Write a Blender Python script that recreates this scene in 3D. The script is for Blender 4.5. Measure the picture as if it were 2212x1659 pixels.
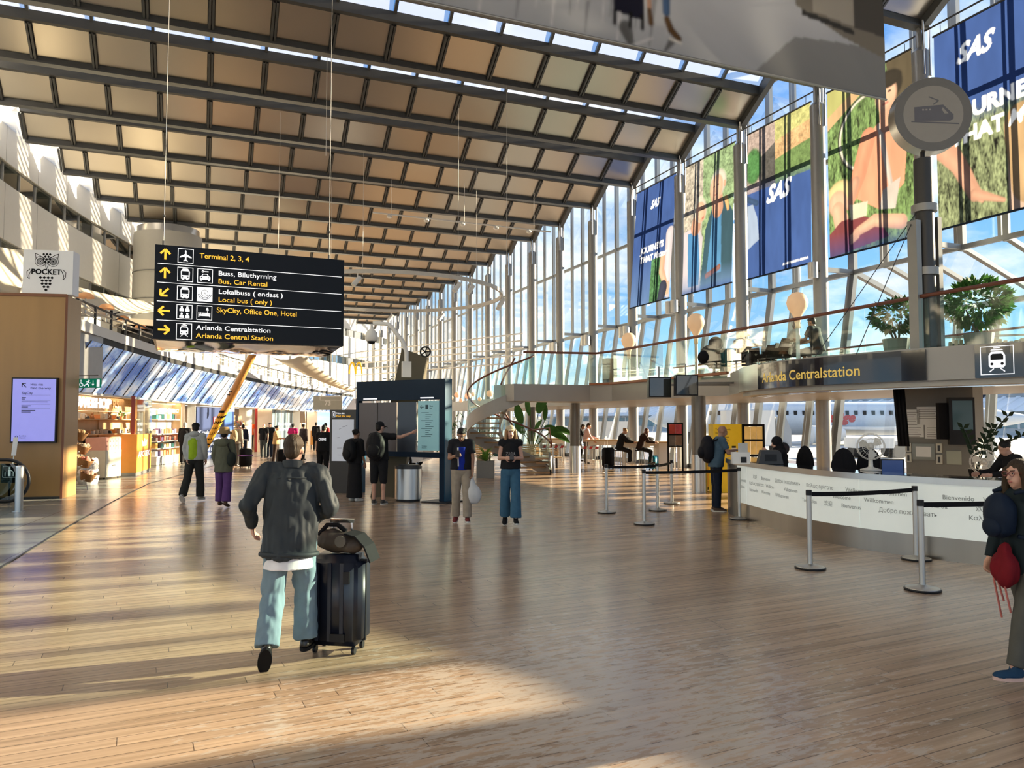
import bpy, bmesh, math, random
from mathutils import Vector as V, Matrix as M4, noise as mnoise
for o in list(bpy.data.objects): bpy.data.objects.remove(o)
S = bpy.context.scene
COL = S.collection
R = math.radians
random.seed(7)

# ---------------------------------------------------------------- camera, sky, sun, exposure
YAW = math.atan2(666, 1650); PIT = math.atan2(83.5, 1650); EYE = 1.8
cd = bpy.data.cameras.new('camera'); cam = bpy.data.objects.new('camera', cd); COL.objects.link(cam)
cd.sensor_width = 36; cd.sensor_fit = 'HORIZONTAL'; cd.lens = 1650 / 2212 * 36; cd.clip_end = 3000; cd.clip_start = .05
cam.location = (0, 0, EYE); cam.rotation_euler = (math.pi / 2 + PIT, 0, -YAW)
S.camera = cam
S.view_settings.view_transform = 'Standard'; S.view_settings.look = 'None'
S.view_settings.exposure = 0.75; S.view_settings.gamma = 1.0; S.view_settings.use_curve_mapping = False
S.cycles.max_bounces = 7; S.cycles.diffuse_bounces = 4; S.cycles.glossy_bounces = 4; S.cycles.transparent_max_bounces = 14
S.cycles.transmission_bounces = 4; S.cycles.caustics_reflective = False; S.cycles.caustics_refractive = False
S.cycles.sample_clamp_indirect = 6; S.cycles.use_denoising = True; S.cycles.adaptive_threshold = 0.02

def NN(nt, t, **kw):
    n = nt.nodes.new(t)
    for k, v in kw.items(): setattr(n, k, v)
    return n
W = bpy.data.worlds.new('sky'); S.world = W; W.use_nodes = True
nt = W.node_tree; nt.nodes.clear(); L = nt.links.new
tc = NN(nt, 'ShaderNodeTexCoord'); sep = NN(nt, 'ShaderNodeSeparateXYZ'); L(tc.outputs['Generated'], sep.inputs[0])
ramp = NN(nt, 'ShaderNodeValToRGB'); L(sep.outputs['Z'], ramp.inputs[0])
e = ramp.color_ramp.elements
e[0].position = 0.0; e[0].color = (.52, .76, .92, 1); e[1].position = .75; e[1].color = (.055, .18, .50, 1)
q = e.new(.12); q.color = (.27, .54, .82, 1); q = e.new(.35); q.color = (.10, .29, .66, 1)
zz = NN(nt, 'ShaderNodeMath', operation='ADD'); L(sep.outputs['Z'], zz.inputs[0]); zz.inputs[1].default_value = .22
dx = NN(nt, 'ShaderNodeMath', operation='DIVIDE'); L(sep.outputs['X'], dx.inputs[0]); L(zz.outputs[0], dx.inputs[1])
dy = NN(nt, 'ShaderNodeMath', operation='DIVIDE'); L(sep.outputs['Y'], dy.inputs[0]); L(zz.outputs[0], dy.inputs[1])
cmb = NN(nt, 'ShaderNodeCombineXYZ'); L(dx.outputs[0], cmb.inputs[0]); L(dy.outputs[0], cmb.inputs[1])
nz = NN(nt, 'ShaderNodeTexNoise'); nz.inputs['Scale'].default_value = 1.5; nz.inputs['Detail'].default_value = 9; nz.inputs['Roughness'].default_value = .58; L(cmb.outputs[0], nz.inputs['Vector'])
cr = NN(nt, 'ShaderNodeValToRGB'); L(nz.outputs['Fac'], cr.inputs[0])
cr.color_ramp.elements[0].position = .44; cr.color_ramp.elements[0].color = (0, 0, 0, 1); cr.color_ramp.elements[1].position = .60; cr.color_ramp.elements[1].color = (1, 1, 1, 1)
mx = NN(nt, 'ShaderNodeMixRGB'); L(cr.outputs[0], mx.inputs[0]); L(ramp.outputs[0], mx.inputs[1]); mx.inputs[2].default_value = (.80, .84, .86, 1)
bg = NN(nt, 'ShaderNodeBackground'); L(mx.outputs[0], bg.inputs[0]); bg.inputs[1].default_value = 0.88
wo = NN(nt, 'ShaderNodeOutputWorld'); L(bg.outputs[0], wo.inputs[0])

sd = bpy.data.lights.new('sun', 'SUN'); sd.energy = 14.5; sd.angle = R(.7); sd.color = (1, .80, .54)
sun = bpy.data.objects.new('sun', sd); COL.objects.link(sun); sun.location = (60, -5, 20)
SUN_DIR = V((-1, .05, -.275)); sun.rotation_euler = SUN_DIR.to_track_quat('-Z', 'Y').to_euler()

# ---------------------------------------------------------------- materials
MATS = {}
def mat(name, col=(.5, .5, .5), rough=.5, metal=0., var=.08, scale=6., bump=0., emit=0., coat=0., trans=0., spec=.5, stretch=(1, 1, 1), emcol=None):
    if name in MATS: return MATS[name]
    m = bpy.data.materials.new(name); m.use_nodes = True; MATS[name] = m
    nt = m.node_tree; b = nt.nodes['Principled BSDF']; L = nt.links.new
    b.inputs['Roughness'].default_value = rough; b.inputs['Metallic'].default_value = metal
    b.inputs['Coat Weight'].default_value = coat; b.inputs['Specular IOR Level'].default_value = spec
    tc = NN(nt, 'ShaderNodeTexCoord'); mp = NN(nt, 'ShaderNodeMapping'); mp.inputs['Scale'].default_value = stretch
    L(tc.outputs['Object'], mp.inputs[0])
    n = NN(nt, 'ShaderNodeTexNoise'); n.inputs['Scale'].default_value = scale; n.inputs['Detail'].default_value = 4; L(mp.outputs[0], n.inputs['Vector'])
    mixn = NN(nt, 'ShaderNodeMixRGB'); L(n.outputs['Fac'], mixn.inputs[0])
    mixn.inputs[1].default_value = tuple(max(0, c * (1 - var)) for c in col) + (1,); mixn.inputs[2].default_value = tuple(min(1, c * (1 + var)) for c in col) + (1,)
    L(mixn.outputs[0], b.inputs['Base Color'])
    if bump:
        bp = NN(nt, 'ShaderNodeBump'); bp.inputs['Strength'].default_value = bump; bp.inputs['Distance'].default_value = .02
        L(n.outputs['Fac'], bp.inputs['Height']); L(bp.outputs[0], b.inputs['Normal'])
    if emit:
        if emcol: b.inputs['Emission Color'].default_value = tuple(emcol) + (1,)
        else: L(mixn.outputs[0], b.inputs['Emission Color'])
        b.inputs['Emission Strength'].default_value = emit
    if trans:   # cloth or paper that lets light through
        out = nt.nodes['Material Output']; tr = NN(nt, 'ShaderNodeBsdfTranslucent'); L(mixn.outputs[0], tr.inputs[0])
        ms = NN(nt, 'ShaderNodeMixShader'); ms.inputs[0].default_value = trans; L(b.outputs[0], ms.inputs[1]); L(tr.outputs[0], ms.inputs[2]); L(ms.outputs[0], out.inputs[0])
    return m
def glass(name, tint=(1, 1, 1), refl=.06, rough=0.0, ref_col=(1, 1, 1), fres=.55):
    if name in MATS: return MATS[name]
    m = bpy.data.materials.new(name); m.use_nodes = True; MATS[name] = m
    nt = m.node_tree; nt.nodes.clear(); L = nt.links.new
    t = NN(nt, 'ShaderNodeBsdfTransparent'); t.inputs[0].default_value = tuple(tint) + (1,)
    g = NN(nt, 'ShaderNodeBsdfGlossy'); g.inputs['Roughness'].default_value = rough; g.inputs[0].default_value = tuple(ref_col) + (1,)
    lw = NN(nt, 'ShaderNodeLayerWeight'); lw.inputs[0].default_value = .25
    ma = NN(nt, 'ShaderNodeMath', operation='MULTIPLY_ADD'); L(lw.outputs['Fresnel'], ma.inputs[0]); ma.inputs[1].default_value = fres; ma.inputs[2].default_value = refl
    s = NN(nt, 'ShaderNodeMixShader'); L(ma.outputs[0], s.inputs[0]); L(t.outputs[0], s.inputs[1]); L(g.outputs[0], s.inputs[2])
    o = NN(nt, 'ShaderNodeOutputMaterial'); L(s.outputs[0], o.inputs[0])
    return m

# ---------------------------------------------------------------- mesh helpers
class Fr:
    """a flat working frame: origin, right, up"""
    def __init__(s, o, u, v=(0, 0, 1)):
        s.o = V(o); s.u = V(u).normalized(); s.v = V(v).normalized(); s.n = s.u.cross(s.v).normalized()
    def p(s, x, y, z=0): return s.o + s.u * x + s.v * y + s.n * z
class MB:
    def __init__(s): s.v = []; s.f = []; s.m = []; s.mi = 0
    def mat(s, i): s.mi = i; return s
    def add(s, vs, fs):
        b = len(s.v); s.v += [V(p) for p in vs]
        for f in fs: s.f.append([b + i for i in f]); s.m.append(s.mi)
        return s
    def box(s, c, d, rot=None):
        c = V(c); h = V(d) / 2; vs = []
        for x in (-1, 1):
            for y in (-1, 1):
                for z in (-1, 1):
                    p = V((x * h.x, y * h.y, z * h.z))
                    if rot is not None: p = rot @ p
                    vs.append(c + p)
        return s.add(vs, [(0, 1, 3, 2), (4, 6, 7, 5), (0, 4, 5, 1), (2, 3, 7, 6), (0, 2, 6, 4), (1, 5, 7, 3)])
    def bx(s, x0, x1, y0, y1, z0, z1): return s.box(((x0 + x1) / 2, (y0 + y1) / 2, (z0 + z1) / 2), (abs(x1 - x0), abs(y1 - y0), abs(z1 - z0)))
    def fbox(s, F, x0, x1, y0, y1, z0, z1):
        vs = [F.p(x, y, z) for x in (x0, x1) for y in (y0, y1) for z in (z0, z1)]
        return s.add(vs, [(0, 1, 3, 2), (4, 6, 7, 5), (0, 4, 5, 1), (2, 3, 7, 6), (0, 2, 6, 4), (1, 5, 7, 3)])
    def bar(s, a, b, w, h=None, up=(0, 0, 1)):
        a = V(a); b = V(b); h = h or w; d = (b - a).normalized(); up = V(up)
        if abs(d.dot(up)) > .99: up = V((0, 1, 0))
        x = d.cross(up).normalized() * w / 2; y = x.cross(d).normalized() * h / 2
        vs = [p + i * x + j * y for p in (a, b) for i, j in ((-1, -1), (1, -1), (1, 1), (-1, 1))]
        return s.add(vs, [(3, 2, 1, 0), (4, 5, 6, 7), (0, 1, 5, 4), (1, 2, 6, 5), (2, 3, 7, 6), (3, 0, 4, 7)])
    def cyl(s, a, b, r0, r1=None, n=12, cap=True):
        a = V(a); b = V(b); r1 = r0 if r1 is None else r1; d = (b - a).normalized()
        x = d.orthogonal().normalized(); y = d.cross(x); vs = []
        for p, r in ((a, r0), (b, r1)):
            for i in range(n):
                t = 2 * math.pi * i / n; vs.append(p + (x * math.cos(t) + y * math.sin(t)) * r)
        fs = [(i, (i + 1) % n, n + (i + 1) % n, n + i) for i in range(n)]
        if cap: fs += [tuple(range(n))[::-1], tuple(range(n, 2 * n))]
        return s.add(vs, fs)
    def lathe(s, prof, o=(0, 0, 0), n=20, axis=(0, 0, 1)):
        o = V(o); d = V(axis).normalized(); x = d.orthogonal().normalized() if abs(d.z) < .99 else V((1, 0, 0)); y = d.cross(x); vs = []; fs = []
        for r, z in prof:
            for i in range(n):
                t = 2 * math.pi * i / n; vs.append(o + d * z + (x * math.cos(t) + y * math.sin(t)) * r)
        for k in range(len(prof) - 1):
            for i in range(n): j = (i + 1) % n; fs.append((k * n + i, k * n + j, (k + 1) * n + j, (k + 1) * n + i))
        fs.append(tuple(range(n))[::-1]); fs.append(tuple(range((len(prof) - 1) * n, len(prof) * n)))
        return s.add(vs, fs)
    def tube(s, path, r, n=8, closed=False):
        P = [V(p) for p in path]; N = len(P); vs = []; fs = []; rr = r if isinstance(r, (list, tuple)) else [r] * N
        prev = None
        for i, p in enumerate(P):
            d = (P[(i + 1) % N] - P[i - 1]) if closed else (P[min(i + 1, N - 1)] - P[max(i - 1, 0)])
            d.normalize()
            x = d.orthogonal().normalized() if prev is None else (prev - d * prev.dot(d)).normalized()
            prev = x; y = d.cross(x)
            for k in range(n): t = 2 * math.pi * k / n; vs.append(p + (x * math.cos(t) + y * math.sin(t)) * rr[i])
        for i in range(N if closed else N - 1):
            j = (i + 1) % N
            for k in range(n): q = (k + 1) % n; fs.append((i * n + k, i * n + q, j * n + q, j * n + k))
        if not closed: fs += [tuple(range(n))[::-1], tuple(range((N - 1) * n, N * n))]
        return s.add(vs, fs)
    def ball(s, c, r, n=12, m=8, rot=None):
        c = V(c); r = V((r, r, r)) if not isinstance(r, (tuple, list, V)) else V(r); vs = []; fs = []
        for j in range(m + 1):
            a = math.pi * j / m
            for i in range(n):
                t = 2 * math.pi * i / n; p = V((r.x * math.sin(a) * math.cos(t), r.y * math.sin(a) * math.sin(t), r.z * math.cos(a)))
                vs.append(c + (rot @ p if rot is not None else p))
        for j in range(m):
            for i in range(n): q = (i + 1) % n; fs.append((j * n + i, (j + 1) * n + i, (j + 1) * n + q, j * n + q))
        return s.add(vs, fs)
    def prism(s, F, poly, z0, z1):
        n = len(poly); vs = [F.p(x, y, z0) for x, y in poly] + [F.p(x, y, z1) for x, y in poly]
        return s.add(vs, [tuple(range(n))[::-1], tuple(range(n, 2 * n))] + [(i, (i + 1) % n, n + (i + 1) % n, n + i) for i in range(n)])
    def poly(s, F, poly, z=0): return s.add([F.p(x, y, z) for x, y in poly], [tuple(range(len(poly)))])
    def sheet(s, rows):
        a = len(rows); b = len(rows[0])
        return s.add([p for r in rows for p in r], [(i * b + j, i * b + j + 1, (i + 1) * b + j + 1, (i + 1) * b + j) for i in range(a - 1) for j in range(b - 1)])
    def wallstrip(s, pts, z0, z1, th=0.):
        """vertical strip along plan points; th gives it thickness to the left of the run"""
        pts = [V((p[0], p[1], 0)) for p in pts]; n = len(pts); A = []; B = []
        for i, p in enumerate(pts):
            d = (pts[min(i + 1, n - 1)] - pts[max(i - 1, 0)]).normalized(); nn = V((-d.y, d.x, 0))
            A.append(p); B.append(p + nn * th)
        z0 = z0 if isinstance(z0, (list, tuple)) else [z0] * n; z1 = z1 if isinstance(z1, (list, tuple)) else [z1] * n
        up = lambda p, z: V((p.x, p.y, z))
        if not th: return s.sheet([[up(A[i], z0[i]), up(A[i], z1[i])] for i in range(n)])
        vs = []; fs = []
        for i in range(n): vs += [up(A[i], z0[i]), up(A[i], z1[i]), up(B[i], z1[i]), up(B[i], z0[i])]
        for i in range(n - 1):
            for k in range(4): fs.append((i * 4 + k, i * 4 + (k + 1) % 4, i * 4 + 4 + (k + 1) % 4, i * 4 + 4 + k))
        fs += [(3, 2, 1, 0), tuple((n - 1) * 4 + k for k in range(4))]
        return s.add(vs, fs)
    def build(s, name, m, parent=None, smooth=False, loc=None, fix=True):
        me = bpy.data.meshes.new(name); me.from_pydata([tuple(v) for v in s.v], [], s.f)
        ms = m if isinstance(m, (list, tuple)) else [m]
        for x in ms: me.materials.append(x)
        if len(ms) > 1: me.polygons.foreach_set('material_index', s.m)
        if fix:
            bm = bmesh.new(); bm.from_mesh(me); bmesh.ops.recalc_face_normals(bm, faces=bm.faces); bm.to_mesh(me); bm.free()
        if smooth:
            me.polygons.foreach_set('use_smooth', [True] * len(me.polygons))
            if smooth is not True: me.set_sharp_from_angle(angle=R(smooth))
        me.update()
        o = bpy.data.objects.new(name, me); COL.objects.link(o)
        if parent is not None:
            o.parent = parent; o.matrix_parent_inverse = M4.Identity(4)
            inv = WM(parent).inverted(); me.transform(inv)
        elif loc is not None:
            o.location = loc; me.transform(M4.Translation(-V(loc)))
        return o
def WM(o):
    m = M4.LocRotScale(o.location, o.rotation_euler, o.scale)
    return WM(o.parent) @ m if o.parent else m
def tag(o, label, cat, group=None, kind=None):
    o['label'] = label; o['category'] = cat
    if group: o['group'] = group
    if kind: o['kind'] = kind
    return o
def thing(name, label, cat, loc=(0, 0, 0), rz=0., group=None):
    o = bpy.data.objects.new(name, None); COL.objects.link(o); o.location = loc; o.rotation_euler = (0, 0, rz); o.empty_display_size = .1
    return tag(o, label, cat, group)
def struct(o): o['kind'] = 'structure'; return o
def copy_tree(o, parent=None):
    c = o.copy(); COL.objects.link(c)
    if parent is not None: c.parent = parent
    for ch in list(o.children): copy_tree(ch, c)
    return c
_tx = {}
def text_geo(body, bold=0., shear=0.):
    k = (body, bold, shear)
    if k in _tx: return _tx[k]
    cu = bpy.data.curves.new('t', 'FONT'); cu.body = body; cu.offset = bold; cu.shear = shear; cu.resolution_u = 3
    o = bpy.data.objects.new('t', cu); COL.objects.link(o); dg = bpy.context.evaluated_depsgraph_get()
    me = bpy.data.meshes.new_from_object(o.evaluated_get(dg)); vs = [tuple(v.co) for v in me.vertices]; fs = [tuple(p.vertices) for p in me.polygons]
    bpy.data.objects.remove(o); bpy.data.meshes.remove(me)
    _tx[k] = (vs, fs); return _tx[k]
def text(mb, F, body, x, y, h, z=.004, bold=0., shear=0., align='l', sx=1., fn=None, fit=None):
    """lettering with cap height h, its left foot at (x, y) of the frame"""
    vs, fs = text_geo(body, bold, shear); k = h / .73
    if not vs: return
    w = max(v[0] for v in vs); w0 = min(v[0] for v in vs)
    if fit: sx = fit / ((w - w0) * k)
    off = 0 if align == 'l' else (-(w + w0) / 2 if align == 'c' else -w)
    if fn: mb.add([fn(x + (v[0] + off) * k * sx, y + v[1] * k) for v in vs], fs)
    else: mb.add([F.p(x + (v[0] + off) * k * sx, y + v[1] * k, z) for v in vs], fs)
def circ(cx, cy, r, n=20, a0=0, a1=360, ry=None):
    ry = r if ry is None else ry
    return [(cx + r * math.cos(R(a0 + (a1 - a0) * i / (n if a1 - a0 < 360 else n))), cy + ry * math.sin(R(a0 + (a1 - a0) * i / n))) for i in range(n + (1 if a1 - a0 < 360 else 0))]
def ring(mb, F, cx, cy, r0, r1, z, n=28, a0=0, a1=360, ry=1.):
    a = [(cx + r0 * math.cos(R(a0 + (a1 - a0) * i / n)), cy + ry * r0 * math.sin(R(a0 + (a1 - a0) * i / n))) for i in range(n + 1)]
    b = [(cx + r1 * math.cos(R(a0 + (a1 - a0) * i / n)), cy + ry * r1 * math.sin(R(a0 + (a1 - a0) * i / n))) for i in range(n + 1)]
    mb.sheet([[F.p(x, y, z) for x, y in a], [F.p(x, y, z) for x, y in b]])
def rect(mb, F, x0, x1, y0, y1, z=.003): mb.poly(F, [(x0, y0), (x1, y0), (x1, y1), (x0, y1)], z)
def frame2d(mb, F, x0, x1, y0, y1, t, z=.003):
    rect(mb, F, x0, x1, y0, y0 + t, z); rect(mb, F, x0, x1, y1 - t, y1, z); rect(mb, F, x0, x0 + t, y0 + t, y1 - t, z); rect(mb, F, x1 - t, x1, y0 + t, y1 - t, z)
def stroke(mb, F, pts, w, z=.003):
    for a, b in zip(pts[:-1], pts[1:]):
        d = V((b[0] - a[0], b[1] - a[1])); 
        if d.length < 1e-6: continue
        d.normalize(); n = V((-d.y, d.x)) * w / 2
        mb.poly(F, [(a[0] - n.x, a[1] - n.y), (b[0] - n.x, b[1] - n.y), (b[0] + n.x, b[1] + n.y), (a[0] + n.x, a[1] + n.y)], z)

# common materials
M = dict(
    steel=mat('brushed_steel', (.55, .54, .52), .32, 1., .12, 3, stretch=(1, 1, .05)),
    chrome=mat('polished_steel', (.75, .75, .75), .12, 1., .03),
    grey_metal=mat('grey_painted_metal', (.30, .30, .29), .4, .6, .06),
    dark_metal=mat('dark_painted_metal', (.045, .045, .048), .45, .3, .1),
    black=mat('black_plastic', (.012, .012, .014), .4, 0, .2, spec=.25),
    matblack=mat('matt_black', (.010, .010, .012), .8, 0, .2, spec=.12),
    white=mat('white_paint', (.80, .79, .76), .55, 0, .03),
    paper=mat('white_paper', (.82, .81, .78), .8, 0, .03),
    wood=mat('pale_wood', (.62, .44, .25), .45, 0, .15, 5, stretch=(1, 1, .15)),
    darkwood=mat('dark_wood_rail', (.16, .045, .022), .35, 0, .2, 8),
    sigblack=mat('sign_black', (.006, .007, .010), .3, 0, .1, spec=.12),
    sigyellow=mat('sign_yellow', (.80, .42, .03), .5, 0, .02, emit=.55),
    sigwhite=mat('sign_white', (.85, .87, .92), .5, 0, .02, emit=.5),
    concrete=mat('concrete', (.42, .40, .36), .8, 0, .12, 4, bump=.1),
    glass=glass('window_glass', (.93, .985, 1.0), .015, fres=.16),
    rail_glass=glass('balustrade_glass', (.74, .94, .92), .05, fres=.35),
    leaf=mat('leaf_green', (.05, .14, .03), .6, 0, .35, 9, trans=.25, spec=.15),
    darkleaf=mat('dark_leaf', (.014, .03, .012), .5, 0, .3, 9, trans=.1, spec=.2),
    skin=mat('skin', (.55, .31, .22), .5, 0, .06, 12),
    skin2=mat('tanned_skin', (.36, .19, .12), .5, 0, .06, 12),
)
# ================================================================ the setting
XF = 18.0                                   # line of the facade columns
def xw(y): return -7.6 + (.00575 * (y - 20) ** 2 if y > 20 else 0)          # curved upper left wall
def xs(y): return -3.6 + .2 * (y - 25.3) + .0035 * (y - 25.3) ** 2 if y > 10 else -5.84  # curved shop front line
def yk(k): return 14.75 + 3.8 * k
def curve(fn, y0, y1, n, off=0.): return [(fn(y0 + (y1 - y0) * i / n) + off, y0 + (y1 - y0) * i / n) for i in range(n + 1)]

# floor boards
m = bpy.data.materials.new('worn_floor_boards'); m.use_nodes = True; nt = m.node_tree; L = nt.links.new; b = nt.nodes['Principled BSDF']
tc = NN(nt, 'ShaderNodeTexCoord'); mp = NN(nt, 'ShaderNodeMapping'); mp.inputs['Rotation'].default_value = (0, 0, R(-4)); mp.inputs['Location'].default_value = (200.3, 200.05, 0); L(tc.outputs['Object'], mp.inputs[0])
br = NN(nt, 'ShaderNodeTexBrick', offset=.0, offset_frequency=2, squash=1.0)
for k, v in dict(Color1=(.46, .325, .22, 1), Color2=(.32, .22, .145, 1), Mortar=(.12, .08, .055, 1)).items(): br.inputs[k].default_value = v
for k, v in {'Scale': 1.0, 'Mortar Size': .0035, 'Mortar Smooth': .3, 'Bias': -.1, 'Brick Width': 1.9, 'Row Height': .128}.items(): br.inputs[k].default_value = v
sx_ = NN(nt, 'ShaderNodeSeparateXYZ'); L(mp.outputs[0], sx_.inputs[0]); dv_ = NN(nt, 'ShaderNodeMath', operation='DIVIDE'); L(sx_.outputs['Y'], dv_.inputs[0]); dv_.inputs[1].default_value = .128; fl_ = NN(nt, 'ShaderNodeMath', operation='FLOOR'); L(dv_.outputs[0], fl_.inputs[0])
wn_ = NN(nt, 'ShaderNodeTexWhiteNoise', noise_dimensions='1D'); L(fl_.outputs[0], wn_.inputs['W']); ma_ = NN(nt, 'ShaderNodeMath', operation='MULTIPLY_ADD'); L(wn_.outputs['Value'], ma_.inputs[0]); ma_.inputs[1].default_value = 1.9; L(sx_.outputs['X'], ma_.inputs[2])
cx_ = NN(nt, 'ShaderNodeCombineXYZ'); L(ma_.outputs[0], cx_.inputs[0]); L(sx_.outputs['Y'], cx_.inputs[1]); L(cx_.outputs[0], br.inputs['Vector'])
st = NN(nt, 'ShaderNodeMapping'); st.inputs['Scale'].default_value = (.25, 8, 1); L(mp.outputs[0], st.inputs[0])
n1 = NN(nt, 'ShaderNodeTexNoise'); n1.inputs['Scale'].default_value = 3; n1.inputs['Detail'].default_value = 6; L(st.outputs[0], n1.inputs['Vector'])
r1 = NN(nt, 'ShaderNodeValToRGB'); L(n1.outputs['Fac'], r1.inputs[0]); r1.color_ramp.elements[0].color = (.62, .6, .58, 1); r1.color_ramp.elements[0].position = .3; r1.color_ramp.elements[1].color = (1.2, 1.2, 1.2, 1); r1.color_ramp.elements[1].position = .7
mu = NN(nt, 'ShaderNodeMixRGB', blend_type='MULTIPLY'); mu.inputs[0].default_value = .8; L(br.outputs['Color'], mu.inputs[1]); L(r1.outputs[0], mu.inputs[2])
# pale scuffed wear, worn through the varnish where most people walk
sw = NN(nt, 'ShaderNodeMapping'); sw.inputs['Scale'].default_value = (3.2, 11, 1); L(mp.outputs[0], sw.inputs[0])
n2 = NN(nt, 'ShaderNodeTexNoise'); n2.inputs['Scale'].default_value = 1.6; n2.inputs['Detail'].default_value = 10; n2.inputs['Roughness'].default_value = .72; L(sw.outputs[0], n2.inputs['Vector'])
n3 = NN(nt, 'ShaderNodeTexNoise'); n3.inputs['Scale'].default_value = .28; n3.inputs['Detail'].default_value = 2; L(mp.outputs[0], n3.inputs['Vector'])
dist = NN(nt, 'ShaderNodeVectorMath', operation='DISTANCE'); L(tc.outputs['Object'], dist.inputs[0]); dist.inputs[1].default_value = (2.3, 4.2, 0)
mr = NN(nt, 'ShaderNodeMapRange'); L(dist.outputs['Value'], mr.inputs[0]); mr.inputs[1].default_value = .5; mr.inputs[2].default_value = 2.9; mr.inputs[3].default_value = .15; mr.inputs[4].default_value = -.06
ad = NN(nt, 'ShaderNodeMath', operation='ADD'); L(n2.outputs['Fac'], ad.inputs[0]); L(mr.outputs[0], ad.inputs[1])
a3 = NN(nt, 'ShaderNodeMath', operation='MULTIPLY_ADD'); L(n3.outputs['Fac'], a3.inputs[0]); a3.inputs[1].default_value = .22; a3.inputs[2].default_value = -.11
a4 = NN(nt, 'ShaderNodeMath', operation='ADD'); L(ad.outputs[0], a4.inputs[0]); L(a3.outputs[0], a4.inputs[1])
r2 = NN(nt, 'ShaderNodeValToRGB'); L(a4.outputs[0], r2.inputs[0]); r2.color_ramp.elements[0].position = .57; r2.color_ramp.elements[0].color = (0, 0, 0, 1); r2.color_ramp.elements[1].position = .62; r2.color_ramp.elements[1].color = (.72, .72, .72, 1)
mw = NN(nt, 'ShaderNodeMixRGB'); L(r2.outputs[0], mw.inputs[0]); L(mu.outputs[0], mw.inputs[1]); mw.inputs[2].default_value = (.50, .43, .36, 1)
L(mw.outputs[0], b.inputs['Base Color'])
rr = NN(nt, 'ShaderNodeMapRange'); L(n1.outputs['Fac'], rr.inputs[0]); rr.inputs[3].default_value = .15; rr.inputs[4].default_value = .30
L(rr.outputs[0], b.inputs['Roughness'])
bp = NN(nt, 'ShaderNodeBump'); bp.inputs['Strength'].default_value = .35; bp.inputs['Distance'].default_value = .004; L(br.outputs['Fac'], bp.inputs['Height']); bp.invert = True; L(bp.outputs[0], b.inputs['Normal'])
M['floor'] = m
# stone tiles
m = bpy.data.materials.new('grey_stone_tiles'); m.use_nodes = True; nt = m.node_tree; L = nt.links.new; b = nt.nodes['Principled BSDF']
tc = NN(nt, 'ShaderNodeTexCoord'); mp = NN(nt, 'ShaderNodeMapping'); mp.inputs['Rotation'].default_value = (0, 0, R(6)); L(tc.outputs['Object'], mp.inputs[0]); br = NN(nt, 'ShaderNodeTexBrick', offset=.0)
for k, v in dict(Color1=(.20, .205, .19, 1), Color2=(.26, .26, .235, 1), Mortar=(.06, .06, .055, 1)).items(): br.inputs[k].default_value = v
for k, v in {'Scale': 1.0, 'Mortar Size': .008, 'Brick Width': .9, 'Row Height': .9}.items(): br.inputs[k].default_value = v
L(mp.outputs[0], br.inputs['Vector']); L(br.outputs['Color'], b.inputs['Base Color']); b.inputs['Roughness'].default_value = .25
M['tiles'] = m

edge = [(-2.45, -14), (-2.4, 5), (-2.3, 11.2), (-2.15, 15), (-1.86, 20), (-1.47, 25), (-.6, 29.2), (.55, 35), (1.6, 40), (3.2, 44), (5, 49)]
MB().add([(-16, -14, 0), (26, -14, 0), (26, 100, 0), (-16, 100, 0)], [(0, 1, 2, 3)]).build('floor', M['floor'])['kind'] = 'structure'
mb = MB(); n = len(edge)
mb.sheet([[(x, y, .006), (min(-12, x), y, .006)] for x, y in edge]); struct(mb.build('floor', M['tiles']))
mb = MB()
for (x0, y0), (x1, y1) in zip(edge[:-1], edge[1:]): mb.bar((x0, y0, .004), (x1, y1, .004), .03, .012)
struct(mb.build('trim_1', M['dark_metal']))

# ---------------------------------------------------------------- saw-tooth roof
M['roof_beam'] = mat('grey_roof_steel', (.115, .12, .125), .42, .5, .08)
M['panel'] = mat('satin_metal_ceiling_panel', (.64, .595, .53), .30, 1., .04, .8)
M['roof_top'] = mat('roof_sheet', (.35, .35, .36), .6, .3, .05)
M['sky_glass'] = m = glass('roof_glass', (.95, .97, .97), .02); nt = m.node_tree; tr_ = NN(nt, 'ShaderNodeBsdfTranslucent'); tr_.inputs[0].default_value = (.9, .92, .92, 1); ms_ = NN(nt, 'ShaderNodeMixShader'); ms_.inputs[0].default_value = .45; so_ = [l for l in nt.links if l.to_node.type == 'OUTPUT_MATERIAL'][0].from_socket; nt.links.new(so_, ms_.inputs[1]); nt.links.new(tr_.outputs[0], ms_.inputs[2]); nt.links.new(ms_.outputs[0], [n for n in nt.nodes if n.type == 'OUTPUT_MATERIAL'][0].inputs[0])
ZR = 12.6; PW = XF / 11
K0, K1 = -7, 19
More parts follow.
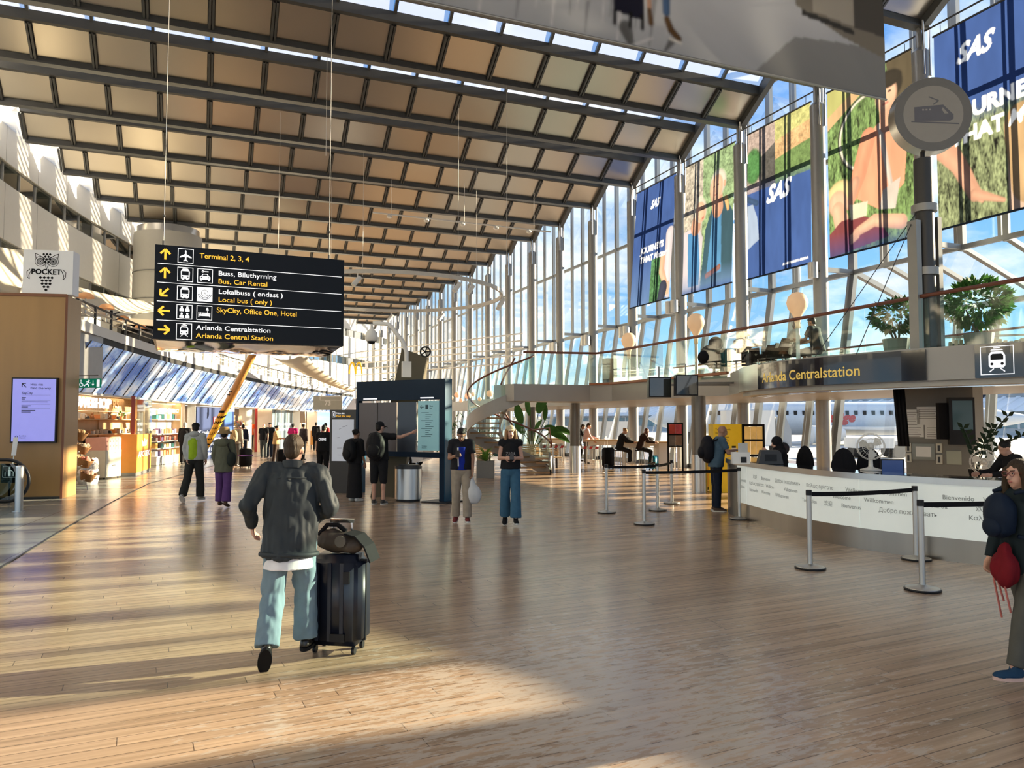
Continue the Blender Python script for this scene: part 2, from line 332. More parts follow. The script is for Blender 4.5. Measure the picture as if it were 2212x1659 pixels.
for k in range(K0, K1):
    y0, y1 = yk(k), yk(k + 1); xl = xw(y1) - .02
    nl = int(math.ceil((0 - xl) / PW)) if xl < 0 else -int(xl / PW)
    xs_ = [max(xl, -nl * PW)] + [i * PW for i in range(-nl + 1, 12)]
    pn, ri, gl = MB(), MB(), MB()
    a, bpt = V((0, y1 - .06, ZR + .16)), V((0, y1 - 1.03, ZR + .80))        # foot and head of the slanting panels
    g0, g1 = V((0, y1 - 1.12, ZR + 1.02)), V((0, y1 - 2.5, ZR + 2.15))     # the strip of glass above the purlin
    for i, (u0, u1) in enumerate(zip(xs_[:-1], xs_[1:])):
        ux = V((1, 0, 0))
        d = bpt - a
        nn = V((0, -d.z, d.y)).normalized() * -1
        for F0 in (Fr(V((u0, a.y, a.z)), ux, d),): pn.fbox(F0, .10, u1 - u0 - .10, .05, d.length - .03, -.02, .01)
        gl.add([V((u0 + .07, g0.y, g0.z)), V((u1 - .07, g0.y, g0.z)), V((u1 - .07, g1.y, g1.z)), V((u0 + .07, g1.y, g1.z))], [(0, 1, 2, 3)])
    for u in xs_ + [XF]:
        ri.bar((u - .045, a.y, a.z - .07), (u - .045, bpt.y, bpt.z - .07), .06, .14, up=(0, -1, .6)); ri.bar((u + .045, a.y, a.z - .07), (u + .045, bpt.y, bpt.z - .07), .06, .14, up=(0, -1, .6))
        ri.bar((u, bpt.y, bpt.z + .1), (u, g1.y, g1.z), .09, .11, up=(0, -1, -1))
    ri.bx(xl, XF + .1, y1 - 1.2, y1 - 1.02, ZR + .74, ZR + 1.04)             # purlin
    rf = MB(); rf.add([(xl, g1.y, g1.z), (XF + .2, g1.y, g1.z), (XF + .2, y0 - .06, ZR + 1.0), (xl, y0 - .06, ZR + 1.0)], [(0, 1, 2, 3)])
    rf.add([(xl, y1 + .02, ZR + .1), (XF + .2, y1 + .02, ZR + .1), (XF + .2, bpt.y + .1, bpt.z + .12), (xl, bpt.y + .1, bpt.z + .12)], [(0, 1, 2, 3)])
    rf.add([(xl, y0 - .06, ZR + 1.0), (XF + .2, y0 - .06, ZR + 1.0), (XF + .2, y0 + .06, ZR + .15), (xl, y0 + .06, ZR + .15)], [(0, 1, 2, 3)])
    gl.add([(xl, y0, ZR + .75), (xl, y1, ZR + .75), (xw(y1) - .9, y1, ZR + .75), (xw(y0) - .9, y0, ZR + .75)], [(0, 1, 2, 3)])
    o = struct(pn.build('ceiling', M['panel'])); ri.build('trim', M['roof_beam'], o); gl.build('skylight', M['sky_glass'], o); rf.build('roof_sheet', M['roof_top'], o)
    bm_ = MB(); bm_.bx(xl, XF + .1, y1 - .09, y1 + .09, ZR, ZR + .2); bm_.bx(xl, XF + .1, y1 - .14, y1 + .14, ZR - .03, ZR + .03)
    struct(bm_.build('trim_2', M['roof_beam']))
    eb = MB(); eb.bar((XF + .02, y1 - .0, ZR + .05), (XF + .02, y1 - 2.6, ZR + 1.75), .22, .34, up=(0, -1, .6))     # raking edge beam at the facade
    eb.bar((XF + .02, y1 - 2.5, ZR + 1.7), (XF + .02, y1 - 3.8, ZR + .1), .2, .25, up=(0, -1, -.6))
    struct(eb.build('trim_3', M['roof_beam']))

# ---------------------------------------------------------------- facade on the right: columns, upright glazing, leaning glazing below the knee
XG, ZK = 19.4, 6.65
M['mull'] = mat('grey_aluminium_mullion', (.30, .32, .335), .42, .55, .05)
M['col'] = mat('grey_column_paint', (.34, .335, .325), .33, .45, .05)
for k in range(-7, 20):
    y = yk(k)
    mb = MB(); mb.cyl((XF, y, 0), (XF, y, 11.9), .225, n=20); mb.cyl((XF, y, 11.9), (XF, y, 12.02), .225, .12, 20); mb.cyl((XF, y, 12.0), (XF, y, ZR + .02), .11, n=14)
    mb.cyl((XF, y, 6.0), (XF, y, 6.06), .23, n=20)
    c = struct(mb.build('column', M['col'], smooth=40))
    t = MB()
    for s_ in (-.2, .2): t.cyl((XF + s_ * .6, y - .2, 11.2), (XF + s_ * .6, y - .2, 12.7), .035, n=8)
    t.build('tie_rod', M['chrome'], c, smooth=40)
for k in range(-7, 19):
    y0, y1 = yk(k), yk(k + 1); fr, gl = MB(), MB()
    out = k < 1                                    # the first bays step outwards over the entrance
    foot = (22.6, 5.5) if out else (XG, ZK)
    base = 21.9 if out else 18.32
    for j in range(3):
        y = y0 + (y1 - y0) * j / 3
        w = .16 if j == 0 else .085
        fr.bar((XG, y, ZK - .1), (XG, y, 14.6), w, .16, up=(0, 1, 0)); fr.bar((XG + .02, y + .19, ZK), (XG + .02, y + .19, 14.6), .05, .1, up=(0, 1, 0))
        if out: fr.bar((XG, y, ZK), (foot[0], y, foot[1]), .12, .14, up=(0, 1, 0))
        fr.bar((foot[0], y, foot[1]), (base, y, 0), w, .18, up=(0, 1, 0)); fr.bar((foot[0] + .02, y + .2, foot[1]), (base + .02, y + .2, 0), .05, .1, up=(0, 1, 0))
    for z in (ZK, 10.6, 14.5): fr.bar((XG, y0, z), (XG, y1, z), .12, .13)
    fr.bar((foot[0], y0, foot[1]), (foot[0], y1, foot[1]), .16, .16)
    fr.bar((XF, y0, ZK - .0), (XG, y0, ZK), .1, .14)
    fr.bar((base, y0, .08), (base, y1, .08), .2, .18)
    gl.add([(XG, y0, ZK), (XG, y1, ZK), (XG, y1, 14.5), (XG, y0, 14.5)], [(0, 1, 2, 3)])
    gl.add([(foot[0], y0, foot[1]), (foot[0], y1, foot[1]), (base, y1, 0), (base, y0, 0)], [(0, 1, 2, 3)])
    if out: gl.add([(XG, y0, ZK), (XG, y1, ZK), (foot[0], y1, foot[1]), (foot[0], y0, foot[1])], [(0, 1, 2, 3)])
    o = struct(fr.build('window_%d' % (k + 8), M['mull'])); gl.build('glass', M['glass'], o)
# closing bits where the step ends
mb = MB(); mb.bar((XG, yk(1), ZK), (22.6, yk(1), 5.5), .16, .16, up=(0, 1, 0)); mb.bar((22.6, yk(1), 5.5), (21.9, yk(1), 0), .16, .16, up=(0, 1, 0)); mb.bar((XG, yk(1), ZK), (18.32, yk(1), 0), .16, .16, up=(0, 1, 0)); mb.bar((18.3, yk(1), 3), (22.3, yk(1), 3), .1, .1)
o = struct(mb.build('window_28', M['mull']))
MB().add([(XG, yk(1), ZK), (22.6, yk(1), 5.5), (21.9, yk(1), 0), (18.32, yk(1), 0)], [(0, 1, 2, 3)]).build('glass', M['glass'], o)

# ---------------------------------------------------------------- curved upper left wall
M['wall'] = mat('white_wall_panel', (.80, .79, .75), .6, 0, .03)
ZL2 = 4.45
ribs = [(8.0, 8.9), (11.1, 11.95)]
zs = [ZL2, 7.95, 8.5, 10.38, 11.15, 14.8]
cw = curve(xw, -14, 95, 72, -.9)
mb = MB()
for z0, z1 in ((ZL2, 8.0), (8.9, 11.1), (11.95, 15.2)): mb.wallstrip(cw, z0, z1, .3)
struct(mb.build('wall_left', M['wall']))
jn = MB()
for i in range(6, 72, 2):
    x, y = cw[i]
    for z0, z1 in ((ZL2, 8.0), (8.9, 11.1), (11.95, 14)): jn.bx(x - .02, x + .006, y - .012, y + .012, z0, z1)
struct(jn.build('trim_4', mat('joint_grey', (.42, .41, .39), .7)))
M['ribbon'] = glass('ribbon_glass', (.55, .62, .62), .10)
for i in range(8, 72):
    (x0, y0), (x1, y1) = cw[i], cw[i + 1]
    f, g = MB(), MB()
    for z0, z1 in ribs:
        f.bar((x0 - .1, y0, z0), (x0 - .1, y0, z1), .06, .08); f.bar((x0 - .1, y0, z0 + .03), (x1 - .1, y1, z0 + .03), .08, .06); f.bar((x0 - .1, y0, z1 - .02), (x1 - .1, y1, z1 - .02), .08, .05)
        g.add([(x0 - .12, y0, z0), (x1 - .12, y1, z0), (x1 - .12, y1, z1), (x0 - .12, y0, z1)], [(0, 1, 2, 3)])
    o = struct(f.build('window_%d' % (i + 30), M['grey_metal'])); g.build('glass', M['ribbon'], o)
mb = MB()
for z0, z1 in ribs:                                   # the corridor behind the ribbon windows
    mb.wallstrip([(x - 2.2, y) for x, y in cw], z0 - .6, z1 + .6); mb.sheet([[(x - .3, y, z0 - .02), (x - 2.2, y, z0 - .02)] for x, y in cw]); mb.sheet([[(x - .3, y, z1 + .02), (x - 2.2, y, z1 + .02)] for x, y in cw])
struct(mb.build('wall_behind', mat('corridor_wall', (.33, .33, .31), .7, 0, .5, .35)))
# upper floor behind the balustrade, with its edge
ce = curve(xs, 22.3, 68, 40, 1.0)
mb = MB(); mb.sheet([[(x, y, ZL2 + .05), (min(xw(y) - .4, x), y, ZL2 + .05)] for x, y in ce]); mb.sheet([[(x, y, ZL2 - .2), (min(xw(y) - .4, x - .02), y, ZL2 - .2)] for x, y in ce])
struct(mb.build('floor_upper', mat('pale_terrazzo', (.55, .50, .43), .4)))
mb = MB(); mb.wallstrip(ce, ZL2 - .2, ZL2 + .09, .04); struct(mb.build('trim_5', M['white']))
M['blackstrip'] = mat('black_perforated_strip', (.012, .012, .012), .7, 0, .8, 40)
mb = MB(); mb.wallstrip(curve(xs, 24.6, 68, 40, .97), ZL2 - .42, ZL2 - .06, .05); struct(mb.build('trim_6', M['blackstrip']))
mb = MB(); led = MB()
for x, y in curve(xs, 30, 66, 150, 1.0): led.ball((x, y, ZL2 - .12), .022, 6, 4)
# far end: the wall that closes the hall
mb = MB(); mb.bx(14, 30, 91, 91.3, 0, 15); struct(mb.build('wall_far', M['wall']))

# ---------------------------------------------------------------- slanting sky-printed band over the shops
m = bpy.data.materials.new('printed_sky_panels'); m.use_nodes = True; nt = m.node_tree; L = nt.links.new; b = nt.nodes['Principled BSDF']
tc = NN(nt, 'ShaderNodeTexCoord'); n1 = NN(nt, 'ShaderNodeTexNoise'); n1.inputs['Scale'].default_value = .55; n1.inputs['Detail'].default_value = 5; n1.inputs['Roughness'].default_value = .55
mp = NN(nt, 'ShaderNodeMapping'); mp.inputs['Scale'].default_value = (1, 1, 2.2); L(tc.outputs['Object'], mp.inputs[0]); L(mp.outputs[0], n1.inputs['Vector'])
r = NN(nt, 'ShaderNodeValToRGB'); L(n1.outputs['Fac'], r.inputs[0]); e = r.color_ramp.elements
e[0].position = .40; e[0].color = (.045, .14, .45, 1); e[1].position = .60; e[1].color = (.74, .77, .78, 1); q = e.new(.5); q.color = (.30, .46, .72, 1)
mp2 = NN(nt, 'ShaderNodeMapping'); mp2.inputs['Scale'].default_value = (1, 7, .12); L(tc.outputs['UV'], mp2.inputs[0]); n2 = NN(nt, 'ShaderNodeTexNoise'); n2.inputs['Scale'].default_value = 1.3; n2.inputs['Detail'].default_value = 3; L(mp2.outputs[0], n2.inputs['Vector'])
n2.inputs['Scale'].default_value = 6
r2 = NN(nt, 'ShaderNodeValToRGB'); L(n2.outputs['Fac'], r2.inputs[0]); r2.color_ramp.elements[0].position = .50; r2.color_ramp.elements[0].color = (0, 0, 0, 1); r2.color_ramp.elements[1].position = .72; r2.color_ramp.elements[1].color = (.55, .55, .55, 1)
mx = NN(nt, 'ShaderNodeMixRGB'); L(r2.outputs[0], mx.inputs[0]); L(r.outputs[0], mx.inputs[1]); mx.inputs[2].default_value = (.50, .53, .55, 1)
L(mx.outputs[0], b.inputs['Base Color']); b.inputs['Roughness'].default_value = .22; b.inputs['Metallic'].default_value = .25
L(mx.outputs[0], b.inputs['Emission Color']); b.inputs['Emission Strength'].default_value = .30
M['skyband'] = m
cb, ct = curve(xs, 23.9, 68, 48, .12), curve(xs, 23.9, 68, 48, .98)
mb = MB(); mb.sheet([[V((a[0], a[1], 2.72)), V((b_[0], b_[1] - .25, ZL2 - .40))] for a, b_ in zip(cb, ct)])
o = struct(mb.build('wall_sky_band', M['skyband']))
uv = o.data.uv_layers.new(name='UVMap')
for p in o.data.polygons:
    for li in p.loop_indices:
        vi = o.data.loops[li].vertex_index; uv.data[li].uv = (.0 + (vi % 2) * .2, (vi // 2) * .25)
jm = MB()
for i in range(0, 49, 1):
    a, b_ = cb[i], ct[i]
    jm.bar((a[0] + .01, a[1], 2.71), (b_[0] + .01, b_[1] - .25, ZL2 - .40), .025 if i % 2 else .05, .02)
jm.build('joint', M['dark_metal'], o)
mb = MB(); mb.sheet([[(x, y, 2.72), (x - 2.2, y, 2.72)] for x, y in cb]); mb.wallstrip(cb, 2.66, 2.74, .06); struct(mb.build('ceiling_shops', M['white']))
# wall of the upper storey between wood pillar and band
mb = MB(); mb.wallstrip([(-3.9, 21.6), (-3.22, 23.0), (-2.72, 24.75)], 2.9, ZL2 + .05, .1); struct(mb.build('wall_shop_end', mat('grey_board', (.52, .52, .51), .6)))
# shop back walls
mb = MB(); mb.wallstrip([(x - 3.2, y) for x, y in curve(xs, 21.5, 70, 40)], 0, 2.75, .1); struct(mb.build('wall_shops', mat('shop_back_wall', (.50, .40, .28), .6, 0, .1, 1)))

# ---------------------------------------------------------------- mezzanine on the right
M['slab'] = mat('grey_fascia_panel', (.34, .33, .315), .42, .25, .06, 2)
M['soffit'] = mat('soffit_board', (.50, .49, .46), .55)
ZM, ZB = 3.05, 2.5
prow = [(12.5, 15.9), (11.75, 14.75), (11.15, 13.7), (10.78, 12.4), (10.72, 11.2), (10.95, 9.9), (11.4, 8.5), (11.9, 7.3), (12.5, 6.0), (13.2, 4.4)]
outline = [(13.9, 24.6), (9.0, 23.9), (9.25, 22.75), (11.9, 22.55), (12.3, 21.8), (12.45, 16.0)] + prow[1:] + [(13.9, -2), (14, -13.8), (18.1, -13.8), (18.1, 44), (13.9, 44)]
F0 = Fr((0, 0, 0), (1, 0, 0), (0, 1, 0))
mb = MB(); mb.prism(F0, outline[::-1], ZB, ZM); struct(mb.build('floor_mezzanine', M['slab']))
mb = MB()
for (x0, y0), (x1, y1) in (((11.9, 22.52), (12.28, 21.8)), ((12.28, 21.8), (12.42, 15.98))): mb.bar((x0 - .02, y0, ZM + .02), (x1 - .02, y1, ZM + .02), .12, .07)
struct(mb.build('trim_7', mat('brown_edge', (.30, .10, .035), .45)))
mb = MB(); mb.wallstrip([(p[0] + .12, p[1]) for p in prow[1:]], ZB - .09, ZB, .3); struct(mb.build('trim_8', M['soffit']))
mb = MB(); mb.wallstrip([(p[0] + .7, p[1]) for p in prow[1:]], ZB - .10, ZB - .09, .06); mb.wallstrip([(p[0] + .35, p[1]) for p in prow[1:]], ZB - .11, ZB - .088, .05)
struct(mb.build('trim_9', M['chrome']))
for x, y in ((12.14, 24.65), (11.75, 16.7), (13.4, 38), (13.4, 31.5)):
    mb = MB(); mb.cyl((x + .25, y, 0), (x + .25, y, ZB), .185, n=22); mb.cyl((x + .25, y, 0), (x + .25, y, .98), .195, n=22)
    c = struct(mb.build('column', mat('bronze_grey_column', (.16, .145, .125), .38, .5), smooth=40))
    MB().cyl((x + .25, y, 0), (x + .25, y, .97), .20, n=22).build('cladding', M['steel'], c, smooth=40)

# ---------------------------------------------------------------- outside: apron, terminal, trees
M['apron'] = mat('apron_concrete', (.47, .46, .44), .9, 0, .1, .2)
MB().add([(19, -200, -.3), (900, -200, -.3), (900, 700, -.3), (19, 700, -.3)], [(0, 1, 2, 3)]).build('ground', M['apron'])['kind'] = 'structure'
MB().add([(-300, -200, -.32), (19, -200, -.32), (19, -14.4, -.32), (-300, -14.4, -.32)], [(0, 1, 2, 3)]).build('ground', M['apron'])['kind'] = 'structure'
tb = thing('terminal_building', 'long pale airport terminal with white ribbed roofs across the apron', 'building', (135, 130, -.3))
a, c_ = V((95, 250, -.3)), V((150, -20, -.3)); Fb = Fr(a, c_ - a)
Lb = (c_ - a).length
mb = MB(); mb.fbox(Fb, 0, Lb, 0, 4.2, -14, 0); mb.build('wall', mat('terminal_wall', (.50, .54, .56), .7), tb)
mb = MB(); mb.fbox(Fb, 0, Lb, 1.2, 3.4, 0, .15); mb.build('window', mat('terminal_glazing', (.16, .30, .34), .2, 0, .5, .4), tb)
mb = MB()
for i in range(70): mb.fbox(Fb, Lb * i / 70, Lb * i / 70 + .35, 1.0, 3.6, .1, .3)
mb.build('window_frame', M['white'], tb)
mb = MB(); mb.add([Fb.p(0, 4.0, 2.5), Fb.p(Lb, 4.0, 2.5), Fb.p(Lb, 6.6, -6), Fb.p(0, 6.6, -6)], [(0, 1, 2, 3)])
for i in range(120): mb.bar(Fb.p(Lb * i / 120, 4.1, 2.5), Fb.p(Lb * i / 120, 6.7, -6), .5, .3)
mb.build('roof', mat('white_ribbed_roof', (.80, .81, .82), .6), tb)
mb = MB(); mb.fbox(Fb, 0, Lb, 6.5, 9.6, -18, -6.5); mb.build('upper_storey', mat('grey_upper_storey', (.36, .40, .44), .6), tb)
mb = MB()
for i in range(28): mb.fbox(Fb, Lb * (i + .3) / 28, Lb * (i + .6) / 28, 7.3, 8.9, -6.6, -6.3)
mb.build('window', mat('dark_glazing', (.10, .13, .16), .2), tb)
# ================================================================ hanging direction sign
F = Fr((-0.53, 9.218, 3.262), V((1.591, 9.279, 3.246)) - V((-0.53, 9.218, 3.262))); F = Fr((F.o.x, F.o.y, 2.72), (F.u.x, F.u.y, 0))
SW, SH = 2.08, 1.05
g = thing('hanging_sign', 'large black airport direction sign with five rows hanging on wires', 'sign', tuple(F.o))
mb = MB(); mb.fbox(F, 0, SW, 0, SH, -1.55, 0); mb.build('sign_box', M['sigblack'], g)
mb = MB(); rows = []
for j in range(9):
    rows.append([F.p(.03 + (SW - .06) * i / 24, -.012 - .03 * math.sin(math.pi * j / 8) + .008 * math.sin(i * 1.1 + j * .6) * math.sin(math.pi * j / 8), -.03 - 1.48 * j / 8) for i in range(25)])
mb.sheet(rows); mb.build('underside', mat('copper_tinted_mirror', (.80, .66, .56), .06, 1., .03), g, smooth=True)
sw, sy, rh = MB(), MB(), SH / 5
ink = MB()
def arrow(x, y, dx, dy, k=.058):
    d = V((dx, dy)).normalized(); n = V((-d.y, d.x)); c = V((x, y)); w = .022
    a, t = c - d * k, c + d * k
    stroke(sy, F, [tuple(a), tuple(t - d * .012)], w)
    for q in (n, -n): stroke(sy, F, [tuple(t), tuple(t - d * .052 + q * .05)], w, .0034)
def rowy(i): return SH - rh * i - rh / 2
for i in range(1, 5): rect(sw, F, .03, SW - .03, SH - rh * i - .003, SH - rh * i + .003)
for i, d in enumerate(((0, 1), (0, 1), (-1, -1), (-1, 0), (1, 0))): arrow(.105, rowy(i), *d)
IC = .162
def icon(cx, cy): frame2d(sw, F, cx - IC / 2, cx + IC / 2, cy - IC / 2, cy + IC / 2, .006)
def P(mb_, cx, cy, pts, z=.0036): mb_.poly(F, [(cx + x * IC, cy + y * IC) for x, y in pts], z)
def bus(cx, cy):
    icon(cx, cy)
    P(sw, cx, cy, [(-.27, -.3), (.27, -.3), (.29, .2), (.22, .34), (-.22, .34), (-.29, .2)]); P(ink, cx, cy, [(-.22, -.05), (.22, -.05), (.22, .23), (-.22, .23)], .005); P(sw, cx, cy, [(-.2, .35), (.2, .35), (.16, .41), (-.16, .41)])
    for s_ in (-1, 1): ink.poly(F, circ(cx + s_ * .17 * IC, cy - .17 * IC, .045 * IC, 10), .005); P(sw, cx, cy, [(s_ * .13 - .06, -.37), (s_ * .13 + .06, -.37), (s_ * .13 + .06, -.3), (s_ * .13 - .06, -.3)])
x1, x2 = .312, .518
icon(x1, rowy(0)); P(sw, x1, rowy(0), [(0, .4), (.05, .33), (.05, .12), (.38, -.07), (.38, -.15), (.05, -.05), (.04, -.25), (.14, -.33), (.14, -.39), (0, -.35), (-.14, -.39), (-.14, -.33), (-.04, -.25), (-.05, -.05), (-.38, -.15), (-.38, -.07), (-.05, .12), (-.05, .33)])
bus(x1, rowy(1)); bus(x1, rowy(2))
icon(x2, rowy(1)); cy = rowy(1)
P(sw, x2, cy, [(-.34, -.26), (.34, -.26), (.34, -.06), (.24, 0), (.15, .14), (-.15, .14), (-.24, 0), (-.34, -.06)]); P(ink, x2, cy, [(-.18, .0), (.18, .0), (.11, .1), (-.11, .1)], .005)
for s_ in (-1, 1): P(sw, x2, cy, [(s_ * .26 - .06, -.34), (s_ * .26 + .06, -.34), (s_ * .26 + .06, -.26), (s_ * .26 - .06, -.26)]); ink.poly(F, circ(x2 + s_ * .23 * IC, cy - .12 * IC, .045 * IC, 10), .005)
ring(sw, F, x2 - .15 * IC, cy + .3 * IC, .03 * IC, .075 * IC, .0036, 12); stroke(sw, F, [(x2 - .08 * IC, cy + .3 * IC), (x2 + .22 * IC, cy + .3 * IC)], .06 * IC, .0036)
cy = rowy(2); rect(sw, F, x2 - IC / 2, x2 + IC / 2, cy - IC / 2, cy + IC / 2)
ring(ink, F, x2, cy + .08 * IC, .20 * IC, .235 * IC, .005); text(ink, F, 'SL', x2, cy + .02 * IC, .13 * IC, .005, .02, .15, 'c')
for r_ in (.31, .41): ring(ink, F, x2, cy + .08 * IC, r_ * IC, (r_ + .04) * IC, .005, 20, 190, 350)
cy = rowy(3); icon(x1, cy)
for a in (-.18, .18):
    for b_ in (.16, -.3): sw.poly(F, circ(x1 + a * IC, cy + (b_ + .17) * IC, .07 * IC, 12), .0036); P(sw, x1, cy, [(a - .14, b_ - .12), (a + .14, b_ - .12), (a + .14, b_ + .03), (a + .08, b_ + .09), (a - .08, b_ + .09), (a - .14, b_ + .03)])
icon(x2, cy); P(sw, x2, cy, [(-.38, -.3), (-.33, -.3), (-.33, -.22), (.33, -.22), (.33, -.3), (.38, -.3), (.38, .0), (.33, .0), (.33, -.1), (-.33, -.1), (-.33, .05), (-.38, .05)]); P(sw, x2, cy, [(-.16, -.08), (.3, -.08), (.3, 0), (-.16, 0)]); sw.poly(F, circ(x2 - .24 * IC, cy - .03 * IC, .05 * IC, 10), .0036)
P(sw, x2, cy, [(.1, .18), (.28, .18), (.23, .38), (.15, .38)]); stroke(sw, F, [(x2 + .19 * IC, cy + .18 * IC), (x2 + .19 * IC, cy)], .02 * IC)
cy = rowy(4)
def train(mb_, inkb, F, cx, cy, IC, z=.0036):
    q = lambda pts, m_, zz: m_.poly(F, [(cx + x * IC, cy + y * IC) for x, y in pts], zz)
    q([(-.26, -.2), (-.2, -.28), (.2, -.28), (.26, -.2), (.26, .16), (.18, .3), (-.18, .3), (-.26, .16)], mb_, z); q([(-.2, .0), (.2, .0), (.2, .16), (.14, .22), (-.14, .22), (-.2, .16)], inkb, z + .0015)
    for s_ in (-1, 1): inkb.poly(F, circ(cx + s_ * .16 * IC, cy - .14 * IC, .05 * IC, 10), z + .0015); stroke(mb_, F, [(cx + s_ * .1 * IC, cy - .3 * IC), (cx + s_ * .24 * IC, cy - .42 * IC)], .035 * IC, z)
    q([(-.2, .34), (.2, .34), (.16, .38), (-.16, .38)], mb_, z); stroke(mb_, F, [(cx - .1 * IC, cy + .43 * IC), (cx + .1 * IC, cy + .43 * IC)], .03 * IC, z)
train(sw, ink, F, x1, cy, IC); frame2d(sw, F, x1 - IC / 2, x1 + IC / 2, cy - IC / 2 - .02, cy + IC / 2, .006)
def two(i, x, a, b_, wa, wb):
    text(sw, F, a, x, rowy(i) + .018, .056, bold=.006, fit=wa); text(sy, F, b_, x, rowy(i) - .074, .056, bold=.006, fit=wb)
text(sy, F, 'Terminal 2, 3, 4', .455, rowy(0) - .01, .06, bold=.006, fit=.53)
two(1, .655, 'Buss, Biluthyrning', 'Bus, Car Rental', .63, .53)
two(2, .66, 'Lokalbuss ( endast )', 'Local bus ( only )', .70, .58)
text(sy, F, 'SkyCity, Office One, Hotel', .645, rowy(3) + .015, .06, bold=.006, fit=.88)
two(4, .435, 'Arlanda Centralstation', 'Arlanda Central Station', .80, .83)
sw.build('white_lettering', M['sigwhite'], g); sy.build('yellow_lettering', M['sigyellow'], g); ink.build('symbol_cutout', M['sigblack'], g)
for x in (.07, SW - .06):
    mb = MB(); mb.cyl(F.p(x, SH - .01, -.7), F.p(x, SH + .2, -.7), .014, n=8); mb.cyl(F.p(x, SH + .2, -.7), F.p(x, ZR - 2.68, -.7), .0045, n=6); mb.ball(F.p(x, SH + .5, -.7), .018, 8, 6)
    mb.build('wire', M['dark_metal'], g)

# ================================================================ wooden pillar with owl sign, way-finding screen
A, B, C = V((-4.36, 21.1, 0)), V((-3.08, 20.82, 0)), V((-2.92, 21.9, 0))
g = thing('wooden_pillar', 'tall wood-veneer clad pillar at the escalator carrying a white owl sign box', 'pillar', (-3.9, 21.5, 0))
Fp = Fr(A, B - A); wP = (B - A).length
mb = MB(); D = A + (C - B)
E_ = A + (A - B) * .8; H_ = E_ + (C - B)
mb.add([E_, B, C, H_] + [p + V((0, 0, 4.86)) for p in (E_, B, C, H_)], [(0, 1, 5, 4), (1, 2, 6, 5), (2, 3, 7, 6), (3, 0, 4, 7), (4, 5, 6, 7)])
M['veneer'] = mat('golden_wood_veneer', (.36, .205, .075), .42, 0, .16, 3, stretch=(1, 1, .12))
mb.build('cladding', M['veneer'], g)
mb = MB(); mb.bar(B + V((.0, -.01, 0)), B + V((0, -.01, 4.86)), .05, .05); mb.fbox(Fp, -1.05, wP, 4.80, 4.87, -.01, .03); mb.build('edge_strip', mat('red_brown_strip', (.20, .07, .03), .5), g)
mb = MB(); mb.fbox(Fp, -1.05, wP, 0, .06, 0, .02); mb.build('plinth', M['dark_metal'], g)
g = thing('owl_sign', 'white box sign with a black owl emblem and the word POCKET', 'sign', tuple(Fp.p(.8, 4.87, -.2)))
x0, x1_, z0, z1 = .30, 1.40, 4.875, 5.93
mb = MB(); mb.fbox(Fp, x0, x1_, z0, z1, -.45, -.06); mb.build('sign_box', mat('white_acrylic', (.74, .76, .80), .5, 0, .02, emit=.05), g)
Fo = Fr(Fp.p(x0, z0, -.06), Fp.u); w, h = x1_ - x0, z1 - z0
mb = MB(); cx = w * .47
for s_ in (-1, 1):
    ex, ey = cx + s_ * .14, h * .74
    for r_ in (.125, .085, .045): ring(mb, Fo, ex, ey, r_ - .012, r_, .004, 20)
    mb.poly(Fo, circ(ex, ey, .02, 10), .005)
    for a in range(0, 360, 20): stroke(mb, Fo, [(ex + .05 * math.cos(R(a)), ey + .05 * math.sin(R(a))), (ex + .075 * math.cos(R(a)), ey + .075 * math.sin(R(a)))], .012, .0045)
    stroke(mb, Fo, [(cx + s_ * .05, ey + .06), (cx + s_ * .17, ey + .15), (cx + s_ * .26, ey + .19), (cx + s_ * .24, ey + .07)], .014, .004)
    stroke(mb, Fo, [(cx + s_ * .36, h * .56), (cx + s_ * .43, h * .5), (cx + s_ * .42, h * .38), (cx + s_ * .37, h * .33), (cx + s_ * .385, h * .42), (cx + s_ * .33, h * .54)], .014, .004)
def dia(x, y, a=.034, b_=.04): mb.poly(Fo, [(x - a, y), (x, y - b_), (x + a, y), (x, y + b_)], .005)
for r_, n_ in ((.905, 3), (.85, 2), (.79, 3), (.73, 2)):
    for i in range(n_): dia(cx + (i - (n_ - 1) / 2) * .07, h * r_, .03, .034)
stroke(mb, Fo, [(cx - .035, h * .66), (cx, h * .56), (cx + .035, h * .66), (cx, h * .72), (cx - .035, h * .66)], .01, .005)
for j, n_ in enumerate((4, 3, 3, 2, 1)):
    for i in range(n_): dia(cx + (i - (n_ - 1) / 2) * .085, h * (.37 - j * .07), .04, .037)
text(mb, Fo, 'POCKET', cx, h * .45, .125, .005, .035, 0, 'c', fit=.66)
mb.build('owl_emblem', M['matblack'], g)
g = thing('wayfinding_screen', 'lilac upright way-finding screen on the wooden pillar', 'screen', tuple(Fp.p(.75, 2.9, .05)))
sx0, sx1, sz0, sz1 = .20, 1.19, 1.33, 2.86
mb = MB(); mb.fbox(Fp, sx0, sx1, sz0, sz1, 0.005, .09); mb.build('frame', M['black'], g)
mb = MB(); mb.fbox(Fp, sx0 + .03, sx1 - .03, sz0 + .03, sz1 - .03, .088, .094); mb.build('display', mat('lilac_display', (.20, .20, .52), .3, 0, .03, emit=.62), g)
Fs = Fr(Fp.p(sx0 + .03, sz0 + .03, .094), Fp.u); mb = MB()
stroke(mb, Fs, [(.29, 1.27), (.21, 1.35)], .02); stroke(mb, Fs, [(.20, 1.28), (.20, 1.36), (.28, 1.36)], .02)
text(mb, Fs, 'Hitta rätt', .38, 1.315, .052, bold=.01); text(mb, Fs, 'Find the way', .38, 1.23, .052, bold=.01, fit=.44); text(mb, Fs, 'SkyCity', .2, 1.11, .055, bold=.012)
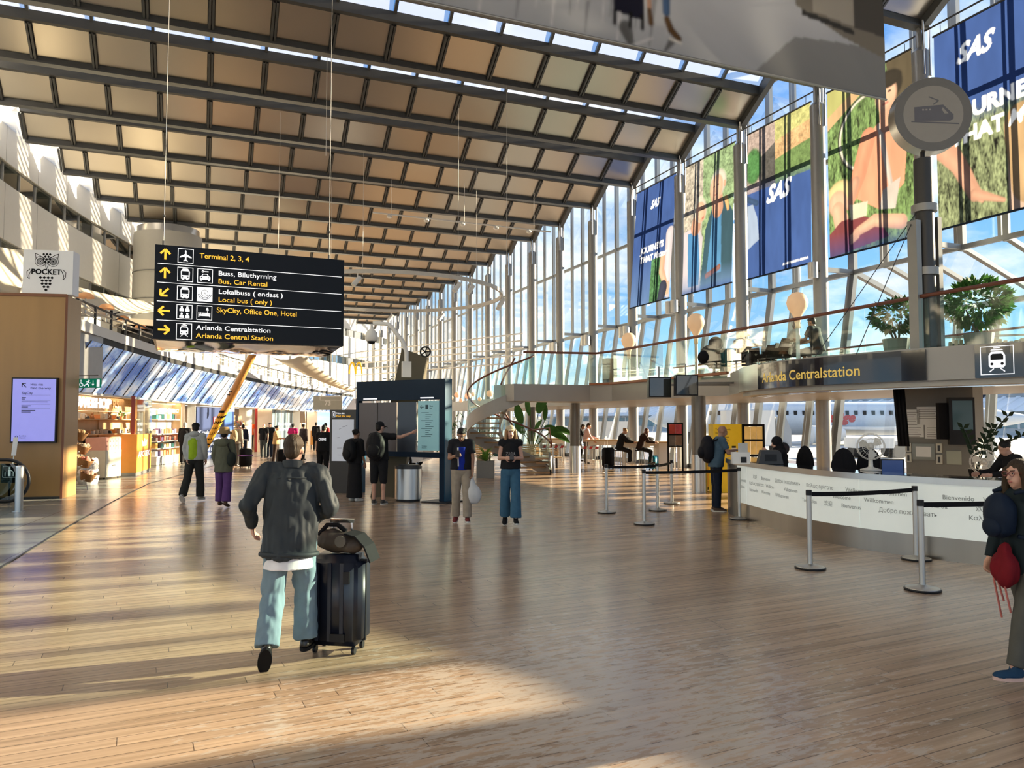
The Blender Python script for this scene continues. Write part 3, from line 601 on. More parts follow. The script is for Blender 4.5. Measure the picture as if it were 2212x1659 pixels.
for y, w in ((1.02, .09), (.985, .07), (.92, .56), (.83, .2), (.80, .14), (.72, .3), (.68, .2)): rect(mb, Fs, .2, .2 + w, y, y + .016)
for y in (1.085, .955, .87, .77): rect(mb, Fs, .2, .82, y, y + .003)
text(mb, Fs, 'Swedavia', .17, .12, .03, bold=.01); text(mb, Fs, 'Airports', .17, .075, .03, bold=.01); ring(mb, Fs, .11, .11, .018, .03, .004, 14)
mb.build('lettering', mat('display_ink', (.015, .015, .06), .5), g)
# exit sign hanging in front of the sky band
g = thing('exit_sign', 'green emergency exit sign with running figure and wheelchair', 'sign', (-2.712, 22.231, 2.81))
Fe = Fr(V((-2.996, 22.346, 2.691)), V((-2.399, 21.997, 2.686)) - V((-2.996, 22.346, 2.691))); Fe = Fr(Fe.o, (Fe.u.x, Fe.u.y, 0)); k = .63
mb = MB(); mb.fbox(Fe, 0, k, 0, .24, -.03, 0); mb.build('panel', mat('exit_green', (.0, .22, .12), .4, emit=.25), g)
mb = MB(); rect(mb, Fe, .52, .60, .03, .21); rect(mb, Fe, .41, .425, .08, .19); mb.poly(Fe, [(.38, .1), (.455, .1), (.4175, .05)], .004)
mb.poly(Fe, circ(.30, .19, .02, 10), .004); stroke(mb, Fe, [(.29, .165), (.25, .10), (.30, .07), (.28, .03)], .025); stroke(mb, Fe, [(.25, .1), (.2, .08), (.17, .04)], .022); stroke(mb, Fe, [(.22, .15), (.28, .16), (.32, .12), (.35, .13)], .016)
ring(mb, Fe, .085, .085, .04, .055, .004, 18, 100, 360); mb.poly(Fe, circ(.075, .195, .016, 10), .004); stroke(mb, Fe, [(.075, .17), (.08, .11), (.125, .105), (.145, .055)], .016)
mb.build('symbols', M['sigwhite'], g)
mb = MB(); mb.cyl(Fe.p(.0, .2, -.015), Fe.p(-.9, .2, -.015), .015, n=8); mb.cyl(Fe.p(.3, .24, -.015), Fe.p(.3, .32, -.015), .01, n=6); mb.cyl(Fe.p(-.9, .32, -.015), Fe.p(.55, .32, -.015), .012, n=8); mb.build('bracket', M['grey_metal'], g)

# ================================================================ escalator end and steel bollard
g = thing('escalator', 'escalator end with two black looping handrails and glass sides by the wooden pillar', 'escalator', (-4.6, 19.3, 0))
ux = V((.975, -.22, 0))
def loop(o, name):
    o = V(o); mb = MB(); pts = [o + ux * -3 + V((0, 0, 1.0))] + [o + ux * (-.45 + .45 * math.sin(R(a))) + V((0, 0, .55 + .45 * math.cos(R(a)))) for a in range(0, 181, 12)] + [o + ux * -3 + V((0, 0, .1))]
    mb.tube(pts, .035, 8); mb.build('handrail', M['black'], g, smooth=True)
    mb = MB(); mb.add([o + ux * -3 + V((0, 0, .15)), o + ux * -.3 + V((0, 0, .15)), o + ux * -.08 + V((0, 0, .55)), o + ux * -.3 + V((0, 0, .92)), o + ux * -3 + V((0, 0, .92))], [(0, 1, 2, 3, 4)]); mb.build('glass_side', glass('dark_green_glass', (.35, .45, .40), .12), g)
loop((-3.47, 19.3, 0), 'a'); loop((-4.38, 18.3, 0), 'b'); loop((-4.1, 18.9, 0), 'c')
mb = MB(); mb.box((-6.0, 19.4, .06), (3.2, 1.8, .12), M4.Rotation(-.22, 3, 'Z')); mb.build('comb_plate', M['steel'], g)
g = thing('escalator_notice', 'black notice plate with a white standing figure at the escalator', 'notice', (-4.114, 20.425, 0.887))
Fn = Fr(V((-4.227, 20.47, 0.438)), ux); mb = MB(); mb.fbox(Fn, 0, .34, 0, .42, -.02, 0); mb.fbox(Fn, .15, .19, -.42, 0, -.03, -.01); mb.build('plate', M['sigblack'], g)
mb = MB(); frame2d(mb, Fn, .03, .31, .12, .38, .008); mb.poly(Fn, circ(.17, .335, .022, 12), .004); rect(mb, Fn, .145, .195, .15, .305); stroke(mb, Fn, [(.19, .29), (.25, .24), (.25, .15)], .014); stroke(mb, Fn, [(.08, .15), (.08, .24)], .014); mb.build('symbol', M['sigwhite'], g)
g = thing('steel_bollard', 'round brushed steel bollard standing before the escalator', 'bollard', (-3.44, 18.21, 0))
o = V((-3.44, 18.21, 0)); MB().cyl(o, o + V((0, 0, .92)), .075, n=20).build('post', M['steel'], g, smooth=40); MB().lathe([(.078, .9), (.078, .915), (.06, .93)], o).build('cap', M['chrome'], g, smooth=40); MB().cyl(o, o + V((0, 0, .015)), .12, n=20).build('base_plate', M['steel'], g)
g = thing('paper_notice', 'white paper notice on a thin stand above the escalator handrails', 'notice', (-4.041, 20.611, 1.142))
mb = MB(); Fn = Fr(V((-4.078, 20.626, 1.046)), ux, V((.08, 0, 1))); mb.fbox(Fn, 0, .10, 0, .42, -.01, 0); mb.build('sheet', M['paper'], g); mb = MB(); mb.cyl(Fn.p(.05, -1.0, -.01), Fn.p(.05, .02, -.01), .012, n=6); mb.build('stand', M['steel'], g)

# ================================================================ upper floor: balustrade, lamps, sails, tower
g = thing('balustrade', 'long curved balustrade with pale posts along the upper floor edge', 'balustrade', (-2.5, 26, ZL2 + .09))
cr_ = curve(xs, 22.9, 68, 60, .9)
mb = MB(); mb.tube([(x, y, ZL2 + .62) for x, y in cr_], .035, 6); mb.build('handrail', M['dark_metal'], g)
mb = MB(); mb.tube([(x, y, ZL2 + .46) for x, y in cr_], .03, 6); mb.tube([(x, y, ZL2 + .3) for x, y in cr_], .015, 6); mb.build('rail', mat('cream_paint', (.72, .64, .50), .5), g)
for x, y in curve(xs, 23, 67, 33, .9): MB().bx(x - .03, x + .03, y - .05, y + .05, ZL2 + .09, ZL2 + .62).build('post', M['dark_metal'] if y < 32 else M['white'], g)
for i, (p, q) in enumerate((((-3.322, 25.713, 5.561), 'nearest the wooden pillar'), ((-2.981, 27.731, 5.531), 'second from the wooden pillar'), ((-2.692, 29.987, 5.47), 'third from the wooden pillar'), ((-2.252, 31.751, 5.402), 'beside the big direction sign'))):
    p = V(p); g = thing('mushroom_lamp', 'peach mushroom lamp on the upper floor balustrade, ' + q, 'lamp', (p.x, p.y, ZL2 + .6), group='mushroom lamps on the balustrade')
    r = .24 if i < 2 else .21
    MB().lathe([(r, 0), (r * .93, r * .28), (r * .7, r * .52), (r * .35, r * .68), (.02, r * .73)], p - V((0, 0, .05)), 18).build('shade', mat('peach_shade', (.85, .48, .22), .5, trans=.3, emit=.12), g, smooth=40)
    MB().cyl((p.x, p.y, ZL2 + .6), p, .022, n=8).build('stem', M['steel'], g)
p = V((-2.897, 28.345, 5.066)); g = thing('coat_stand', 'black branching coat stand on the upper floor', 'coat stand', (p.x, p.y, ZL2 + .05))
mb = MB(); mb.cyl((p.x, p.y, ZL2 + .05), (p.x, p.y, p.z + .45), .045, n=8)
for a, z in ((.3, .1), (-.28, .0), (.26, .3), (-.24, .25)): mb.cyl((p.x, p.y, p.z + z), (p.x + a, p.y, p.z + z + .12), .02, n=6)
mb.build('branches', M['black'], g)
g = thing('dark_kiosk', 'dark flat-roofed bar kiosk behind the mushroom lamps on the upper floor', 'kiosk', (-3.4, 33, ZL2 + .05))
Fk = Fr((-2.914, 31.91, 5.145), V((1, .22, 0))); mb = MB(); mb.fbox(Fk, 0, 2.2, -.35, .35, -1.2, 0); mb.build('counter_front', M['matblack'], g); mb = MB(); mb.fbox(Fk, -.15, 2.4, .35, .58, -1.4, .08); mb.build('roof', mat('beige_band', (.42, .37, .30), .6), g)
# fabric sails
M['sail'] = mat('cream_sail_cloth', (.80, .74, .62), .8, 0, .04, 2, trans=.35)
def sail(name, label, corners, n=10, sag=.35, edge=True):
    a, b_, c, d = [V(p) for p in corners]; mb = MB(); rows = []; th = .02
    for i in range(n + 1):
        u = i / n; rr_ = []
        for j in range(n + 1):
            v = j / n; p = (a * (1 - u) + b_ * u) * (1 - v) + (d * (1 - u) + c * u) * v
            p.z -= sag * 4 * (u * (1 - u) * .5 + v * (1 - v) * .5); rr_.append(p)
        rows.append(rr_)
    mb.sheet(rows); o = mb.build(name, M['sail'], smooth=True); tag(o, label, 'sail')
    md = o.modifiers.new('t', 'SOLIDIFY'); md.thickness = th
    return o
sail('fabric_sail', 'long cream fabric sail above the mushroom lamps, under the curved white wall', ((-4.37, 25.489, 6.003), (-2.03, 41.798, 7.774), (-1.85, 33.098, 6.203), (-3.791, 22.559, 4.566)), sag=.25)
sail('fabric_sail', 'cream fabric sail cut by the left edge of the photo above the owl sign', ((-6.053, 25.089, 6.915), (-5.709, 30.343, 7.73), (-5.04, 25.759, 5.461), (-5.3, 22.09, 5.334)), sag=.2)
sail('fabric_sail', 'pale triangular fabric sail stretched below the big hanging sign', ((3.223, 41.835, 5.273), (4.8, 41.198, 5.395), (10.313, 56.227, 4.209), (9.508, 55.473, 4.366)), sag=.45)
o = V((-1.988, 46.095, 9.824)); g = thing('service_tower', 'tall round pale grey tower standing at the curved wall', 'tower', (o.x, o.y, ZL2 + .05))
mb = MB(); mb.cyl((o.x, o.y, ZL2 + .05), (o.x, o.y, 12.1), 1.75, n=36); mb.build('shell', mat('tower_grey', (.52, .51, .47), .5, .1, .03), g, smooth=40)
mb = MB()
for z in (6.9, 8.4, 9.9): mb.cyl((o.x, o.y, z), (o.x, o.y, z + .05), 1.78, n=36)
mb.build('joint_ring', M['grey_metal'], g, smooth=40)
MB().cyl((o.x, o.y, 12.1), (o.x, o.y, 12.5), 1.6, n=36).build('top_ring', M['steel'], g, smooth=40)
# leaning wooden mast
a, b_ = V((0.12, 33.382, 0.827)), V((1.789, 31.629, 4.551)); d = (b_ - a).normalized()
g = thing('wooden_mast', 'leaning tapered wooden mast with black and yellow striped lower end', 'mast', tuple(a - d * .6))
base = a - d * (a.z / d.z)
mb = MB(); mb.tube([a + d * 1.7, a + d * 2.4, b_, b_ + d * 2.5], [.15, .16, .14, .10], 14); mb.build('shaft', mat('varnished_mast_wood', (.55, .27, .08), .35, 0, .2, 4, stretch=(3, 3, .3)), g, smooth=40)
mb = MB(); mb.tube([base, a + d * .9, a + d * 1.7], [.10, .14, .15], 14); mb.build('lower_end', mat('warning_yellow', (.75, .42, .04), .5), g, smooth=40)
mb = MB(); x = d.orthogonal().normalized(); y = d.cross(x); L0 = (a + d * 1.7 - base).length
for ph in (0, math.pi):
    rows = []
    for i in range(61):
        s_ = L0 * i / 60; r_ = .102 + .05 * min(1, s_ / 2.6) + .003; t = ph + s_ * 12
        rows.append([base + d * (s_ + q) + (x * math.cos(t) + y * math.sin(t)) * r_ for q in (0, .11)])
    mb.sheet(rows)
mb.build('stripe', M['matblack'], g)
mb = MB()
for s_ in (4.0, 4.25): mb.bar(a + d * s_ * .62 - x * .25, a + d * s_ * .62 + x * .25, .05)
mb.build('cleat', M['dark_metal'], g)

# ================================================================ information kiosk with pillar and camera
a, b_ = V((3.46, 18.78, 0)), V((5.07, 16.6, 0)); F = Fr(a, b_ - a); W_ = (b_ - a).length
g = thing('information_board', 'large dark blue information board with display panels and one leg', 'information board', tuple(F.p(W_, 0)))
M['kblue'] = mat('dark_blue_steel', (.005, .016, .036), .4, 0, .1, spec=.15)
mb = MB(); mb.fbox(F, 0, W_, 2.33, 2.8, -.16, 0); mb.fbox(F, 0, .07, 1.1, 2.33, -.16, 0); mb.fbox(F, W_ - .16, W_, 0, 2.33, -.16, 0); mb.fbox(F, 0, W_, 1.0, 1.12, -.16, 0); mb.build('frame', M['kblue'], g)
mb = MB(); mb.fbox(F, W_, W_ + .015, .02, 2.8, -.24, .02); mb.build('side_plate', mat('petrol_blue_plate', (.004, .06, .12), .4, 0, spec=.2), g)
mb = MB(); mb.fbox(F, W_ - .5, W_ + .2, 0, .03, -.42, .22); mb.build('base_plate', M['black'], g)
for x0, x1_, m_, nm in ((.08, .66, mat('brown_blank_display', (.10, .075, .065), .3), 'blank_display'), (.69, 1.27, mat('brown_blank_display2', (.09, .066, .058), .3), 'blank_display'), (1.30, 1.86, mat('dark_display', (.025, .03, .042), .25), 'blank_display')):
    MB().fbox(F, x0, x1_, 1.12, 2.28, -.06, -.02).build(nm, m_, g)
mb = MB(); mb.fbox(F, 1.92, W_ - .19, 1.16, 2.3, -.05, -.01); mb.build('display', mat('teal_lit_display', (.16, .30, .32), .4, 0, .03, emit=.32), g)
Fd = Fr(F.p(1.92, 1.16, -.01), F.u); mb = MB(); wd = W_ - 2.11
stroke(mb, Fd, [(.17, 1.0), (.07, 1.0)], .015); stroke(mb, Fd, [(.11, 1.04), (.07, 1.0), (.11, .96)], .015); rect(mb, Fd, .22, .30, .95, 1.05); text(mb, Fd, 'Buss', .34, 1.005, .04, bold=.01); text(mb, Fd, 'Bus', .34, .95, .035, bold=.01)
for i in range(13): rect(mb, Fd, .22 if i % 4 else .1, .22 + .1 + .15 * ((i * 37) % 10) / 10, .86 - i * .045, .86 - i * .045 + .012)
text(mb, Fd, 'Swedavia', .12, .09, .03, bold=.01); text(mb, Fd, 'Airports', .12, .05, .03, bold=.01)
mb.build('lettering', mat('teal_ink', (.01, .05, .07), .5), g)
mb = MB()
for x0, x1_ in ((.25, .68), (2.0, 2.38)): mb.fbox(F, x0, x1_, 2.36, 2.385, 0, .01)
mb.build('light_slot', mat('lit_slot', (.9, .9, .95), .5, emit=.8), g)
g = thing('sloping_pillar', 'olive brown sloping concrete pillar rising behind the information board', 'pillar', (3.9, 18.6, 0))
p0_, p1_, p2_, p3_ = V((3.782, 18.531, 0.065)), V((4.427, 18.271, 0.065)), V((5.033, 18.027, 3.392)), V((4.465, 18.256, 3.619))
p0_.z = p1_.z = 0; off = V((.35, .9, 0)) * .6
mb = MB(); mb.add([p0_, p1_, p2_, p3_] + [p + off for p in (p0_, p1_, p2_, p3_)], [(0, 1, 2, 3), (4, 5, 6, 7), (0, 1, 5, 4), (1, 2, 6, 5), (2, 3, 7, 6), (3, 0, 4, 7)]); mb.build('shaft', mat('olive_brown_concrete', (.105, .085, .05), .6, 0, .12, 2, bump=.1), g)
c = V((5, 18.04, 3.528)); mb = MB()
Fw = Fr(c, (.93, -.37, 0)); ring(mb, Fw, 0, 0, .10, .14, .01, 18)
for i in range(5): stroke(mb, Fw, [(0, 0), (.12 * math.cos(i * 1.257), .12 * math.sin(i * 1.257))], .03, .01)
mb.build('pulley_wheel', M['black'], g)
g = thing('security_camera', 'white dome security camera on a bent pole above the information board', 'camera', (4.294, 17.139, 2.84))
pts = [(4.304, 17.135, 2.872), (4.3, 17.136, 3.426), (4.22, 17.169, 3.661), (3.98, 17.265, 4.004), (3.9, 17.297, 4.068), (3.584, 17.425, 4.09)]
MB().tube(pts, .05, 10).build('pole', M['white'], g, smooth=True)
c = V((4.278, 17.037, 3.014)); MB().box(c, (.2, .12, .36)).build('junction_box', M['white'], g)
c = V((3.554, 17.437, 4.068)); MB().lathe([(.03, .0), (.04, -.1), (.13, -.2), (.145, -.3), (.13, -.38), (.1, -.4)], c, 18).build('housing', M['white'], g, smooth=True)
MB().ball(c + V((0, 0, -.39)), (.10, .10, .08)).build('lens_dome', M['black'], g, smooth=True)
# litter bin
o = V((4.41, 17.32, 0)); g = thing('litter_bin', 'oval brushed steel litter bin below the information board', 'bin', tuple(o))
def oval(mb, o, rx, ry, z0, z1, n=28): mb.prism(Fr(o, (.9, -.43, 0), (.43, .9, 0)), circ(0, 0, rx, n, ry=ry), z0, z1)
mb = MB(); oval(mb, o, .31, .22, .05, .76); mb.build('body', M['steel'], g, smooth=40); mb = MB(); oval(mb, o, .315, .225, .74, .81); oval(mb, o, .26, .18, .80, .83); mb.build('lid', M['dark_metal'], g, smooth=40); mb = MB(); oval(mb, o, .28, .2, 0, .05); mb.build('base', M['black'], g)
# smaller map pylon
a, b_ = V((3.02, 20.0, 0)), V((3.62, 19.55, 0)); F = Fr(a, b_ - a); W_ = (b_ - a).length
g = thing('map_pylon', 'dark upright pylon with a lit map screen, left of the information board', 'pylon', tuple(a))
mb = MB(); mb.fbox(F, 0, W_, 0, 2.13, -.2, 0); mb.build('body', mat('bronze_black_panel', (.045, .038, .03), .35, .3), g)
mb = MB(); mb.fbox(F, .07, W_ - .07, .82, 1.88, 0, .012); mb.build('display', mat('grey_map_display', (.40, .42, .47), .4, 0, .04, emit=.3), g)
mb = MB(); mb.fbox(F, W_, W_ + .02, 0, 2.14, -.5, .02); mb.build('side_plate', MATS['petrol_blue_plate'], g)
mb = MB(); random.seed(3)
for i in range(10):
    x, y = random.uniform(.12, .5), random.uniform(.95, 1.8); stroke(mb, F, [(x, y), (x + random.uniform(.03, .14), y + random.uniform(-.03, .04))], .008, .0135)
mb.build('map_lines', MATS['display_ink'], g)
mb = MB(); frame2d(mb, F, .06, .15, 1.94, 2.08, .01); rect(mb, F, .095, .115, 1.97, 2.04); text(mb, F, 'Hitta rätt', .18, 2.02, .045, bold=.01); mb.build('white_lettering', M['sigwhite'], g)
mb = MB(); text(mb, F, 'Find the way', .18, 1.95, .045, bold=.01, fit=.4); mb.build('yellow_lettering', M['sigyellow'], g)
# a white car on show behind the board
g = thing('car', 'white car on show behind the information board', 'car', (5.95, 29.18, 0))
o = V((5.95, 29.18, 0)); Fc = Fr(o, (.87, -.5, 0)); Fc.n = V((.5, .87, 0))
side = [(-2.1, .35), (-1.75, .28), (1.8, .28), (2.05, .4), (2.05, .75), (1.9, .92), (1.2, 1.0), (.65, 1.38), (-.6, 1.42), (-1.3, 1.02), (-2.0, .85)]
mb = MB(); mb.prism(Fc, side, 0, 1.7); mb.build('body', mat('white_car_paint', (.78, .78, .78), .15, coat=1), g)
mb = MB(); mb.prism(Fc, [(-1.15, 1.02), (1.0, 1.02), (.6, 1.33), (-.55, 1.37)], -.01, 1.71); mb.build('windows', M['black'], g)
for x in (-1.3, 1.3):
    for z in (-.02, 1.5):
        w_ = MB(); w_.cyl(Fc.p(x, .33, z), Fc.p(x, .33, z + .22), .33, n=22); t_ = w_.build('wheel', M['matblack'], g, smooth=40); mb = MB(); Fw = Fr(Fc.p(x, .33, z - .012), Fc.u)
        Fw.n = -Fc.n
        ring(mb, Fw, 0, 0, .2, .235, 0, 20)
        for i in range(5): stroke(mb, Fw, [(0, 0), (.21 * math.cos(i * 1.257 + .3), .21 * math.sin(i * 1.257 + .3))], .05, 0)
        mb.build('rim', M['chrome'], t_)
# ================================================================ printed banners
import numpy as np
class Pic:
    """a printed picture: colours on a fine grid, x to the right and y up, both 0..1"""
    def __init__(s, w, h, col): s.w, s.h = w, h; s.a = np.zeros((h, w, 3)); s.a[:] = col; s.X, s.Y = np.meshgrid((np.arange(w) + .5) / w, (np.arange(h) + .5) / h)
    def put(s, m, c, al=1.): m = np.clip(m * al, 0, 1)[..., None]; s.a = s.a * (1 - m) + np.asarray(c) * m
    def poly(s, pts, c, al=1.):
        m = np.zeros(s.X.shape, bool); n = len(pts)
        for i in range(n):
            x0, y0 = pts[i]; x1, y1 = pts[(i + 1) % n]
            if y0 == y1: continue
            t = ((y0 > s.Y) != (y1 > s.Y)) & (s.X < (x1 - x0) * (s.Y - y0) / (y1 - y0) + x0); m ^= t
        s.put(m.astype(float), c, al); return m
    def ell(s, cx, cy, rx, ry, c, rot=0, al=1., soft=.12):
        a = R(rot); x = (s.X - cx) * s.w / s.h; y = s.Y - cy; rx = rx * s.w / s.h
        u = (x * math.cos(a) + y * math.sin(a)) / rx; v = (-x * math.sin(a) + y * math.cos(a)) / ry; d = np.hypot(u, v)
        s.put(np.clip((1 + soft - d) / (2 * soft), 0, 1), c, al); s.put(np.clip((1 - np.hypot(u + .25, v - .2)) * 1.2, 0, 1) * (d < 1), np.minimum(np.asarray(c) * 1.22, 1), .45 * al); s.put(np.clip(d * 2.2 - 1.35, 0, 1) * (d < 1), np.asarray(c) * .62, .5 * al)
    def limb(s, pts, ws, c, al=1.):
        m = np.zeros(s.X.shape); hi = np.zeros(s.X.shape); k = s.w / s.h
        for (a, b_), w0, w1 in zip(zip(pts[:-1], pts[1:]), ws[:-1], ws[1:]):
            dx, dy = (b_[0] - a[0]) * k, b_[1] - a[1]; L2 = dx * dx + dy * dy + 1e-9; px, py = (s.X - a[0]) * k, s.Y - a[1]
            t = np.clip((px * dx + py * dy) / L2, 0, 1); d = np.hypot(px - t * dx, py - t * dy); w = w0 + (w1 - w0) * t; m = np.maximum(m, np.clip((w - d) / .006 + .5, 0, 1)); hi = np.maximum(hi, np.clip(1 - np.hypot(px - t * dx + w * .25, py - t * dy) / (w * .8), 0, 1))
        s.put(m, np.asarray(c) * .82, al); s.put(hi * m, np.minimum(np.asarray(c) * 1.2, 1), .8 * al)
    def grad(s, y0, y1, c, al=1.): s.put(np.clip((s.Y - y0) / (y1 - y0), 0, 1), c, al)
    def grain(s, mask, amt, n=2, seed=1, sx=1, sy=1):
        rg = np.random.default_rng(seed); tot = np.zeros(s.X.shape)
        for o_ in (1, 2, 5):
            q = max(1, n * o_ // 2); g = rg.normal(0, 1, (s.h // (q * sy) + 3, s.w // (q * sx) + 3)); yy = np.arange(s.h) / (q * sy); xx = np.arange(s.w) / (q * sx); y0 = yy.astype(int); x0 = xx.astype(int); fy = (yy - y0)[:, None]; fx = (xx - x0)[None]
            tot += g[np.ix_(y0, x0)] * (1 - fy) * (1 - fx) + g[np.ix_(y0 + 1, x0)] * fy * (1 - fx) + g[np.ix_(y0, x0 + 1)] * (1 - fy) * fx + g[np.ix_(y0 + 1, x0 + 1)] * fy * fx
        s.a *= (1 + (np.clip(tot / 1.5, -2, 2) * amt * mask)[..., None]); s.a = np.clip(s.a, 0, 1)
    def folds(s, m, amt=.12, seed=3): s.grain(m.astype(float), amt, 14, seed, 1, 3)
    def text(s, body, x, y, h, W_, H_, c, bold=0., shear=0., align='l', sx=1.):
        vs, fs = text_geo(body, bold, shear); k = h / .73; w0, w1 = min(v[0] for v in vs), max(v[0] for v in vs); off = 0 if align == 'l' else -(w0 + w1) / 2; acc = np.zeros(s.X.shape)
        P_ = [((x + (v[0] + off) * k * sx) / W_, (y + v[1] * k) / H_) for v in vs]
        for f in fs:
            q = [P_[i] for i in f]; x0, x1, y0, y1 = min(a for a, b in q), max(a for a, b in q), min(b for a, b in q), max(b for a, b in q); i0, i1, j0, j1 = max(0, int(x0 * s.w) - 1), int(x1 * s.w) + 2, max(0, int(y0 * s.h) - 1), int(y1 * s.h) + 2; X, Y = s.X[j0:j1, i0:i1], s.Y[j0:j1, i0:i1]; m = np.zeros(X.shape, bool)
            for a in range(len(q)):
                (xa, ya), (xb, yb) = q[a], q[(a + 1) % len(q)]
                if ya != yb: m ^= ((ya > Y) != (yb > Y)) & (X < (xb - xa) * (Y - ya) / (yb - ya) + xa)
            acc[j0:j1, i0:i1] = np.maximum(acc[j0:j1, i0:i1], m)
        s.put(acc, c)
    def blur(s):
        p = np.pad(s.a, ((1, 1), (1, 1), (0, 0)), 'edge'); s.a = (p[1:-1, 1:-1] * 2 + p[:-2, 1:-1] + p[2:, 1:-1] + p[1:-1, :-2] + p[1:-1, 2:]) / 6
    def cloth(s, name, F, W_, H_, parent, m, wave=.02, tilt=None):
        s.blur(); vs = []; fs = []; a = s.a
        for j in range(s.h):
            for i in range(s.w):
                x, y = i / (s.w - 1), j / (s.h - 1); z = wave * math.sin(x * 9 + y * 2) * math.sin(y * 3.1) + wave * .35 * math.sin(x * 47 + 3 * math.sin(y * 5)) * (1 - y)
                vs.append(F.p(x * W_, y * H_, z))
        w = s.w
        for j in range(s.h - 1):
            for i in range(w - 1): fs.append((j * w + i, j * w + i + 1, (j + 1) * w + i + 1, (j + 1) * w + i))
        mb = MB(); mb.add(vs, fs); mb.m = [0] * len(fs); o = mb.build(name, m, parent, smooth=True, fix=False)
        at = o.data.color_attributes.new('print', 'FLOAT_COLOR', 'POINT'); c = np.ones((s.h * s.w, 4), np.float32); c[:, :3] = a.reshape(-1, 3); at.data.foreach_set('color', c.ravel()); return o
def cloth_mat(name, tr, gain=1.):
    m = bpy.data.materials.new(name); m.use_nodes = True; nt = m.node_tree; nt.nodes.clear(); L = nt.links.new
    at = NN(nt, 'ShaderNodeAttribute'); at.attribute_name = 'print'; n = NN(nt, 'ShaderNodeTexNoise'); n.inputs['Scale'].default_value = 3
    mr = NN(nt, 'ShaderNodeMapRange'); L(n.outputs['Fac'], mr.inputs[0]); mr.inputs[3].default_value = .92; mr.inputs[4].default_value = 1.08
    mm = NN(nt, 'ShaderNodeVectorMath', operation='SCALE'); L(at.outputs['Color'], mm.inputs[0]); L(mr.outputs[0], mm.inputs['Scale'])
    d = NN(nt, 'ShaderNodeBsdfDiffuse'); t = NN(nt, 'ShaderNodeBsdfTranslucent'); L(mm.outputs[0], d.inputs[0]); L(mm.outputs[0], t.inputs[0])
    s_ = NN(nt, 'ShaderNodeMixShader'); s_.inputs[0].default_value = tr; L(d.outputs[0], s_.inputs[1]); L(t.outputs[0], s_.inputs[2]); o = NN(nt, 'ShaderNodeOutputMaterial'); L(s_.outputs[0], o.inputs[0]); return m
M['cloth'] = cloth_mat('printed_banner_cloth', .62); M['heavycloth'] = cloth_mat('printed_heavy_banner', .45)
BLUE, DBLUE, LBLUE = (.012, .085, .42), (.008, .055, .30), (.10, .25, .62)
GRASS, HILL, SKIN_, SKIN2_ = (.15, .28, .09), (.45, .48, .16), (.80, .46, .34), (.70, .36, .26)
PW_, PH_ = 190, 300
def b1():
    p = Pic(PW_, PH_, BLUE); p.grad(.45, 0, LBLUE, .75); m = p.poly([(.50, .0), (.86, .0), (.86, .36), (.5, .36)], (.06, .22, .09)); p.grain(m, .35, 4, 3); p.limb([(.94, .52), (.97, .1)], [.06, .09], (.62, .60, .80)); p.limb([(.80, .36), (.78, .24), (.90, .12)], [.035, .04, .03], SKIN_)
    for i in range(4): p.limb([(.88 + i * .025, .13), (.90 + i * .02, .045)], [.012, .009], SKIN_)
    p.limb([(.78, .0), (.84, .1)], [.05, .06], (.03, .04, .10)); return p
def b2():
    p = Pic(PW_, PH_, (.24, .40, .22)); p.put((p.X < .38).astype(float), (.45, .43, .42)); p.grain(np.ones(p.X.shape), .3, 4, 5); p.grad(.35, 0, BLUE, .4)
    p.poly([(.62, .62), (.86, .62), (1, .5), (1, 0), (.38, 0), (.45, .45)], (.02, .09, .16)); p.poly([(.60, .58), (.78, .60), (.80, .1), (.50, .1)], (.03, .25, .62)); p.limb([(.86, .62), (.90, .54)], [.02, .015], (.75, .45, .18))
    p.poly([(.0, .48), (.30, .50), (.40, .40), (.36, 0), (0, 0)], (.58, .56, .76)); p.poly([(.10, .46), (.30, .46), (.36, .2), (.34, .05), (.12, .05)], (.02, .24, .66))
    p.limb([(.31, .62), (.25, .49)], [.05, .06], SKIN2_); p.ell(.335, .615, .125, .095, (.72, .70, .66), 22); p.ell(.345, .60, .095, .08, SKIN_, 22); p.limb([(.38, .545), (.40, .548)], [.008, .008], (.6, .15, .13)); p.ell(.36, .615, .018, .006, (.25, .15, .12), 20); p.ell(.405, .61, .018, .006, (.25, .15, .12), 20)
    p.limb([(.68, .66), (.70, .57)], [.07, .07], SKIN2_); p.ell(.695, .755, .155, .10, (.62, .62, .62), -14); p.ell(.665, .725, .125, .098, SKIN_, -14); p.ell(.62, .74, .02, .006, (.2, .12, .1)); p.ell(.70, .745, .02, .006, (.2, .12, .1)); p.ell(.655, .715, .014, .022, SKIN2_, -14); p.limb([(.63, .675), (.68, .678)], [.005, .005], (.6, .2, .17)); p.ell(.825, .735, .022, .024, SKIN2_)
    p.limb([(.50, .10), (.76, .14)], [.02, .02], (.30, .10, .05)); p.grad(.16, .0, LBLUE, .8); p.grad(.05, 0, BLUE, .7); return p
def b3():
    p = Pic(PW_, PH_, BLUE); p.grad(.62, .35, LBLUE, .25); m = p.poly([(0, .58), (1, .58), (1, 1), (0, 1)], (.50, .53, .20)); p.poly([(.45, .86), (1, .90), (1, .78), (.45, .74)], (.62, .40, .20)); p.poly([(.45, .74), (1, .78), (1, .58), (.45, .58)], GRASS); p.poly([(0, .58), (.46, .58), (.46, 1), (0, 1)], (.42, .34, .36)); p.ell(.10, .76, .14, .12, (.06, .24, .07)); p.poly([(.22, .58), (.46, .58), (.46, .86), (.22, .80)], (.10, .10, .11)); p.grain(m, .22, 3, 8); p.grad(.64, .50, BLUE, .9)
    p.poly([(0, .5), (.10, .50), (.17, .40), (.2, .25), (0, .2)], (.30, .44, .78)); p.limb([(.0, .55), (.16, .5)], [.02, .02], (.02, .08, .25)); return p
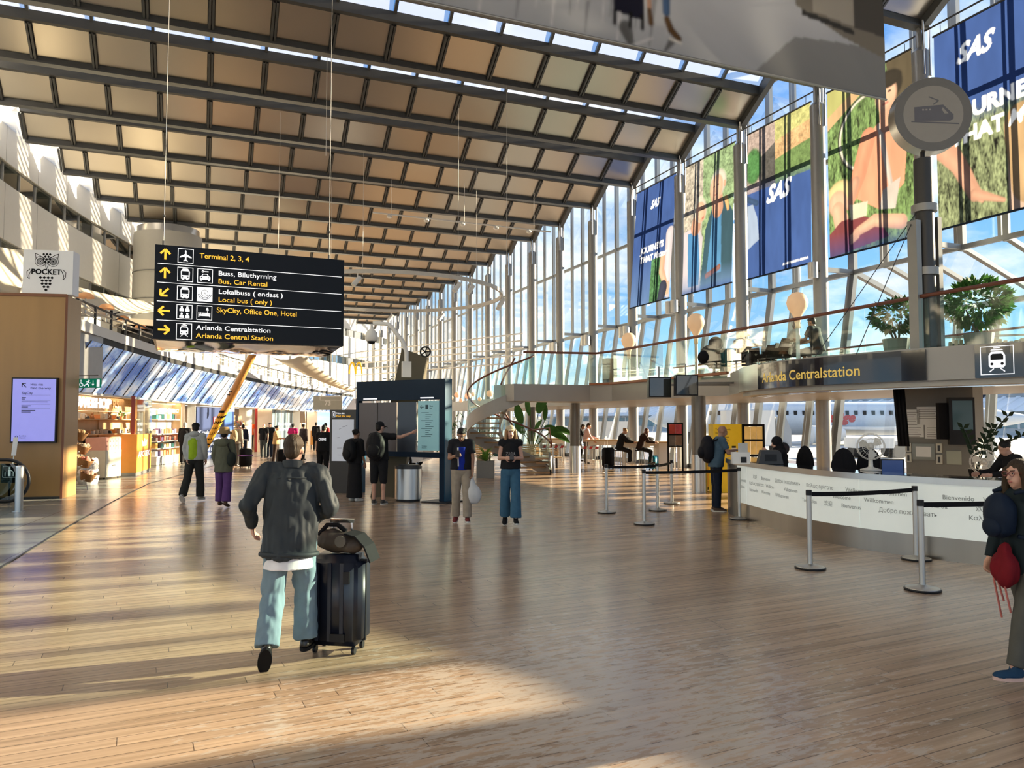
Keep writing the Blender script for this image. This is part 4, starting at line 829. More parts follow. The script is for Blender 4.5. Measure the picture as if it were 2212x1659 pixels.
def b4():
    p = Pic(PW_, PH_, GRASS); p.grain(np.ones(p.X.shape), .5, 2, 4, 1, 3); p.poly([(0, 1), (0, .80), (.6, 1)], HILL); p.poly([(0, .84), (0, .76), (.7, .98), (.6, 1)], (.62, .42, .22)); p.poly([(.72, 1), (1, 1), (1, .5), (.80, .75)], (.10, .08, .05))
    th = np.linspace(0, 2 * math.pi, 40); ringp = [(.50 + .34 * math.cos(t), .66 + .21 * math.sin(t)) for t in th]; p.limb(ringp, [.008] * 40, (.75, .75, .72)); ringp = [(.50 + .36 * math.cos(t), .66 + .222 * math.sin(t)) for t in th]; p.limb(ringp, [.005] * 40, (.05, .05, .05))
    C_ = (.86, .33, .20); p.poly([(.46, .62), (.62, .68), (.80, .66), (.95, .58), (.90, .30), (.62, .20), (.36, .30)], C_); p.limb([(.50, .62), (.38, .44), (.30, .33)], [.06, .055, .04], C_); p.limb([(.34, .40), (.26, .28)], [.035, .03], SKIN2_); p.limb([(.64, .66), (.74, .36), (.78, .22)], [.018, .018, .02], (.60, .56, .58)); p.poly([(.66, .30), (.86, .34), (.80, .18), (.62, .20)], (.58, .54, .56))
    p.limb([(.72, .76), (.74, .66)], [.05, .06], SKIN2_); p.ell(.75, .86, .15, .085, (.03, .025, .02)); p.ell(.72, .815, .115, .085, SKIN_, -8); p.ell(.75, .895, .14, .045, (.03, .025, .02)); p.ell(.68, .825, .02, .006, (.1, .06, .05)); p.ell(.76, .83, .02, .006, (.1, .06, .05)); p.limb([(.69, .77), (.74, .772)], [.006, .006], (.65, .2, .18))
    p.ell(.13, .36, .16, .075, (.80, .62, .30), 20); p.ell(.12, .31, .12, .075, SKIN_, 20); p.limb([(.12, .27), (.16, .2)], [.05, .06], SKIN_); p.poly([(.0, .14), (.16, .20), (.40, .20), (.62, .14), (.72, .04), (0, 0)], (.24, .04, .06)); p.poly([(.26, .28), (.48, .27), (.46, .19), (.28, .19)], (.66, .64, .55)); p.limb([(.86, .10), (.56, .15), (.34, .11)], [.04, .035, .025], SKIN_)
    for i in range(4): p.limb([(.36, .12 - i * .012), (.28, .10 - i * .014)], [.01, .008], SKIN_)
    p.grad(.14, 0, DBLUE, .75); return p
def b5():
    p = Pic(PW_, PH_, (.20, .26, .14)); p.grain(np.ones(p.X.shape), .6, 2, 9, 1, 3); p.put(np.clip((p.Y - .47) / .10, 0, 1), BLUE); p.put(((p.X > .62) & (p.Y < .42)).astype(float), (.60, .44, .38)); p.limb([(.74, .40), (.80, .12)], [.09, .10], (.55, .36, .18))
    p.limb([(.02, .45), (.20, .30), (.34, .13)], [.07, .045, .035], SKIN2_)
    for i in range(5): p.limb([(.34, .13), (.40 + i * .045, .10 - abs(i - 1) * .012)], [.028, .010], SKIN2_)
    return p
ZB0, BH = 6.92, 5.28
defs = [(3, b1, 'leftmost blue banner with a logo and slogan above an arm in a pale sleeve', .42), (2, b2, 'banner showing an elderly couple leaning their heads together', .26), (1, b3, 'banner of a grassy hill over blue with a large white airline logo', .10), (0, b4, 'banner of a dark-haired man in an orange shirt with a blond man lying against him', .02), (-1, b5, 'blue banner over dry grass at the upper right edge of the photo', 0)]
for k, fn, lab, tilt in defs:
    y0, y1 = yk(k) + .36, yk(k + 1) - .36
    F = Fr((XF + .08 - tilt, y1, ZB0), (0, -1, 0), (tilt, 0, BH)); w = y1 - y0; h = V((tilt, 0, BH)).length; p = fn(); WH = (.92, .93, .95)
    g = thing('banner', lab, 'banner', tuple(F.p(w / 2, h)), group='airline banners between the facade columns')
    p.folds(np.ones(p.X.shape), .07)
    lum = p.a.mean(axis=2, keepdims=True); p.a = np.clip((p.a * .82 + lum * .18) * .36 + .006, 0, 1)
    def logo(x, y, hh): p.text('SAS', x, y, hh, w, h, WH, .03, .42, 'c', .86)
    def slog(x, y, hh, sx=1.): p.text('JOURNEYS', x, y, hh, w, h, WH, .035, 0, 'l', sx); p.text('THAT', x, y - hh * 1.55, hh, w, h, WH, .035, 0, 'l', sx); p.text('Matter', x + hh * 3.75 * sx, y - hh * 1.55, hh * 1.02, w, h, WH, .004, .32, 'l', sx * .92)
    if k == 3: logo(w * .52, h * .80, .36); slog(w * .2, h * .44, .27, 1.05)
    if k == 1: logo(w * .52, h * .475, .60); p.text('A STAR ALLIANCE MEMBER', w * .58, h * .035, .07, w, h, WH, .02)
    if k == -1: logo(w * .38, h * .80, .50); slog(w * .14, h * .515, .40, 1.0)
    p.cloth('printed_cloth', F, w, h, g, M['cloth'])
    mb = MB(); mb.cyl(F.p(-.03, 0, 0), F.p(w + .03, 0, 0), .03, n=8); mb.build('bottom_bar', M['kblue'], g); mb = MB(); mb.cyl(F.p(-.03, h, 0), F.p(w + .03, h, 0), .03, n=8)
    for x in (.2, w - .2): mb.cyl(F.p(x, h, 0), F.p(x, h + .24, 0), .01, n=6)
    mb.cyl((XF, y1 + .3, F.p(0, h).z + .24), (XF, y0 - .3, F.p(0, h).z + .24), .025, n=8); mb.build('top_rail', M['dark_metal'], g)
# wall-washers on the columns under the banners
for k, z, n_ in ((4, 5.9, 2), (3, 6.5, 2), (1, 6.55, 1), (5, 5.9, 2), (6, 5.9, 2)):
    for j in range(n_):
        c = V((XF - .42, yk(k) - .12 + .36 * j, z)); mb = MB()
        mb.lathe([(.01, .26), (.15, .25), (.15, -.25), (.01, -.26)], c, 16)
        o = mb.build('column_lamp', M['steel'], smooth=40); MB().bar(c + V((.1, 0, 0)), c + V((.3, 0, 0)), .05).build('bracket', M['dark_metal'], o)
        nb = {4: 'under the leftmost blue banner', 3: 'under the elderly couple banner', 1: 'under the orange-shirt banner', 5: 'on the fifth banner-side column, beyond the banners', 6: 'on the second bare column beyond the banners'}[k]
        tag(o, 'steel half-round uplighter %s, %s one' % (nb, 'nearer' if j == 0 else 'farther') if n_ > 1 else 'steel half-round uplighter beside the white logo banner', 'lamp', 'uplighters on the facade columns')
# big grey banner hung across the hall
p = Pic(560, 150, (.40, .42, .46)); p.grad(.0, .30, (.62, .64, .69), .7)
for i in range(40):
    x = .20 + i * .0125; p.limb([(x + .012, .6), (x - .004 * (i % 3), .07 + .05 * math.sin(i * 2.1))], [.012 + .008 * (i % 3), .003], (.78, .78, .80) if i % 2 else (.18, .18, .2), .5)
for x in (.44, .47, .50, .53, .55, .57, .59): p.limb([(x, .6), (x + .006, .16)], [.022, .006], (.95, .96, 1), .5)
p.poly([(.80, .0), (1, 0), (1, .24), (.86, .20)], (.20, .20, .20), .75); p.poly([(.86, .6), (1, .6), (1, .20), (.93, .25), (.86, .34)], (.24, .22, .19)); p.poly([(.885, .6), (.95, .6), (.95, .31), (.885, .33)], (.42, .39, .34)); p.poly([(.95, .6), (1, .6), (1, .30), (.95, .31)], (.10, .095, .09)); p.poly([(.87, .30), (.95, .27), (.95, .295), (.87, .325)], (.06, .06, .06))
g_ = lambda x: .625 + (x - .502) * .78; h_ = lambda y: .06 + (y - .63) * .5; G = lambda *q: [(g_(a), h_(b)) for a, b in q]
p.limb(G((.52, .66), (.53, .52)), [.03, .012], (.08, .08, .08), .8); p.limb(G((.59, .62), (.58, .54)), [.015, .006], (.1, .1, .1), .8); p.poly(G((.502, 1.4), (.548, 1.4), (.548, .74), (.502, .78)), (.02, .02, .035))
for x in (.504, .527, .545): p.limb(G((x, .78), (x, .68)), [.008, .008], (.02, .02, .02))
p.limb(G((.553, 1.4), (.556, .86)), [.014, .010], (.52, .30, .21)); p.limb(G((.583, 1.4), (.583, .86)), [.022, .018], (.08, .14, .27)); p.limb(G((.584, .80), (.590, .72), (.602, .665)), [.015, .017, .015], (.12, .07, .035)); p.limb(G((.588, .645), (.606, .63)), [.005, .005], (.80, .78, .74)); p.limb(G((.556, .84), (.558, .74)), [.010, .013], (.12, .07, .035)); p.limb(G((.50, .44), (.56, .62)), [.003, .003], (.85, .85, .86), .8)
YB = 11.7; xr = (13.25, 11.7, 8.59)[0]; zb = (13.25, 11.7, 8.59)[2]
F = Fr((xr - 17.5, YB, zb), (1, 0, 0)); g = thing('banner', 'huge grey banner across the hall showing the feet of a traveller with a suitcase', 'banner', (xr - 8, YB, zb + 4.6))
p.cloth('printed_cloth', F, 17.5, 4.6, g, M['heavycloth'], wave=.05); mb = MB(); mb.cyl(F.p(0, .02), F.p(17.5, .02), .025, n=8); mb.build('bottom_bar', M['grey_metal'], g); mb = MB(); mb.cyl(F.p(0, 4.6), F.p(17.5, 4.6), .03, n=8)
for i in range(8): mb.cyl(F.p(.3 + i * 2.4, 4.6), F.p(.3 + i * 2.4, ZR + .2 - zb), .008, n=5)
mb.build('top_rail', M['grey_metal'], g)

# ================================================================ mezzanine edge: rail, sign, train disc
def smooth_run(pts, n=8):
    P_ = [V((a, b_, 0)) for a, b_ in pts]; out = []
    for i in range(len(P_) - 1):
        a, b_, c, d = P_[max(i - 1, 0)], P_[i], P_[i + 1], P_[min(i + 2, len(P_) - 1)]
        for j in range(n): t = j / n; out.append(.5 * ((2 * b_) + (c - a) * t + (2 * a - 5 * b_ + 4 * c - d) * t * t + (3 * b_ - a - 3 * c + d) * t ** 3))
    out.append(P_[-1]); return out
class Run:
    """a curved front seen in plan: s metres along, off metres out towards the hall, z up"""
    def __init__(s, pts): s.P = smooth_run(pts); s.L = [0]; [s.L.append(s.L[-1] + (b_ - a).length) for a, b_ in zip(s.P[:-1], s.P[1:])]
    def p(s, d, off, z):
        d = min(max(d, 0), s.L[-1] - 1e-4); i = max(j for j in range(len(s.L)) if s.L[j] <= d); i = min(i, len(s.P) - 2)
        a, b_ = s.P[i], s.P[i + 1]; t = (d - s.L[i]) / (s.L[i + 1] - s.L[i]); u = (b_ - a).normalized(); q = a.lerp(b_, t); n = V((u.y, -u.x, 0)); return V((q.x + n.x * off, q.y + n.y * off, z))
    def y(s, yy): return min(range(len(s.P)), key=lambda i: abs(s.P[i].y - yy))
    def sy(s, yy): return s.L[s.y(yy)]
    def slab(s, mb, d0, d1, z0, z1, o0, o1, n=24):
        rows = [[s.p(d0 + (d1 - d0) * i / n, o, z) for o, z in ((o0, z0), (o1, z0), (o1, z1), (o0, z1))] for i in range(n + 1)]; b0 = len(mb.v); vs = [q for r_ in rows for q in r_]; fs = []
        for i in range(n):
            for k in range(4): fs.append((i * 4 + k, i * 4 + (k + 1) % 4, i * 4 + 4 + (k + 1) % 4, i * 4 + 4 + k))
        mb.add(vs, fs + [(3, 2, 1, 0), tuple(n * 4 + k for k in range(4))])
PR = Run(prow)
g = thing('station_sign', 'long curved black fascia sign reading Arlanda Centralstation in gold', 'sign', tuple(PR.p(PR.sy(11), 0, ZB)))
s0, s1 = PR.sy(13.05), PR.sy(9.15)
mb = MB(); PR.slab(mb, s0, s1, ZB + .005, ZM - .03, .004, .03, 40); mb.build('panel', mat('gloss_navy_black', (.006, .008, .018), .12, 0, .1, coat=.5), g)
mb = MB(); text(mb, None, 'Arlanda Centralstation', 0, 0, .20, bold=.012, fit=(s1 - s0) * .66, fn=lambda x, y: PR.p(s0 + .22 + x, .034, ZB + .14 + y)); mb.build('gold_lettering', mat('gold_letters', (.62, .42, .09), .4, 0, emit=.3), g)
mb = MB(); PR.slab(mb, PR.sy(14.6), s0, ZB + .005, ZM, .004, .02); o = mb.build('fascia_panel', M['steel']); tag(o, 'brushed steel fascia panel left of the curved station sign', 'panel')
g = thing('train_sign', 'black fascia sign with a white train front symbol at right edge', 'sign', tuple(PR.p(PR.sy(8.3), 0, ZB)))
s2, s3 = PR.sy(8.55), PR.sy(7.3); mb = MB(); PR.slab(mb, s2, s3, ZB + .005, ZM - .02, .004, .03); mb.build('panel', MATS['gloss_navy_black'], g)
a, b_ = PR.p(s2, .034, ZB + .02), PR.p(s2 + .62, .034, ZB + .02); Ft = Fr(a, b_ - a); mb = MB(); ik = MB(); frame2d(mb, Ft, .08, .54, .03, .48, .012, .004); train(mb, ik, Ft, .31, .26, .44, .004); mb.build('symbol', M['sigwhite'], g); ik.build('symbol_cutout', M['sigblack'], g)
# glass balustrade with dark wooden rail
g = thing('balustrade', 'glass balustrade with dark brown wooden handrail along the mezzanine', 'balustrade', (12.3, 14, ZM))
run = [(9.75, 23.15), (12.22, 22.7), (12.36, 21.8), (12.38, 16), (12.32, 13), (12.25, 10), (12.3, 8), (12.4, 5)]
for (x0, y0), (x1, y1) in zip(run[:-1], run[1:]):
    n_ = max(1, round(math.hypot(x1 - x0, y1 - y0) / 1.5))
    for j in range(n_):
        a = V((x0 + (x1 - x0) * j / n_, y0 + (y1 - y0) * j / n_, ZM - .1)); b_ = V((x0 + (x1 - x0) * (j + 1) / n_, y0 + (y1 - y0) * (j + 1) / n_, ZM - .1)); d = (b_ - a).normalized(); a += d * .01; b_ -= d * .01
        mb = MB(); mb.add([a, b_, b_ + V((0, 0, 1.12)), a + V((0, 0, 1.12))], [(0, 1, 2, 3)]); mb.build('glass_pane', M['rail_glass'], g)
mb = MB(); mb.tube([(x, y, ZM + 1.08) for x, y in run], .038, 8); mb.build('handrail', M['darkwood'], g, smooth=True)
g = thing('rear_balustrade', 'far handrail and glass of the mezzanine in front of the leaning windows', 'balustrade', (17.4, 20, ZM))
mb = MB(); mb.tube([(17.5, 5, ZM + .95), (17.5, 26, ZM + .95)], .03, 8); mb.build('handrail', M['darkwood'], g)
mb = MB(); mb.add([(17.5, 5, ZM), (17.5, 26, ZM), (17.5, 26, ZM + .95), (17.5, 5, ZM + .95)], [(0, 1, 2, 3)]); mb.build('glass_pane', M['rail_glass'], g)
# train disc on its post
o = V((12.513, 10.263, 3.38)); g = thing('train_disc_sign', 'round grey train sign on a dark post above the mezzanine', 'sign', (o.x, o.y, ZM))
ztop = (12.599, 10.228, 6.762)[2]; c = V((12.652, 10.206, 7.582))
mb = MB(); mb.cyl((o.x, o.y, ZM), (o.x, o.y, ztop), .165, n=20); mb.build('post', mat('charcoal_post', (.05, .05, .05), .4, .4), g, smooth=40)
mb = MB(); mb.cyl((o.x, o.y, ztop), (o.x, o.y, c.z), .04, n=8); mb.build('neck', M['black'], g)
mb = MB(); mb.bx(o.x - .34, o.x - .22, o.y - .1, o.y + .1, ZM + .0, ztop - 1.2); mb.bx(o.x + .20, o.x + .30, o.y - .12, o.y + .12, ZM, ztop - 1.1); mb.build('channel', M['grey_metal'], g)
mb = MB()
for z in (4.55, 5.75): mb.cyl((o.x, o.y, z), (o.x, o.y, z + .14), .22, n=20)
mb.build('clamp_band', M['grey_metal'], g, smooth=40)
vd = V((-c.x, -c.y, 0)).normalized(); a_ = R(24); nrm = V((vd.x * math.cos(a_) - vd.y * math.sin(a_), vd.x * math.sin(a_) + vd.y * math.cos(a_), -.02)).normalized()
RD = .70; mb = MB(); mb.cyl(c - nrm * .15, c + nrm * .15, RD, n=48); mb.build('drum', mat('drum_steel', (.50, .48, .44), .3, .9, .08), g, smooth=40)
u = V((0, 0, 1)).cross(nrm).normalized(); Fq = Fr(c + nrm * .152, u, nrm.cross(u)); mb = MB(); ring(mb, Fq, 0, 0, RD * .76, RD * .995, .002, 48); mb.build('rim_face', mat('rim_grey', (.17, .165, .155), .5, .1), g)
mb = MB(); mb.poly(Fq, circ(0, 0, RD * .77, 48), .003); mb.build('face', mat('disc_face', (.31, .295, .27), .55, 0, .05), g)
mb = MB(); mb.poly(Fq, [(-.34, -.12), (-.34, .14), (.18, .17), (.36, -.02), (.36, -.10), (.3, -.14)], .006); stroke(mb, Fq, [(-.40, -.13), (.46, -.20)], .025, .006); stroke(mb, Fq, [(-.08, .33), (.10, .25), (.0, .18)], .022, .006); mb.build('train_symbol', mat('train_grey', (.13, .13, .15), .5), g)
mb = MB()
for x in (-.2, -.14, -.08): rect(mb, Fq, x, x + .035, .07, .10, .008)
mb.poly(Fq, [(.17, .12), (.27, .0), (.20, .0), (.15, .08)], .008); mb.build('train_windows', MATS['disc_face'], g)
for i, (a, b_) in enumerate((((o.x - .05, o.y, 5.9), (10.847, 11.366, 3.05)), ((o.x, o.y, 6.1), (10.796, 10.309, 3.022)))):
    ob = MB().cyl(a, b_, .008, n=5).build('stay_wire', M['dark_metal']); tag(ob, 'thin stay wire from the dark sign post, %s one' % ('longer' if i == 0 else 'shorter'), 'wire')
# ================================================================ globe lamps, monitors, mezzanine furniture
M['globe'] = mat('ivory_globe', (.80, .66, .50), .5, 0, .03, trans=.35, emit=.06)
for (px, lab) in (((13.016, 21.922, 4.526), 'farthest'), ((12.93, 18.074, 4.652), 'middle'), ((13.011, 14.159, 4.641), 'nearest')):
    c = V(px); g = thing('globe_lamp', 'tall ivory balloon-shaped lamp behind the mezzanine rail, %s of the three' % lab, 'lamp', (c.x, c.y, ZM), group='balloon lamps on the mezzanine')
    MB().lathe([(.02, .255), (.12, .23), (.21, .14), (.25, .0), (.22, -.13), (.14, -.25), (.08, -.36), (.06, -.50), (.055, -.62)], c, 20).build('globe', M['globe'], g, smooth=True); MB().cyl((c.x, c.y, ZM), c - V((0, 0, .6)), .045, n=8).build('stem', M['white'], g)
for i, (c, s_, lab) in enumerate((((10.311, 15.896, 2.668), .52, 'left'), ((10.683, 15.315, 2.693), .56, 'right'))):
    c = V(c); g = thing('hanging_monitor', 'black monitor hung on the mezzanine edge, %s of the pair' % lab, 'monitor', tuple(c)); F = Fr(c, (.96, -.26, 0), (.05, .05, 1)); w, h = .56, .50; MB().bar(c + V((0, .08, .05)), (12.5, c.y + .1, c.z + .1), .05).build('wall_arm', M['grey_metal'], g)
    mb = MB(); mb.fbox(F, -w / 2, w / 2, -h / 2, h / 2, -.14, 0); mb.build('housing', M['black'], g); mb = MB(); mb.fbox(F, -w / 2 + .03, w / 2 - .03, -h / 2 + .03, h / 2 - .03, 0, .004); mb.build('display', mat('dark_glossy_display', (.03, .035, .035), .05, 0, .1, coat=1), g); MB().cyl(c + V((.0, .05, h / 2)), c + V((.0, .05, .5)), .02, n=6).build('hanger', M['grey_metal'], g)
def foliage(c, r, n, size, seed=1, droop=0.):
    rg = random.Random(seed); mb = MB()
    for i in range(n):
        while True:
            q = V((rg.uniform(-1, 1), rg.uniform(-1, 1), rg.uniform(-1, 1)))
            if q.length < 1: break
        q = q.normalized() * (q.length ** .4); p_ = V(c) + V((q.x * r[0], q.y * r[1], q.z * r[2])); d = (q + V((rg.uniform(-.6, .6), rg.uniform(-.6, .6), rg.uniform(-.8, .4) - droop))).normalized(); s_ = d.orthogonal().normalized(); s_ = (s_ * math.cos(rg.random() * 6) + d.cross(s_) * math.sin(rg.random() * 6)).normalized(); L_ = size * rg.uniform(.7, 1.3); w_ = L_ * .22
        mb.add([p_, p_ + d * L_ * .5 + s_ * w_, p_ + d * L_, p_ + d * L_ * .5 - s_ * w_], [(0, 1, 2, 3)])
    return mb
for c, r, n_, lab in (((13.491, 9.975, 4.048), (.52, .5, .42), 900, 'bushy potted tree on the mezzanine, right of the dark sign post'), ((12.812, 11.22, 3.938), (.42, .4, .27), 500, 'smaller potted tree on the mezzanine, left of the dark sign post')):
    c = V(c); g = thing('potted_tree', lab, 'tree', (c.x, c.y, ZM)); foliage(c, r, n_, .15, n_).build('foliage', M['leaf'], g); mb = MB()
    for a in (-.2, .0, .22): mb.tube([(c.x + a * .3, c.y, ZM + .4), (c.x + a, c.y + .1, c.z - .1)], [.022, .015], 6)
    mb.build('trunk', mat('bark', (.12, .09, .06), .8), g); MB().lathe([(.20, 0), (.26, .42), (.24, .42), (.2, .38)], (c.x, c.y, ZM), 16).build('pot', mat('grey_pot', (.25, .24, .22), .6), g)
g = thing('slatted_bench', 'curved slatted wooden bench on the mezzanine at the right edge', 'bench', (11.45, 8.35, 3.05))
a, b_ = V((13.243, 10.399, 3.38)), V((14.125, 9.396, 3.443)); F = Fr((a.x, a.y, ZM), (b_.x - a.x, b_.y - a.y, 0)); wb = (V((b_.x, b_.y, 0)) - V((a.x, a.y, 0))).length; mb = MB()
for i in range(15): x = wb * i / 15; mb.fbox(F, x, x + wb / 15 * .62, .02, .30 + .03 * math.sin(i), -.25, .0)
mb.build('slats', mat('bench_slats', (.40, .33, .20), .5, 0, .4, 5), g); mb = MB(); mb.fbox(F, 0, wb, .0, .26, -.22, -.04); mb.build('core', M['dark_metal'], g)
MB().tube([F.p(-.3, .42, -.3), F.p(wb, .40, -.3)], .02, 6).build('rail', M['grey_metal'], g)
# rattan chairs, tables and luggage on the mezzanine
M['rattan'] = mat('dark_rattan', (.04, .025, .018), .7, 0, .6, 30, spec=.12)
def tub_chair(c, rz, lab):
    g = thing('rattan_chair', lab, 'chair', c, rz, 'rattan tub chairs on the mezzanine'); mb = MB(); rows = []
    for j in range(5):
        z = .38 + .1 * j; rows.append([V((.30 * math.sin(R(a)) * (1 + .06 * j), -.30 * math.cos(R(a)) * (1 + .06 * j), z - (.06 * j if abs(a) > 60 else 0))) for a in range(-120, 121, 15)])
    mb.sheet(rows); o = mb.build('shell', M['rattan']); o.parent = g; md = o.modifiers.new('t', 'SOLIDIFY'); md.thickness = .03
    mb = MB(); mb.cyl((0, 0, .34), (0, 0, .42), .29, n=18); o = mb.build('seat', M['rattan']); o.parent = g
    for a in (45, 135, 225, 315): o = MB().cyl((.22 * math.cos(R(a)), .22 * math.sin(R(a)), 0), (.19 * math.cos(R(a)), .19 * math.sin(R(a)), .36), .015, n=6).build('leg', M['dark_metal']); o.parent = g
    return g
for px, rz, lab in (((13.231, 15.796, 3.144), 1.2, 'rattan tub chair behind the mezzanine glass, left of the person in a white shirt'), ((12.85, 14.872, 3.075), .6, 'rattan tub chair nearest the curved station sign'), ((13.419, 16.798, 3.212), 2.2, 'rattan tub chair of the person in a cap'), ((13.736, 18.396, 3.322), 2.6, 'rattan tub chair left of the green suitcase')): tub_chair((px[0] + .2, px[1], ZM), rz, lab)
for px, lab in (((13.031, 17.387, 3.367), 'beside the dark bag pile'), ((12.826, 15.744, 3.307), 'right of the green suitcase')):
    g = thing('table_lamp', 'small white mushroom table lamp on the mezzanine %s' % lab, 'lamp', (px[0], px[1], ZM + .74)); MB().lathe([(.09, .22), (.08, .26), (.04, .29), (.01, .3)], (px[0], px[1], ZM + .74), 14).build('shade', M['white'], g, smooth=True); MB().lathe([(.06, 0), (.06, .015), (.012, .03), (.012, .22)], (px[0], px[1], ZM + .74), 10).build('stem', M['chrome'], g)
    g = thing('cafe_table', 'small round cafe table on the mezzanine carrying the lamp %s' % lab, 'table', (px[0], px[1], ZM)); MB().cyl((px[0], px[1], ZM + .70), (px[0], px[1], ZM + .74), .36, n=20).build('tabletop', M['wood'], g); MB().cyl((px[0], px[1], ZM), (px[0], px[1], ZM + .70), .035, n=8).build('leg', M['dark_metal'], g); MB().cyl((px[0], px[1], ZM), (px[0], px[1], ZM + .02), .22, n=16).build('foot', M['dark_metal'], g)
def case(c, rz, w, d, h, m_, name, lab, handle=True, cat='suitcase', grp=None):
    """an upright trolley case standing on four wheels"""
    g = thing(name, lab, cat, c, rz, grp); bm = bmesh.new(); bmesh.ops.create_cube(bm, size=1); bmesh.ops.scale(bm, vec=(w, d, h - .06), verts=bm.verts); bmesh.ops.translate(bm, vec=(0, 0, .06 + (h - .06) / 2), verts=bm.verts); bmesh.ops.bevel(bm, geom=bm.edges[:], offset=min(w, d) * .18, segments=3, affect='EDGES')
    me = bpy.data.meshes.new('shell'); bm.to_mesh(me); bm.free(); me.materials.append(m_); o = bpy.data.objects.new('shell', me); COL.objects.link(o); o.parent = g; me.polygons.foreach_set('use_smooth', [True] * len(me.polygons))
    for x in (-1, 1):
        for y in (-1, 1): o = MB().cyl((x * w * .36 - .012, y * d * .3, .03), (x * w * .36 + .012, y * d * .3, .03), .03, n=10).build('wheel', M['black']); o.parent = g
    mb = MB(); mb.bx(-.01, .01, -d / 2 - .006, d / 2 + .006, .1, h - .02) if False else mb.bx(-w / 2 - .004, w / 2 + .004, -.012, .012, .09, h - .04); o = mb.build('zip_seam', M['black']); o.parent = g
    if handle:
        mb = MB()
        for x in (-.09, .09): mb.cyl((x, d * .3, h - .03), (x, d * .3, h + .34), .010, n=6)
        mb.bx(-.11, .11, d * .3 - .018, d * .3 + .018, h + .32, h + .36); o = mb.build('pull_handle', M['chrome']); o.parent = g
    return g
c = (12.99, 16.756, 3.198); case((c[0], c[1], ZM), .5, .42, .28, .72, mat('dark_teal_case', (.02, .10, .10), .4), 'suitcase', 'dark teal suitcase standing on the mezzanine next to the bag pile', False)
c = (12.942, 16.128, 3.157); case((c[0], c[1], ZM), .3, .38, .25, .55, M['matblack'], 'cabin_trolley', 'black cabin trolley with raised handle on the mezzanine near the table lamps')
c = V((12.705, 17.087, 3.614)); g = thing('bag_pile', 'dark grey coat and bags heaped on a mezzanine chair', 'bags', (c.x, c.y, ZM + .45)); mb = MB(); mb.ball((c.x, c.y, ZM + .62), (.30, .26, .24)); mb.ball((c.x + .12, c.y - .05, ZM + .88), (.2, .2, .2)); mb.build('coat', mat('dark_grey_cloth', (.010, .011, .012), .9, 0, .3, 12, bump=.4, spec=.1), g, smooth=True); mb = MB(); mb.ball((c.x - .18, c.y - .1, ZM + .5), (.28, .26, .22)); mb.build('bag', M['matblack'], g, smooth=True)
c = V((12.92, 23.039, 3.516)); MB().bx(c.x - .2, c.x + .2, c.y - .15, c.y + .15, ZM, ZM + .95).build('waste_unit', mat('brown_unit', (.07, .055, .04), .5)); tag(bpy.data.objects['waste_unit'], 'dark brown box unit standing alone on the mezzanine behind the glass', 'cabinet')
# ================================================================ curved station counter
cpts = [(10.6, 13.25), (10.05, 13.0), (9.62, 12.35), (9.3, 11.5), (8.93, 10.2), (8.74, 9.2), (8.72, 8.5), (8.8, 7.9), (8.97, 7.3), (9.2, 6.7), (9.6, 5.9), (10.2, 5.0), (11, 4)]
CR = Run(cpts); CL = CR.L[-1]
g = thing('service_counter', 'long curved counter with lit white welcome panels and steel plinth', 'counter', tuple(CR.p(CL * .5, 0, 0)))
s_end = CR.sy(13.0)
mb = MB(); CR.slab(mb, s_end, CL, 0.0, .30, -.05, -.02, 60); mb.build('plinth', mat('plinth_steel', (.36, .33, .29), .28, 1., .25, 2, stretch=(1, 1, .05)), g, smooth=40)
M['panelglass'] = mat('lit_white_glass', (.62, .66, .62), .3, 0, .06, 2, emit=.26)
cuts = [CR.sy(12.0), CR.sy(11.45), CR.sy(8.35), CR.sy(6.55), CL - .1]
for a, b_ in zip(cuts[:-1], cuts[1:]): mb = MB(); CR.slab(mb, a + .006, b_ - .006, .30, 1.0, -.03, 0, 24); mb.build('front_panel', M['panelglass'] if b_ < CL - .5 else M['slab'], g, smooth=40)
mb = MB(); CR.slab(mb, 0, CR.sy(12.0), .0, 1.0, -.03, 0, 24); mb.build('end_panel', mat('dark_counter_end', (.10, .10, .10), .3, .3), g, smooth=40)
mb = MB(); CR.slab(mb, 0, CL, 1.0, 1.075, -.62, .03, 60); mb.build('worktop', mat('dark_gloss_worktop', (.05, .05, .05), .08, .2, .1, coat=1), g, smooth=40)
mb = MB(); CR.slab(mb, 0, CL, .995, 1.078, .012, .035, 60); mb.build('worktop_edge', M['steel'], g, smooth=40)
mb = MB(); CR.slab(mb, .5, CL, .0, .95, -.60, -.56, 40); mb.build('back_panel', M['dark_metal'], g)
wm = MB()
def word(t_, y, z, h=.062): text(wm, None, t_, 0, 0, h, bold=.0, fn=lambda x, yy, s_=CR.sy(y): CR.p(s_ + x, .004, z + yy))
